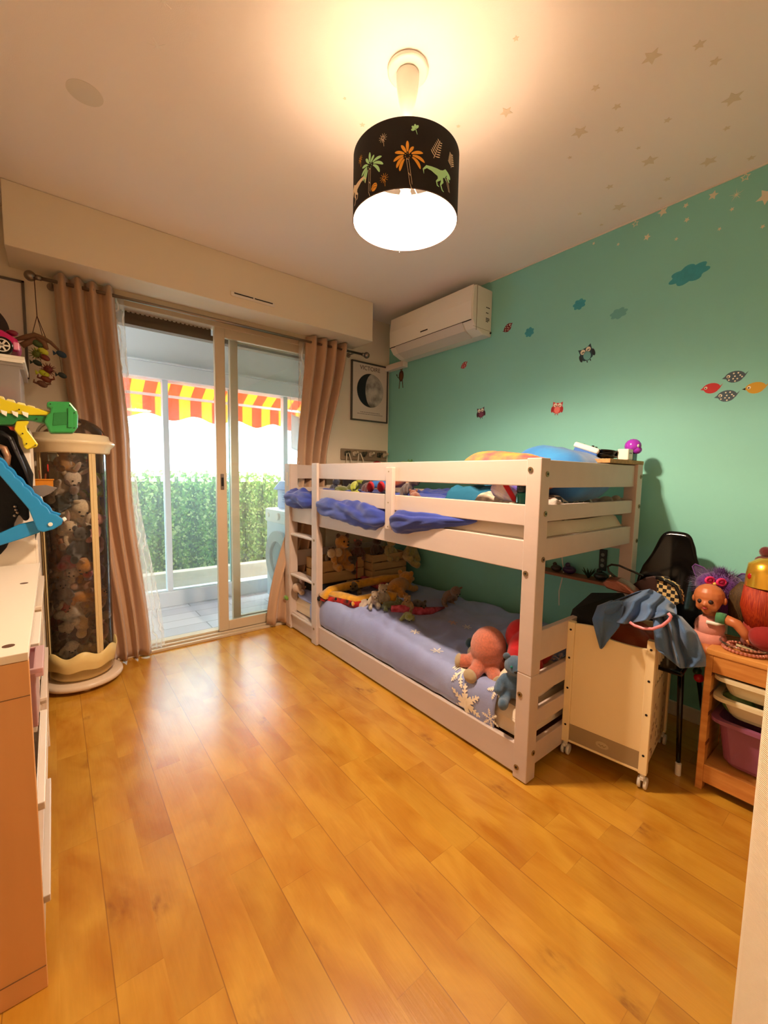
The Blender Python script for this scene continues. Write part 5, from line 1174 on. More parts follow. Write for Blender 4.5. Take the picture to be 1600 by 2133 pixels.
crumple('blue_cover', 1.50, 1.98, .98, 1.42, lambda x, y: (1.0, .10 + .05 * math.exp(-((x - 1.75) / .12) ** 2 - ((y - 1.2) / .12) ** 2)), M_teb, 'bright blue crumpled cover heaped on the near half of the upper bunk', 'cover', fold=.02, seed=3)
crumple('navy_cover', 1.72, 2.2, 1.30, 2.05, lambda x, y: (1.0, .075), mat('navy_cover', srgb(24, 52, 140), .85, sheen=.2, bump=.3, bscale=90), 'navy cover lying flat behind the guard rail on the upper bunk', 'cover', fold=.012, seed=9)
M_ivp = mat('grey_leaf_print', srgb(214, 200, 178), .9, bump=.3, bscale=90, col2=srgb(150, 140, 124), vscale=26)
crumple('printed_blanket', 1.44, 1.66, 1.02, 1.24, lambda x, y: (1.0, .08), M_ivp, 'off white crumpled blanket with grey leaf print by the bottle', 'blanket', fold=.018, seed=5)
# flat box cushion (orange top, purple and white with red band)
hs = thing('colourful_cushion', 'orange purple and white cushion with a red band behind the rail', 'cushion', A3(1064, 1022, x=1.49), (.5, .3, .5))
MB().box((0, 0, 0), (.10, .14, .10)).build('body', mat('cushion_white_purple', srgb(226, 214, 214), .8, col2=srgb(96, 80, 190), vscale=14), hs, bevel=.02, seg=4, local=True)
MB().box((0, 0, .047), (.09, .13, .02)).build('orange_top', cloth(230, 100, 40), hs, bevel=.006, local=True)
MB().box((-.048, 0, -.01), (.012, .145, .02), (.5, 0, 0)).build('red_band', cloth(190, 20, 36), hs, bevel=.003, local=True)
for y_ in (-.035, .02): MB().box((0, y_, .0585), (.03, .026, .004)).build('patch', cloth(240, 190, 130), hs, local=True)
# green bottle
q = Vector(A3(1089, 1022, x=1.46)); bt = thing('green_bottle', 'teal green drinking bottle standing by the near post', 'bottle', (q.x, q.y, 1.0))
MB().lathe([(.0005, 1.0), (.024, 1.0), (.026, 1.01), (.026, 1.10), (.021, 1.112), (.0005, 1.112)], (q.x, q.y, 0), 28).build('body', mat('bottle_teal', srgb(16, 110, 100), .12), bt, smooth=True)
MB().lathe([(.020, 1.112), (.023, 1.114), (.023, 1.14), (.018, 1.148), (.0005, 1.148)], (q.x, q.y, 0), 28).build('cap', plastic(16, 40, 50), bt, smooth=True)
# white-beige soft toys lying at the rail
for (px, row, x, sz, kd, ro, lb) in ((1010, 1088, 1.43, .11, 'paws', (.2, 0, 1.2), 'cream soft toy with dangling paws under the middle guard rail'), (985, 1082, 1.50, .12, 'bunny', (1.4, 0, .3), 'cream bunny lying left of the dangling paws'), (1045, 1092, 1.45, .11, 'bear', (1.5, 0, -.4), 'cream bear lying at the rail near the post'), (1075, 1100, 1.43, .10, 'paws', (0, 0, .2), 'grey beige soft paw toy right beside the near post')):
    p_ = at(px, row, x=x); plush('soft_toy', lb, (p_.x, p_.y, 1.005 + (.05 if kd != 'paws' else 0)), sz, kd, (214, 198, 176) if 'grey' not in lb else (180, 164, 144), None, ro, 'pale soft toys at the guard rail')
# near end: plaid cushion, white plushes, giraffe like leg
pc = at(1190, 1043, y=.98)
crumple('plaid_cushion', 1.62, 2.02, .895, 1.06, lambda x, y: (1.0, .095), None or mat('plaid_tmp', srgb(120, 120, 112), .9), 'plaid grey and cream cushion seen through the end rails', 'cushion', fold=.004, seed=2, edge=.06)
Mp = MATS['plaid_tmp']; nt = Mp.node_tree; ck = nt.nodes.new('ShaderNodeTexChecker'); ck.inputs['Scale'].default_value = 22; tcn = nt.nodes.new('ShaderNodeTexCoord'); nt.links.new(tcn.outputs['Object'], ck.inputs[0]); ck.inputs['Color1'].default_value = (*srgb(70, 78, 80), 1); ck.inputs['Color2'].default_value = (*srgb(190, 182, 160), 1); nt.links.new(ck.outputs[0], nt.nodes['Principled BSDF'].inputs['Base Color'])
crumple('rolled_teal_cover', 1.48, 2.1, 1.10, 1.45, lambda x, y: (1.0, .12), mat('dark_teal_cover', srgb(16, 96, 130), .85, bump=.3, bscale=80), 'dark teal bedding seen through the end rails of the bunk', 'cover', fold=.012, seed=12)
for (x, y, sz, ro, c, lb) in ((1.49, .93, .12, (1.4, 0, .5), (226, 214, 200), 'white soft toy behind the end rail next to the near post'), (1.575, .935, .10, (1.3, 0, -.4), (222, 190, 180), 'pinkish white soft toy left of the plaid cushion'), (2.08, .95, .13, (1.4, 0, .8), (200, 186, 160), 'beige soft toy right of the plaid cushion')):
    plush('soft_toy', lb, (x, y, 1.06), sz, 'bear', c, None, ro, 'pale soft toys at the end rail')
b = MB(); b.tube([(1.52, .90, 1.045), (1.57, .885, 1.025), (1.61, .872, 1.013)], [.016, .013, .012], 12); lg = b.build('giraffe_toy', plushm(150, 110, 80), smooth=True, label='tan soft toy leg with black hoof sticking out under the end rail', cat='soft toy')
MB().sph((1.617, .870, 1.012), (.012, .012, .012)).build('hoof', M_black, lg, smooth=True)
# pillows rising above the top rail
def pillow(name, c, rx, ry, rz, rot, M_, label, cat='pillow', extra=None):
    b = MB(); n = 32
    def f(u, v):
        a, t = 2 * pi * u, -pi / 2 + pi * v; ct, st_ = cos(t), sin(t); se = lambda q, p_: math.copysign(abs(q) ** p_, q)
        x = se(ct, .5) * se(cos(a), .55); y = se(ct, .5) * se(sin(a), .55); z = st_ * (1 - .55 * max(abs(x), abs(y)) ** 4)
        P_ = Euler(rot).to_matrix() @ Vector((x * rx, y * ry, z * rz + .006 * ns(x * 4, y * 4, z + rx)))
        return Vector(c) + P_
    b.grid(f, 48, 24, closeu=True); return b.build(name, M_, smooth=True, label=label, cat=cat)
pillow('blue_pillow', (1.90, 1.04, 1.19), .24, .19, .12, (.25, .0, .1), M_teb, 'bright blue pillow rising above the bunk top rail')
pillow('printed_pillow', (1.66, 1.12, 1.20), .2, .22, .075, (.1, .1, .1), mat('pink_orange_print', srgb(226, 136, 60), .8, bump=.2, bscale=80, col2=srgb(200, 70, 80), vscale=16), 'orange and pink patterned pillow left of the bright blue pillow')
# shelf tray clipped on the near end back corner
tray = MB(); tray.bb(1.93, 2.30, .835, 1.02, 1.243, 1.262); tray.build('wooden_tray', mat('chipboard', srgb(190, 146, 90), .7, var=.3, vscale=60), bevel=.002, label='wooden board resting on the back corner of the bunk', cat='board')
gc = thing('game_controller', 'white controller with black buttons beside the blue pillow', 'controller', (2.08, 1.02, 1.262), (.15, .1, .3))
MB().box((0, 0, .055), (.11, .12, .028), (.2, 0, 0)).build('body', M_whitep, gc, bevel=.01, seg=3, local=True)
b = MB(); 
for x_, y_ in ((-.02, .02), (.02, .01), (0, -.02), (.03, -.03)): b.cyl((x_, y_, .068), (x_, y_, .076), .006)
b.build('buttons', M_black, gc, local=True); MB().box((0, 0, .032), (.10, .11, .02), (.2, 0, 0)).build('blue_base', plastic(60, 110, 190), gc, bevel=.004, local=True)
fg = thing('toy_frog', 'small green and white toy frog perched on the controller', 'toy', A3(1208, 940, x=2.1))
b = MB(); b.sph((0, 0, 0), (.018, .014, .012)); b.sph((.02, -.005, .01), .009); b.sph((-.018, 0, .008), .008); b.build('body', plastic(40, 130, 50), fg, smooth=True, local=True); MB().sph((0, -.01, .012), (.011, .01, .009)).build('belly', M_whitep, fg, smooth=True, local=True)
b = MB(); rq = random.Random(2)
for k in range(14):
    c0 = Vector((2.14, .95, 1.272)); b.tube([c0 + Vector(((.075 - .002 * k) * cos(a), (.06 - .001 * k) * sin(a), .004 + .034 * abs(sin(a * .5 + k)) * (1 - k * .03))) for a in [2 * pi * j / 24 for j in range(24)]], .0035, 6, closed=True)
b.build('cable_coil', M_blackp, smooth=True, label='coiled black cable lying on the wooden board', cat='cable')
sb = MB(); sb.box((2.16, .868, 1.289), (.055, .05, .052)); so_ = sb.build('white_socket_box', M_whitep, bevel=.004, label='small white plug box on the wooden board', cat='plug')
b = MB(); b.cyl((2.15, .8425, 1.295), (2.15, .8415, 1.295), .003); b.cyl((2.165, .8425, 1.295), (2.165, .8415, 1.295), .003); b.build('pin_hole', M_dark, so_)
ph = thing('purple_toy_head', 'glossy purple round toy head on a black stand at the bunk corner', 'toy', (2.235, .865, 1.262))
M_pur = mat('purple_gloss', srgb(160, 50, 190), .18); MB().box((2.235, .867, 1.283), (.05, .03, .042)).build('stand', M_blackp, ph, bevel=.003)
b = MB(); b.sph((2.235, .865, 1.333), (.037, .037, .036)); b.sph((2.232, .845, 1.315), (.022, .022, .02)); b.tube([(2.235, .862, 1.31), (2.236, .862, 1.285)], [.012, .009]); b.build('head', M_pur, ph, smooth=True)
for sg in (-1, 1): MB().sph((2.225 + sg * .014, .832, 1.333), (.007, .004, .008)).build('eye', M_whitep, ph, smooth=True)

# ------------------------------------------------------------------ lower bunk contents
def crate(x0, x1, y0, y1, z0, z1, label, n=2, rib=False, rot=0):
    cx_, cy_ = (x0 + x1) / 2, (y0 + y1) / 2; t = thing('wooden_crate', label, 'crate', (cx_, cy_, z0), (0, 0, rot), 'wooden crates on the lower bunk')
    hx, hy, h = (x1 - x0) / 2, (y1 - y0) / 2, z1 - z0; gap = .008; sh_ = (h - gap * (n - 1)) / n
    for k in range(n):
        za = k * (sh_ + gap)
        for (ax0, ax1, ay0, ay1) in ((-hx, hx, -hy, -hy + .009), (-hx, hx, hy - .009, hy), (-hx, -hx + .009, -hy + .009, hy - .009), (hx - .009, hx, -hy + .009, hy - .009)):
            MB().bb(ax0, ax1, ay0, ay1, za, za + sh_).build('slat', M_crate, t, bevel=.001, local=True)
    b = MB(); b.bb(-hx + .009, hx - .009, -hy + .009, hy - .009, 0, .008); b.build('base', M_crate, t, local=True)
    for sx in (-1, 1):
        for sy in (-1, 1): MB().box((sx * (hx - .019), sy * (hy - .019), h / 2), (.02, .02, h - .002)).build('corner_post', M_crate, t, local=True)
    if rib: b = MB(); b.bb(hx - .07, hx - .062, -hy - .0015, -hy - .0002, 0, h); b.build('red_ribbon', cloth(170, 24, 30), t, local=True)
    return t
crate(1.50, 1.87, 2.60, 2.84, .375, .54, 'pine crate with a red ribbon at the foot of the lower bunk', 2, True)
crate(1.895, 2.24, 2.52, 2.84, .375, .555, 'gappy wooden crate nearest the teal wall on the lower bunk', 3)
b = MB(); b.bb(1.48, 2.24, 2.56, 2.85, .262, .374); b.build('dark_box', M_black, bevel=.02, label='black box under the two crates on the lower bunk', cat='box')
def pl(name_label, loc, sz, kd, c, ro, grp, **k):
    if grp.startswith('soft toys on'): sz *= 1.22
    return plush('soft_toy', name_label, loc, sz, kd, c, k.pop('accent', None), ro, grp, **k)
g1 = 'soft toys in the crates'
q = at(705, 1125, y=2.62)
pl('golden cub with big eyes leaning out of the ribboned crate', (q.x, q.y + .02, .47), .30, 'lion', (206, 140, 50), (.15, .1, .1), g1, accent=(90, 50, 34), muzz=(232, 200, 140))
for dx in (-.055, 0.0): MB().sph((q.x - .03 + dx, 2.575, .60), (.034, .03, .034)).build('cream_pompom', plushm(222, 190, 146), smooth=True, label='cream fluffy ball toy at the front edge of the ribboned crate', cat='soft toy', group='cream fluffy balls')
pl('dark brown toy hanging over the ribboned crate front', (q.x + .07, 2.585, .50), .14, 'paws', (62, 34, 26), (0, 1.2, 0), g1)
pl('tan toy in the ribboned crate beside the cub', (1.60, 2.70, .50), .15, 'bear', (150, 120, 90), (.3, 0, .3), g1)
pl('plum red toy between the two crates', (1.84, 2.66, .52), .18, 'bear', (110, 60, 50), (.2, 0, -.2), g1, accent=(220, 120, 100))
pl('dark brown patterned toy in the gappy crate', (1.98, 2.62, .52), .20, 'bear', (80, 44, 34), (.2, 0, .1), g1)
pl('cream bear sitting in the gappy crate', (2.08, 2.58, .50), .22, 'bear', (200, 176, 110), (.2, .1, .2), g1)
pl('pale yellow bear tumbling out of the crate by the teal wall', (2.20, 2.50, .48), .28, 'bear', (206, 180, 110), (.2, .6, .1), g1)
# long yellow snake like toy
sn = thing('yellow_snake_toy', 'long yellow plush snake with red and black belly patches', 'soft toy', A3(700, 1240, x=1.6))
def SB(u, v, x): return Vector(A3(u, v, x=x))
SY = lambda u, v, y: at(u, v, y=y)
sz_ = [SY(862, 1206, 2.34), SY(835, 1203, 2.38), SY(800, 1206, 2.41), SY(755, 1215, 2.44), SY(715, 1223, 2.46), SY(688, 1231, 2.46), SY(674, 1246, 2.42), SB(682, 1262, 1.47), SB(710, 1272, 1.47), SB(745, 1268, 1.50), SB(775, 1258, 1.56), SB(800, 1252, 1.62), SB(825, 1250, 1.67)]
for p_ in sz_: p_.z = max(p_.z, duv_z(p_.x, p_.y) + .03)
b = MB(); b.tube(sz_, [.014, .028, .031, .031, .031, .033, .036, .038, .036, .033, .032, .05, .045], 14); o = b.build('body', plushm(232, 168, 30), sn, smooth=True)
M_rb = mat('snake_belly', srgb(196, 30, 24), .9, col2=srgb(30, 22, 20), vscale=22)
b = MB(); b.tube([p_ + Vector((-.016, -.004, -.016)) for p_ in sz_[5:12]], [.02, .029, .031, .029, .027, .022, .01], 12); b.build('belly', M_rb, sn, smooth=True)
for k in range(6):
    p_ = sz_[6 + (k % 6)]; MB().sph(p_ + Vector((-.037, 0, -.012)), (.008, .018, .016)).build('spot', plushm(214, 150, 30) if k % 2 else M_black, sn, smooth=True)
# yellow cat like toy lying behind
gy = 'soft toys on the lower duvet'
def dz(x, y, k=0): return (x, y, duv_z(x, y) + k)
c_ = at(830, 1225, x=1.90); pl('golden yellow long armed toy lying behind the snake', dz(c_.x, c_.y, .01), .27, 'lying', (214, 142, 30), (0, 0, 2.0), gy)
c_ = at(735, 1240, x=1.72); pl('olive brown turtle like toy inside the snake loop', dz(c_.x, c_.y, -.01), .20, 'lying', (110, 84, 30), (0, 0, -.6), gy)
c_ = at(708, 1256, x=1.57); pl('small pale yellow chick toy inside the snake loop', dz(c_.x, c_.y, .0), .11, 'lying', (222, 180, 90), (0, 0, -.8), gy)
pk = [SB(745, 1235, 1.85), SB(775, 1228, 1.88), SB(800, 1232, 1.90), SB(820, 1240, 1.90)]
M_pk = mat('pink_pattern', srgb(206, 90, 110), .85, col2=srgb(150, 30, 50), vscale=30, bump=.3)
tt = thing('pink_tentacle_toy', 'pink and red patterned long toy running across the duvet', 'soft toy', tuple(pk[0]))
b = MB()
for p_ in pk: p_.z = max(p_.z, duv_z(p_.x, p_.y) + .03)
b.tube(pk, [.03, .035, .035, .02], 12); b.build('coil', M_pk, tt, smooth=True)
pk2 = [Vector(dz(*A3(u, v, z=.37)[:2], .018)) for u, v in ((815, 1268), (840, 1266), (870, 1264), (900, 1260), (926, 1250))]
b = MB(); b.tube(pk2, [.02, .026, .026, .022, .006], 12); b.build('tail', M_pk, tt, smooth=True)
for (u, v, x, sz, kd, c, ro, lb, ac_) in ((748, 1276, 1.50, .12, 'bear', (228, 206, 186), (1.3, 0, .6), 'white toy with a pink bow at the duvet edge', (220, 120, 110)),
        (775, 1270, 1.53, .11, 'bear', (214, 196, 170), (.6, 0, -.3), 'off white toy next to the striped one', None), (790, 1262, 1.57, .13, 'bear', (186, 170, 140), (.4, 0, -.2), 'grey striped giraffe like toy sitting up on the duvet', (200, 186, 160)),
        (812, 1276, 1.58, .12, 'lying', (84, 96, 40), (0, 0, 1.2), 'moss green toy lying on the duvet', None), (845, 1283, 1.60, .11, 'bear', (150, 150, 40), (1.3, 0, -.5), 'yellow green ball headed toy on the duvet', None),
        (870, 1258, 1.80, .15, 'lying', (70, 46, 26), (0, 0, -.4), 'dark brown toy behind the pink patterned tail', None), (925, 1215, 2.08, .16, 'bear', (150, 112, 92), (.9, 0, 0), 'dusty beige toy by the teal wall on the lower bunk', None), (852, 1246, 1.68, .10, 'bear', (170, 130, 70), (.5, 0, -1), 'small tan toy beside the snake head', None)):
    p_ = at(u, v, x=x); pl(lb, dz(p_.x, p_.y, .02 if kd != 'lying' else -.005), sz, kd, c, ro, gy, accent=ac_)
# ladder end soft toys
p_ = at(618, 1262, x=1.45)
pl('pink soft toy lying against the ladder foot end', (p_.x, p_.y, .30), .20, 'bunny', (222, 176, 160), (1.2, .4, 1.2), gy)
pl('cream toy leg like plush poking out past the ladder', (1.40, 2.80, .28), .12, 'paws', (228, 196, 170), (0, 0, 1.2), gy)
b = MB(); b.sph((1.37, 2.90, .225), (.025, .04, .020)); b.build('green_shoe', plushm(120, 170, 40), smooth=True, label='small lime green plush shoe past the ladder', cat='soft toy'); b = MB(); b.sph((1.45, 2.54, .25), (.03, .04, .03)); b.build('green_ball', plushm(70, 180, 30), smooth=True, label='bright green plush ball behind the ladder', cat='soft toy')
pillow('grey_pillow', (1.60, 2.68, .255), .2, .2, .05, (0, 0, 0), M_duv, 'grey blue pillow at the ladder end of the lower bunk')
# near end: octopus, red cloth, dark plush with green eyes, blue plush, white blanket
p_ = at(1012, 1345, x=1.52); plush('octopus_toy', 'salmon pink plush octopus with cream feet on the duvet', (p_.x, p_.y, duv_z(p_.x, p_.y) + .0), .245, 'octopus', (222, 122, 92), (228, 200, 150), (.15, 0, -.3), cat='soft toy')
p_ = at(1062, 1345, x=1.56)
blob_thing('red_cloth_bundle', [('s', (1.56, .975, .42), (.085, .07, .10)), ('s', (1.60, 1.03, .47), (.07, .06, .075)), ('s', (1.54, .935, .37), (.07, .05, .06)), ('s', (1.66, .98, .42), (.08, .07, .08))], cloth(196, 20, 28), 'crumpled red cloth bundle behind the near post', 'cloth')
p_ = at(1050, 1308, x=1.68)
pl('dark teal toy with shiny green eyes behind the octopus', dz(p_.x, p_.y, 0), .20, 'bear', (30, 66, 60), (.5, 0, .2), gy, eyec=(10, 40, 30))
p_ = at(983, 1335, x=1.66); MB().sph((p_.x, p_.y, duv_z(p_.x, p_.y) + .02), (.03, .035, .03)).build('dark_teal_ball', plushm(16, 62, 66), smooth=True, label='dark teal plush ball left of the octopus', cat='soft toy')
pl('steel blue toy with teal eye between the duvet and near post', (1.455, .955, .255), .19, 'bear', (80, 116, 150), (.1, 0, -.9), gy, eyec=(20, 130, 120))
pillow('white_cushion', (1.62, .98, .30), .17, .10, .06, (0, 0, .1), M_sheet, 'ivory cushion at the near end of the lower bunk')
# things under the upper bunk on the teal wall: shelf with trinkets
sh_ = thing('wall_shelf', 'narrow wooden shelf on the teal wall seen under the bunk', 'shelf', (W, 1.2, .6))
MB().bb(2.29, W - .001, .93, 1.55, .600, .616).build('board', mat('red_brown_wood', srgb(150, 90, 60), .5), sh_, bevel=.002)
b = MB(); b.tube([(2.3, .93, .608), (2.3, 1.55, .608)], .006, 8); b.build('light_edge', flat('shelf_edge', 170, 156, 110), sh_)
for k, (y, r, c, lb) in enumerate(((1.40, .022, (180, 140, 50), 'small yellow trinket on the wall shelf'), (1.28, .025, (60, 40, 34), 'dark brown trinket on the wall shelf'), (1.2, .03, (60, 30, 80), 'purple trinket on the wall shelf'), (1.02, .03, (24, 26, 26), 'black trinket at the near end of the wall shelf'))):
    b = MB(); b.sph((2.335, y, .617 + r * .8), (r, r * 1.3, r * .8)); b.sph((2.335, y + .01, .617 + r * 1.7), (r * .5, r * .5, r * .5)); b.build('trinket', plastic(*c), smooth=True, label=lb, cat='trinket')
b = MB()
for k in range(9): a = k * .7; b.tube([(2.34, 1.09, .617), (2.34 + .02 * cos(a), 1.09 + .02 * sin(a), .645), (2.34 + .035 * cos(a), 1.09 + .035 * sin(a), .66 + .005 * (k % 3))], [.005, .004, .001], 6)
b.build('spiky_plant', plastic(26, 56, 34), label='small dark spiky plant on the wall shelf', cat='plant')
kp = MB(); kp.tube([(2.37, 1.28, .86), (2.36, 1.27, .74), (2.35, 1.24, .62), (2.27, 1.22, .52), (2.26, 1.21, .44)], .0035, 8); kp.build('white_cable', M_whitep, smooth=True, label='thin white cable dangling from a hook under the bunk', cat='cable')
b = MB(); b.bb(W - .012, W - .001, 1.02, 1.06, .66, .78); ps = b.build('wall_socket', flat('socket_dark', 30, 40, 38), bevel=.003, label='dark socket strip on the teal wall behind the bunk post', cat='socket')
for z_ in (.69, .72, .75): MB().cyl((W - .0122, 1.04, z_), (W - .0135, 1.04, z_), .010).build('outlet', flat('outlet', 120, 130, 126), ps)
# garland hanging under the bunk
b = MB(); b.sph((2.36, 1.29, .87), (.02, .025, .02)); b.sph((2.36, 1.26, .86), .015); b.build('dark_hook', M_dark, smooth=True, label='dark hook on the teal wall holding the white cable', cat='hook')

# ------------------------------------------------------------------ doll crib
M_crib = mat('crib_white', srgb(252, 232, 186), .45)
CA = Vector((1.651, .825, 0)); CB = Vector((1.692, .548, 0)); e1 = (CB - CA).normalized(); e2 = Vector((-e1.y, e1.x, 0)); ang = math.atan2(e1.y, e1.x)
crib = thing('doll_crib', 'white toy crib on castors between the bunk and pine shelf', 'doll crib', tuple((CA + CB) / 2 + e2 * .2), (0, 0, ang))
LW = .285; LD = .40  # local x across the front, local y = depth; front is at y=-.2
def cb(nm, b, M_=M_crib, par=None, **k): return b.build(nm, M_, par or crib, local=True, **k)
wx = LW / 2
for sy, hh_ in ((-.2, .0), (.2, .0)):
    for sx in (-1, 1):
        top = .582
        b = MB(); b.bb(sx * wx - .014, sx * wx + .014, sy - .0, sy + .028 * (1 if sy < 0 else -1), .065, top); po = cb('post', b, bevel=.002)
        if sy < 0:
            for z in (.55, .43, .14, .30): b = MB(); b.cyl((sx * wx, sy - .0001, z), (sx * wx, sy - .0010, z), .0045, seg=12); cb('screw_hole', b, M_dark, po)
        # castor
        b = MB(); b.cyl((sx * wx, sy + (.014 if sy < 0 else -.014), .066), (sx * wx, sy + (.014 if sy < 0 else -.014), .045), .009); 
        b.box((sx * wx, sy + (.014 if sy < 0 else -.014), .048), (.012, .03, .012)); ca = cb('castor', b, M_whitep)
        for dd in (-1, 1):
            b = MB(); c0 = Vector((sx * wx, sy + (.024 if sy < 0 else -.004), .0225)); b.cyl(c0 + Vector((dd * .004, 0, 0)), c0 + Vector((dd * .016, 0, 0)), .0222, seg=24); cb('wheel', b, M_whitep, ca, bevel=.004)
pts = [(-wx + .0145, .145), (wx - .0145, .145), (wx - .0145, .545)]
for i in range(15):
    t = i / 14; x = wx - .0145 - (LW - .029) * t; pts.append((x, .545 - .0 + .032 * sin(t * pi * .5) ** 1 - .022 * sin(t * pi) * (1 if t < .55 else -.6) * .9))
b = MB(); b.prism([(p_[0], p_[1] - .05 * 0) for p_ in pts] , 'y', -.192, -.180); hp = cb('head_panel', b, bevel=.001)
b = MB(); b.bb(-wx + .0145, wx - .0145, -.192, -.180, .075, .1445); cb('grey_band', b, mat('taupe_band', srgb(166, 146, 112), .5), hp)
b = MB(); b.prism([(.024 * cos(2 * pi * k / 28), .11 + .014 * sin(2 * pi * k / 28)) for k in range(28)], 'y', -.1935, -.1921)
oval = cb('oval_plate', b, mat('plate_edge', srgb(190, 172, 134), .4), hp)
b = MB(); b.tube([(-.014 + .004 * k, -.1942, .108 + .004 * math.sin(k * 2.1)) for k in range(8)], .0012, 5); cb('plate_script', b, mat('script_brown', srgb(140, 118, 80), .5), oval)
b = MB(); b.bb(-wx + .0145, wx - .0145, -.195, -.178, .066, .0745); cb('lower_rail', b, bevel=.001)
b = MB(); b.bb(-wx + .0145, wx - .0145, .180, .192, .075, .545); cb('foot_panel', b, bevel=.002)
for sx in (-1, 1):
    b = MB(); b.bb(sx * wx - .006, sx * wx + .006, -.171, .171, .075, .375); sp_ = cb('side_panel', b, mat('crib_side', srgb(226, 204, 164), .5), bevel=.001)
    b = MB(); b.bb(sx * wx - .009, sx * wx + .009, -.171, .171, .535, .555); cb('side_rail', b, bevel=.002)
    for k in range(8): b = MB(); b.bb(sx * wx - .005, sx * wx + .005, -.15 + k * .04 - .005, -.15 + k * .04 + .005, .375, .535); cb('bar', b, bevel=.001)
    if sx > 0:
        b = MB(); rq = random.Random(8)
        for k in range(26):
            y_, z_ = rq.uniform(-.14, .12), rq.uniform(.09, .22) if k < 20 else rq.uniform(.25, .33); a = rq.uniform(0, 3)
            b.prism([(y_ + .008 * cos(t + a) * (1 + .6 * cos(2 * t)), z_ + .008 * sin(t + a) * (1 + .6 * cos(2 * t))) for t in [2 * pi * j / 10 for j in range(10)]], 'x', sx * wx + .0061, sx * wx + .0066)
        cb('flower_print', b, flat('print_grey_brown', 150, 120, 96), sp_)
b = MB(); b.bb(-wx + .006, wx - .006, -.178, .178, .13, .142); cb('base_board', b)
# contents of crib: brown leather bag, black cushion, blue fabric, pink hoop, bags
def CW(lx, ly, z): return tuple(Matrix.LocRotScale(crib.location, crib.rotation_euler, None) @ Vector((lx, ly, z)))
blob_thing('brown_bag', [('s', CW(.02, -.05, .47), (.10, .12, .12)), ('s', CW(.03, .08, .46), (.10, .10, .10))], mat('brown_leather', srgb(150, 66, 28), .4), 'brown leather bag inside the toy crib', 'bag')
b = MB(); q0 = CW(.065, -.177, .525); b.cyl(q0, (q0[0] - .008, q0[1], q0[2]), .014); b.build('bag_button', mat('button_brown', srgb(170, 90, 40), .3), label='round button on the brown leather bag in the crib', cat='button')
# black flat case leaning
bc = MB(); P_ = [A3(1180, 1292, x=1.72), A3(1192, 1272, x=1.74), A3(1230, 1233, x=1.95), A3(1300, 1233, x=1.98), A3(1310, 1262, x=1.86), A3(1240, 1308, x=1.70)]
vs = [Vector(p_) for p_ in P_]; lo_ = [v + Vector((.03, .0, -.07)) for v in vs]; bc._add([tuple(v) for v in vs + lo_], [(0, 1, 2, 3, 4, 5), (11, 10, 9, 8, 7, 6)] + [(i, (i + 1) % 6, 6 + (i + 1) % 6, 6 + i) for i in range(6)])
bco = bc.build('black_case', M_black, bevel=.012, seg=4, label='flat black fabric case lying across the crib corner', cat='case'); 
b = MB(); zp = Vector(A3(1184, 1285, x=1.71)); b.tube([zp, zp + Vector((-.002, .004, -.02))], .003, 8); b.build('zip_pull', M_steel, bco)
# handbag with tartan side
hb2 = thing('handbag', 'dark handbag with black and cream tartan side and looped handle', 'bag', A3(1360, 1240, x=1.93))
b = MB(); o1 = [A3(u, v, x=1.92) for u, v in ((1306, 1224), (1325, 1212), (1345, 1202), (1362, 1199), (1368, 1203), (1370, 1235), (1350, 1252), (1310, 1245))]
o2 = [(p_[0] + .10, p_[1] - .02, p_[2] - .01) for p_ in o1]; n = len(o1); b._add(o1 + o2, [tuple(range(n)), tuple(range(2 * n - 1, n - 1, -1))] + [(i, (i + 1) % n, n + (i + 1) % n, n + i) for i in range(n)])
b.build('body', mat('dark_brown_leather', srgb(46, 20, 14), .5), hb2, bevel=.006, seg=3)
M_tar = mat('tartan', srgb(200, 170, 110), .85); nt = M_tar.node_tree; ck = nt.nodes.new('ShaderNodeTexChecker'); ck.inputs['Scale'].default_value = 70; tcn = nt.nodes.new('ShaderNodeTexCoord'); nt.links.new(tcn.outputs['Object'], ck.inputs[0]); ck.inputs['Color1'].default_value = (*srgb(24, 20, 18), 1); ck.inputs['Color2'].default_value = (*srgb(206, 178, 120), 1); nt.links.new(ck.outputs[0], nt.nodes['Principled BSDF'].inputs['Base Color'])
t1 = [A3(u, v, x=1.90) for u, v in ((1368, 1204), (1388, 1213), (1406, 1222), (1414, 1240), (1417, 1256), (1402, 1262), (1378, 1248), (1368, 1232))]; t2 = [(p_[0] + .06, p_[1], p_[2]) for p_ in t1]; n = len(t1)
b = MB(); b._add(t1 + t2, [tuple(range(n)), tuple(range(2 * n - 1, n - 1, -1))] + [(i, (i + 1) % n, n + (i + 1) % n, n + i) for i in range(n)]); b.build('tartan_side', M_tar, hb2, bevel=.003)
b = MB(); b.tube([A3(1367, 1203, x=1.895), A3(1390, 1211, x=1.895), A3(1408, 1221, x=1.895), A3(1417, 1240, x=1.895), A3(1420, 1258, x=1.895)], .007, 8); b.tube([A3(u, v, x=1.91) for u, v in ((1302, 1214), (1280, 1200), (1268, 1190), (1266, 1180), (1274, 1176), (1290, 1178), (1308, 1186), (1325, 1193), (1340, 1200))], .0045, 8); b.build('handle', M_blackp, hb2, smooth=True)
b = MB(); b.tube([A3(1271, 1197, x=1.91), A3(1273, 1204, x=1.91)], .007); b.build('buckle', M_steel, hb2)
mp_ = thing('bronze_pouch', 'shiny bronze pouch lying in front of the dark handbag', 'pouch', A3(1290, 1222, x=1.86))
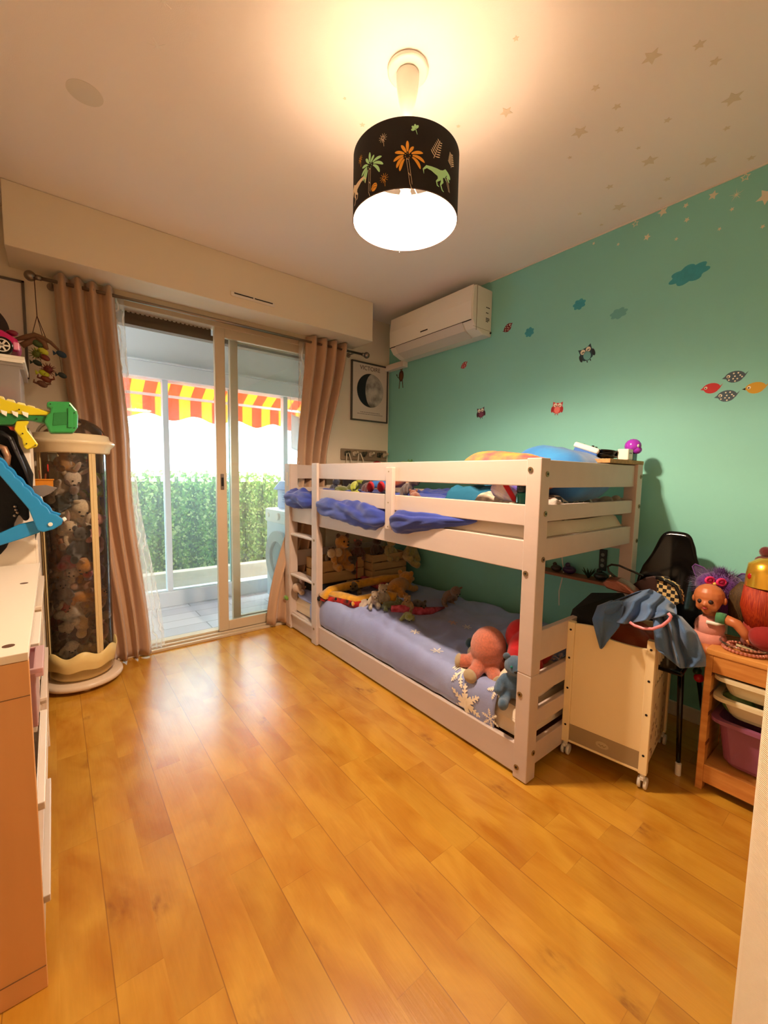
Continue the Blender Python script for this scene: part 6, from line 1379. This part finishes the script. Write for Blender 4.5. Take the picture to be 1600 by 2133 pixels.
b = MB(); pp = [A3(u, v, x=1.85) for u, v in ((1253, 1214), (1262, 1208), (1285, 1210), (1304, 1220), (1325, 1238), (1318, 1242), (1290, 1235), (1262, 1226))]; p2_ = [(p_[0] + .05, p_[1], p_[2] + .01) for p_ in pp]; n = len(pp); b._add(pp + p2_, [tuple(range(n)), tuple(range(2 * n - 1, n - 1, -1))] + [(i, (i + 1) % n, n + (i + 1) % n, n + i) for i in range(n)])
b.build('body', mat('bronze_shiny', srgb(150, 100, 88), .28, metal=.8, bump=.8, bscale=40), mp_, bevel=.008, seg=3)
# blue fabric draped
M_den = mat('slate_blue_cloth', srgb(76, 108, 150), .9, sheen=.3, bump=.4, bscale=260, var=.1, vscale=8)
sc_ = thing('blue_scarf', 'slate blue cloth draped over the crib and its side', 'cloth', CW(.12, -.1, .56))
def sheet(nm, ctrl, M_, par, nu=36, nv=28, fold=.012, seed=0, fx=7):
    """ctrl: rows of points (>=2 rows) interpolated bilinearly"""
    R_ = [[Vector(p_) for p_ in row] for row in ctrl]
    def lerp_row(row, u):
        n = len(row) - 1; t = u * n; i = min(int(t), n - 1); f_ = t - i; f_ = f_ * f_ * (3 - 2 * f_) * .5 + f_ * .5; return row[i].lerp(row[i + 1], f_)
    def f(u, v):
        n = len(R_) - 1; t = v * n; i = min(int(t), n - 1); a, c = lerp_row(R_[i], u), lerp_row(R_[i + 1], u); p_ = a.lerp(c, t - i)
        d = (CAMP - p_).normalized(); w_ = sin(u * fx + 3 * ns(u * 2, v * 2, seed)) + .8 * ns(u * 6, v * 3, seed + 5)
        return p_ + d * fold * w_
    b = MB(); b.grid(f, nu, nv); return b.build(nm, M_, par, smooth=True, solid=.003)
sheet('left_tail', [[A3(1245, 1262, x=1.70), A3(1275, 1250, x=1.70), A3(1300, 1262, x=1.68)], [A3(1234, 1290, x=1.635), A3(1258, 1290, x=1.63), A3(1290, 1305, x=1.64)], [A3(1243, 1325, x=1.65), A3(1256, 1330, x=1.65), A3(1272, 1328, x=1.65)], [A3(1250, 1350, x=1.655), A3(1252, 1352, x=1.655), A3(1255, 1350, x=1.655)]], M_den, sc_, fold=.006, seed=1)
sheet('bunched_middle', [[A3(1330, 1232, x=1.84), A3(1355, 1227, x=1.84), A3(1380, 1240, x=1.84), A3(1408, 1262, x=1.84)], [A3(1262, 1258, x=1.74), A3(1320, 1252, x=1.72), A3(1365, 1262, x=1.72), A3(1410, 1280, x=1.74)], [A3(1258, 1290, x=1.66), A3(1300, 1300, x=1.64), A3(1345, 1292, x=1.65), A3(1385, 1282, x=1.70)]], M_den, sc_, fold=.026, seed=3, fx=24, nu=90, nv=44)
b = MB(); 
roll('rolled_fold', A3(1262, 1272, x=1.66), A3(1295, 1262, x=1.69), 0, .025, M_den, None, None, sc_, 3, .004, xr=.03)
sheet('right_fall', [[A3(1360, 1278, x=1.72), A3(1385, 1270, x=1.74), A3(1420, 1285, x=1.80)], [A3(1362, 1310, x=1.67), A3(1400, 1310, x=1.70), A3(1452, 1320, x=1.80)], [A3(1366, 1350, x=1.67), A3(1410, 1360, x=1.72), A3(1470, 1368, x=1.80)], [A3(1372, 1356, x=1.68), A3(1418, 1392, x=1.72), A3(1470, 1388, x=1.80)]], M_den, sc_, fold=.020, seed=7, fx=17, nu=70)
b = MB(); b.tube([A3(u, v, x=1.64) for u, v in ((1312, 1296), (1322, 1303), (1340, 1309), (1360, 1310), (1380, 1303), (1394, 1292), (1398, 1284), (1392, 1277))], .0055, 8); b.build('pink_hoop', plastic(226, 140, 150), smooth=True, label='thin pink hoop resting on the blue cloth', cat='hoop')
# red and green ball dangling behind
MB().sph(A3(1456, 1412, x=2.05), .018).build('red_ball', plastic(210, 20, 24), smooth=True, label='small bright red ball beside the blue cloth', cat='ball'); MB().sph(A3(1453, 1398, x=2.06), (.02, .016, .016)).build('green_leaf', plastic(30, 70, 50), smooth=True, label='small green leaf above the red ball', cat='toy')

# ------------------------------------------------------------------ black chair by the wall
ch = thing('black_chair', 'glossy black moulded chair against the teal wall', 'chair', (2.12, .66, 0))
# shell: back leans to the wall (+x)
b = MB()
def f(u, v):
    a = -1 + 2 * u
    if v < .55:
        t = v / .55; w_ = .105 + .045 * t; h_ = .935 - .47 * t
        edge = 1 - .55 * max(0, 1 - t * 3.2) * (abs(a) ** 3); z = .46 + (h_ - .46) * (1 if t > .3 else 1) - (.12 * abs(a) ** 3.5 * max(0, 1 - t * 2.2))
        return (2.25 - .06 * t - .05 * a * a * (.3 + t), .655 + a * w_ * (1 - .25 * max(0, 1 - t * 4) * abs(a) ** 2), z)
    t = (v - .55) / .45
    return (2.19 - .36 * t, .655 + a * .15 * (1 + .15 * t), .465 - .03 * sin(t * pi) + .05 * a * a * (1 - t) - .03 * t ** 4)
b.grid(f, 24, 40); b.build('shell', mat('black_gloss', srgb(6, 6, 7), .12, spec=.35), ch, smooth=True, solid=.008)
for (x0, x1, y0_, y1_) in ((1.90, 1.86, .52, .49), (1.90, 1.86, .79, .83), (2.18, 2.26, .55, .50), (2.18, 2.26, .77, .82)):
    b = MB(); b.tube([(x0 + (.05), y0_, .44), (x1 + .05, y1_, .002)], [.012, .008], 10); lg = b.build('leg', M_blackp, ch, smooth=True)
    b = MB(); b.cyl((x1 + .05, y1_, .001), (x1 + .046, y1_, .05), .0105); b.build('foot_cap', M_whitep, lg)

# white low table behind
wt = thing('white_side_table', 'white side table against the teal wall behind the dolls', 'table', (2.25, .3, 0))
MB().bb(2.14, W - .016, .08, .50, .60, .618).build('top', M_mel, wt, bevel=.002)
for x in (2.16, W - .03):
    for y in (.1, .48): MB().cyl((x, y, .0), (x, y, .6), .012).build('leg', M_mel, wt)

# ------------------------------------------------------------------ pine storage frame at right
PX0, PX1, PY1, PY0, PZ = 1.885, 2.13, .428, -.48, .55
pn = thing('pine_storage_unit', 'pine storage unit with plastic bins at the right edge', 'storage unit', (2.0, 0, 0))
M_po = mat('orange_pine', srgb(222, 158, 82), .45, col2=srgb(196, 126, 58), vscale=40, stretch=(.3, .1, 1))
for y1_ in (PY1, PY1 - .445, PY0 + .022):
    b = MB(); b.bb(PX0, PX0 + .04, y1_ - .022, y1_, 0, PZ - .02); b.bb(PX1 - .04, PX1, y1_ - .022, y1_, 0, PZ - .02); b.bb(PX0 + .04, PX1 - .04, y1_ - .018, y1_ - .004, .0, PZ - .02)
    pp_ = b.build('side_frame', M_po, pn, bevel=.002)
    b = MB()
    for z in (.452, .375, .298, .18): b.bb(PX0 - .001, PX0 + .0405, y1_ - .0235, y1_ - .0215, z, z + .012)
    b.build('groove', flat('groove_brown', 110, 56, 20), pp_)
MB().bb(PX0 - .004, PX1, PY0, PY1, PZ - .02, PZ).build('top_board', M_po, pn, bevel=.002)
MB().bb(PX0, PX0 + .018, PY0 + .022, PY1 - .022, PZ - .085, PZ - .0205).build('upper_rail', M_po, pn, bevel=.002)
MB().bb(PX0, PX0 + .018, PY0 + .022, PY1 - .022, .035, .105).build('bottom_rail', M_po, pn, bevel=.002)
MB().bb(PX0 + .018, PX1, PY0 + .022, PY1 - .022, .095, .105).build('bottom_board', M_po, pn)
def tray_(name, label, z0, z1, M_, tp=.03, yc0=PY1 - .440, yc1=PY1 - .026, kind=0):
    b = MB(); x0, x1 = PX0 - .006, PX1 - .01; n = 10
    def loop(z, ins, r=.04):
        out = []
        for cx_, cy_, a0 in ((x1 - ins - r, yc1 - ins - r, 0), (x0 + ins + r, yc1 - ins - r, pi / 2), (x0 + ins + r, yc0 + ins + r, pi), (x1 - ins - r, yc0 + ins + r, 3 * pi / 2)):
            for k in range(7): a = a0 + pi / 2 * k / 6; out.append((cx_ + r * cos(a), cy_ + r * sin(a), z))
        return out
    L_ = [loop(z1 - .012, -.0), loop(z1, -.0), loop(z1, .018), loop(z0 + .02, .018 + tp * .7), loop(z0 + .006, .018 + tp), loop(z0, .03 + tp * 1.3)]
    idx = []
    for l_ in L_: idx.append([b.bm.verts.new(p_) for p_ in l_])
    for A_, B_ in zip(idx, idx[1:]):
        for k in range(28): b.bm.faces.new((A_[k], A_[(k + 1) % 28], B_[(k + 1) % 28], B_[k]))
    b.bm.faces.new(idx[-1])
    return b.build(name, M_, smooth=False, solid=.003, label=label, cat='bin', bevel=0)
tray_('storage_bin', 'white divided tray under the pine top', .385, .455, plastic(228, 216, 180), .02)
tray_('storage_bin', 'white shallow tray, second one down in the pine unit', .300, .380, plastic(228, 216, 180), .03)
tray_('storage_bin', 'deep mauve plastic bin in the pine unit', .115, .296, plastic(146, 84, 120), .03)
b = MB(); b.sph((1.95, .33, .345), (.03, .06, .045), (.5, 0, 0)); b.build('green_leaf_toy', mat('leaf_green_toy', srgb(60, 96, 50), .4, col2=srgb(110, 140, 80), vscale=30), smooth=True, label='dark green leaf shaped toy lying in the second tray', cat='toy')
b = MB(); rq = random.Random(9)
for k in range(60): b.sph((rq.uniform(1.92, 2.05), rq.uniform(.05, .27), rq.uniform(.335, .352)), rq.uniform(.005, .009), seg=8)
b.build('beads', plastic(150, 110, 90), kind='stuff', label='pile of small brown beads in the second tray', cat='beads', smooth=True)
# items on the pine top
jw = thing('bead_bracelets', 'clear packet with a ring of pink beads on the pine top', 'jewellery pack', (1.98, .33, PZ))
b = MB(); cx_, cy_ = 1.955, .332
for k in range(34): a = 2 * pi * k / 34; b.sph((cx_ + .05 * cos(a), cy_ + .062 * sin(a), PZ + .008), .0065, seg=10)
for k in range(26): a = 2 * pi * k / 26; b.sph((cx_ + .006 + .04 * cos(a), cy_ + .05 * sin(a), PZ + .019), .0055, seg=10)
b.build('pink_beads', mat('rose_beads', srgb(206, 130, 110), .2, metal=.2), jw, smooth=True)
MB().box((cx_ + .01, cy_, PZ + .016), (.05, .055, .0012), (.1, .15, .2)).build('paper_label', mat('label_cream', srgb(220, 206, 160), .7), jw)
b = MB(); b.box((cx_ + .01, cy_, PZ + .0175), (.026, .03, .0008), (.1, .15, .2)); b.build('printed_block', mat('label_print', srgb(90, 80, 60), .7, col2=srgb(200, 190, 150), vscale=90), jw)
b = MB(); b.tube([(cx_ + .062 * cos(a), cy_ + .072 * sin(a), PZ + .028) for a in [2 * pi * k / 40 for k in range(40)]], .004, 8, closed=True); b.build('clear_rim', M_clear, jw, smooth=True)
ft = thing('rolled_paper', 'rolled white paper tube at the back of the pine top', 'paper roll', (2.05, .25, PZ))
MB().cyl((2.06, .36, PZ + .024), (2.02, .02, PZ + .024), .022, seg=28).build('roll', mat('paper_white', srgb(232, 214, 206), .7), ft, smooth=True)
MB().box((1.955, .225, PZ + .004), (.03, .05, .003), (0, 0, .3)).build('white_card', M_whitep, label='small white card next to the bead packet', cat='card')
b = MB(); b.sph((1.95, .17, PZ + .010), (.022, .032, .009)); b.tube([(1.955, .18, PZ + .016), (1.96, .195, PZ + .045)], [.002, .001], 6); b.build('red_feather', plushm(160, 24, 30), smooth=True, label='small dark red fluffy piece on the pine top', cat='toy')
cd_ = thing('picture_card', 'dark framed picture card lying at the front of the pine top', 'card', (1.915, .2, PZ), (0, 0, .1))
MB().box((0, 0, .002), (.05, .085, .003)).build('border', flat('card_border', 60, 34, 28), cd_, local=True); MB().box((0, .0, .0038), (.034, .062, .0006)).build('picture', mat('card_pic', srgb(214, 200, 180), .6, col2=srgb(110, 80, 60), vscale=60), cd_, local=True)
# baby doll
dd = thing('baby_doll', 'baby doll in pink dress with green sleeve behind the crib', 'doll', (1.98, .43, .45))
M_skin = mat('doll_skin', srgb(190, 112, 66), .4)
hc = Vector(A3(1477, 1246, x=1.98)); s_ = (hc - CAMP).dot(FW) / FPX  # metres per pixel
FD = (-RT * .80 - FW * .58 - UP * .18).normalized(); FS = FD.cross(UP).normalized(); FU = FS.cross(FD).normalized(); r_h = 27 * s_
def hp_(f, s2, u2): return hc + FD * f * r_h + FS * s2 * r_h + FU * u2 * r_h
b = MB(); b.sph(hp_(-.12, 0, .14), (r_h, r_h, r_h * .95)); b.sph(hp_(.22, 0, -.3), (r_h * .8, r_h * .8, r_h * .66)); b.sph(hp_(.62, 0, -.72), (r_h * .34,) * 3)
for sg in (-1, 1): b.sph(hp_(.5, sg * .38, -.48), (r_h * .36,) * 3)
b.sph(hp_(1.02, 0, -.2), (r_h * .13,) * 3); b.tube([hp_(-.1, 0, -.7), hp_(-.2, 0, -1.6)], [.022, .026], 12)
me = remesh(b, .003, 5); me.transform(wmat(dd).inverted()); me.materials.clear(); me.materials.append(M_skin); o = bpy.data.objects.new('head', me); COL.objects.link(o); o.parent = dd; hd = o
for sg in (-1, 1): MB().sph(hp_(.80, sg * .34, -.02), (.0085, .0085, .0085)).build('eye', flat('doll_eye', 40, 20, 16), hd, smooth=True)
MB().sph(hp_(.96, 0, -.50), (.009, .009, .005)).build('mouth', mat('lip', srgb(150, 50, 46), .4), hd, smooth=True)
for sg in (-1, 1): MB().sph(hp_(-.05, sg * .98, -.12), (.008, .007, .014)).build('ear', M_skin, hd, smooth=True)
bc_ = Vector(A3(1478, 1305, x=1.99)); b = MB(); b.sph(bc_, (.045, .05, .05)); b.sph(bc_ + Vector((0, 0, -.045)), (.05, .06, .045)); b.build('pink_dress', cloth(226, 150, 136), dd, smooth=True)
b = MB(); b.tube([bc_ + Vector((-.05 + .0 * k, .0, .03)) + Vector((0, 0, 0)), bc_ + Vector((-.045, -.03, .028)), bc_ + Vector((-.03, -.05, .035))], .007, 8); b.build('white_collar', M_whitep, dd, smooth=True)
a0, a1, a2, a3_ = [Vector(A3(u, v, x=1.96)) for u, v in ((1493, 1286), (1512, 1290), (1535, 1300), (1550, 1318))]
b = MB(); b.tube([a0, a1], [.023, .021], 12); b.build('green_sleeve', cloth(66, 130, 84), dd, smooth=True)
b = MB(); b.tube([a1, a2, a3_, a3_ + Vector((.0, -.012, -.02))], [.018, .018, .016, .014], 12)
for k in range(4): q_ = a3_ + Vector((-.012 + .007 * k, -.012, -.02)); b.tube([q_, q_ + Vector((0, -.008, -.014))], [.0045, .004], 6)
b.tube([a3_ + Vector((.014, -.01, -.01)), a3_ + Vector((.02, -.014, -.02))], [.005, .004], 6); b.build('arm', M_skin, dd, smooth=True)
# chest skin piece showing below the dress
b = MB(); b.tube([bc_ + Vector((-.02, 0, -.07)), bc_ + Vector((-.06, -.03, -.105))], [.03, .022], 12); b.build('leg', M_skin, dd, smooth=True)
# purple furry toy with pink face mask
pt = thing('purple_furry_toy', 'purple furry toy with pink eye mask and translucent ears', 'soft toy', (2.1, .4, .6))
pcn = Vector(A3(1500, 1222, x=2.10)); M_pf = plushm(96, 34, 130); b = MB(); b.sph(pcn, (.07, .085, .06)); b.sph(pcn + Vector((0, -.02, -.07)), (.07, .08, .08))
b.build('body', M_pf, pt, smooth=True)
hv, hf = [], []; rq = random.Random(21)
for k in range(900):
    a, t = rq.uniform(0, 2 * pi), rq.uniform(-.6, 1.5); d = Vector((cos(a) * cos(t), sin(a) * cos(t), sin(t))); p0 = pcn + Vector((d.x * .068, d.y * .083, d.z * .058)); p1_ = p0 + d * rq.uniform(.015, .035) + Vector((rq.uniform(-.01, .01), rq.uniform(-.01, .01), 0)); w_ = Vector((-d.y, d.x, 0)).normalized() * .0012; b0 = len(hv); hv += [tuple(p0 - w_), tuple(p0 + w_), tuple(p1_)]; hf.append((b0, b0 + 1, b0 + 2))
me = bpy.data.meshes.new('fur'); me.from_pydata(hv, [], hf); me.transform(wmat(pt).inverted()); me.materials.append(M_pf); fo = bpy.data.objects.new('fur', me); COL.objects.link(fo); fo.parent = pt; fo['kind'] = 'stuff'
mk_ = Vector(A3(1490, 1210, x=2.03)); M_pm = plastic(226, 50, 120, .2)
for du in (-1, 1):
    c_ = Vector(A3(1490 + du * 11 + (2 if du > 0 else 0), 1209 + (4 if du > 0 else 0), x=2.03)); b = MB(); b.tube([c_ + (RT * cos(a) * .016 + UP * sin(a) * .012) for a in [2 * pi * k / 24 for k in range(24)]], .005, 8, closed=True); ey = b.build('eye_ring', M_pm, pt, smooth=True)
    MB().sph(c_ + FW * .006, (.013, .013, .010)).build('eyelid', plastic(170, 30, 90), ey, smooth=True)
b = MB(); b.sph(mk_ + UP * -.012, (.008, .008, .006)); b.build('beak', plastic(240, 190, 90), pt, smooth=True)
for u0, pts_ in ((0, ((1462, 1222), (1450, 1200), (1443, 1180), (1448, 1175), (1465, 1182), (1482, 1196))), (1, ((1530, 1205), (1545, 1195), (1560, 1196), (1566, 1204), (1558, 1216), (1540, 1220)))):
    pp_ = [A3(u, v, x=2.12) for u, v in pts_]; b = MB(); b.tube(pp_ + [pp_[0]], .003, 6); er = b.build('ear_rim', M_pf, pt, smooth=True)
    b = MB(); b._add(pp_ + [(p_[0] + .003, p_[1], p_[2]) for p_ in pp_], [tuple(range(6)), tuple(range(11, 5, -1))]); b.build('ear_film', glass_mat('ear_film%d' % u0, (.7, .55, .8), .3, .6, (.4, .3, .5)), er)
# long haired doll with gold crown, at the right edge
rd = thing('crowned_doll', 'red haired doll wearing a gold jewelled crown at the right edge', 'doll', (2.05, .2, PZ))
cr_ = Vector(A3(1592, 1196, x=2.0)); M_gold = mat('gold_foil', srgb(226, 176, 60), .25, metal=.7)
b = MB(); b.lathe([(.062, -.045), (.060, .0), (.056, .035), (.03, .055), (.0005, .06)], tuple(cr_ + Vector((0, -.01, 0))), 32); b.build('crown', M_gold, rd, smooth=True)
for (u, v, r_, c_) in ((1567, 1201, .014, (170, 30, 20)), (1589, 1190, .011, (130, 80, 150)), (1584, 1208, .012, (180, 170, 40))):
    q_ = Vector(A3(u, v, x=1.96)); MB().sph(q_, (r_ * .6, r_, r_)).build('jewel', plastic(*c_, .1), rd, smooth=True)
M_hr = mat('red_hair', srgb(140, 20, 8), .5, col2=srgb(190, 70, 20), vscale=14, stretch=(30, 30, 1), bump=.5, bscale=30); M_hb = mat('olive_hair', srgb(92, 66, 22), .6, col2=srgb(50, 34, 12), vscale=14, stretch=(30, 30, 1), bump=.5, bscale=30)
b = MB(); b.sph(cr_ + Vector((.01, -.01, -.07)), (.055, .06, .06)); b.tube([cr_ + Vector((.0, -.005, -.05)), cr_ + Vector((-.0, .0, -.12)), cr_ + Vector((.0, -.01, -.19))], [.058, .06, .05], 16); b.build('hair', M_hr, rd, smooth=True)
b = MB(); b.tube([A3(1562, 1220, x=2.05), A3(1550, 1240, x=2.05), A3(1545, 1275, x=2.06), A3(1550, 1310, x=2.06)], [.03, .045, .045, .03], 14); b.tube([A3(1560, 1225, x=2.01), A3(1553, 1250, x=2.01), A3(1548, 1285, x=2.02)], [.004, .006, .004], 8); b.build('side_hair', M_hb, rd, smooth=True)
b = MB(); b.sph(A3(1596, 1150, x=2.05), .02); b.sph(A3(1594, 1168, x=2.05), (.025, .03, .018)); b.build('red_bobble', plushm(96, 20, 20), rd, smooth=True)
b = MB(); b.sph(A3(1596, 1330, x=1.96), (.04, .05, .045)); b.build('red_dress', cloth(150, 20, 16), rd, smooth=True)
b = MB(); b.tube([(cr_.x, cr_.y, PZ + .03), (cr_.x, cr_.y, PZ + .1)], [.05, .045], 12); b.build('torso', cloth(150, 40, 20), rd, smooth=True)

# ------------------------------------------------------------------ pale woven drape close to the camera at right
def f(u, v):
    z = 0.004 + 1.02 * v; a = u
    path = [(.985, .137), (.968, .09), (.975, .03), (1.0, -.06), (1.05, -.16), (1.12, -.25)]
    t = a * 5; i = min(int(t), 4); p0, p1_ = Vector(path[i] + (0,)), Vector(path[i + 1] + (0,)); q = p0.lerp(p1_, t - i)
    return (q.x + .004 * ns(a * 5, v * 3), q.y, z)
M_wv = mat('cream_weave', srgb(238, 222, 192), .9, bump=.0)
nt = M_wv.node_tree; wv = nt.nodes.new('ShaderNodeTexWave'); wv.inputs['Scale'].default_value = 90; wv.bands_direction = 'Z'; wv.inputs['Distortion'].default_value = 1.2; tcn = nt.nodes.new('ShaderNodeTexCoord'); nt.links.new(tcn.outputs['Object'], wv.inputs[0]); bp = nt.nodes.new('ShaderNodeBump'); bp.inputs['Strength'].default_value = .5; bp.inputs['Distance'].default_value = .002; nt.links.new(wv.outputs['Fac'], bp.inputs['Height']); nt.links.new(bp.outputs[0], nt.nodes['Principled BSDF'].inputs['Normal'])
b = MB(); b.prism([(.985, .137), (.970, .128), (.900, .065), (.840, .0), (.86, -.08), (.95, -.20), (1.06, -.25), (1.12, -.2), (1.10, -.05), (1.03, .1)], 'z', .004, 1.13)
b.build('upholstered_panel', M_wv, bevel=.010, seg=4, label='cream ribbed woven panel close by at the right edge', cat='upholstered panel')
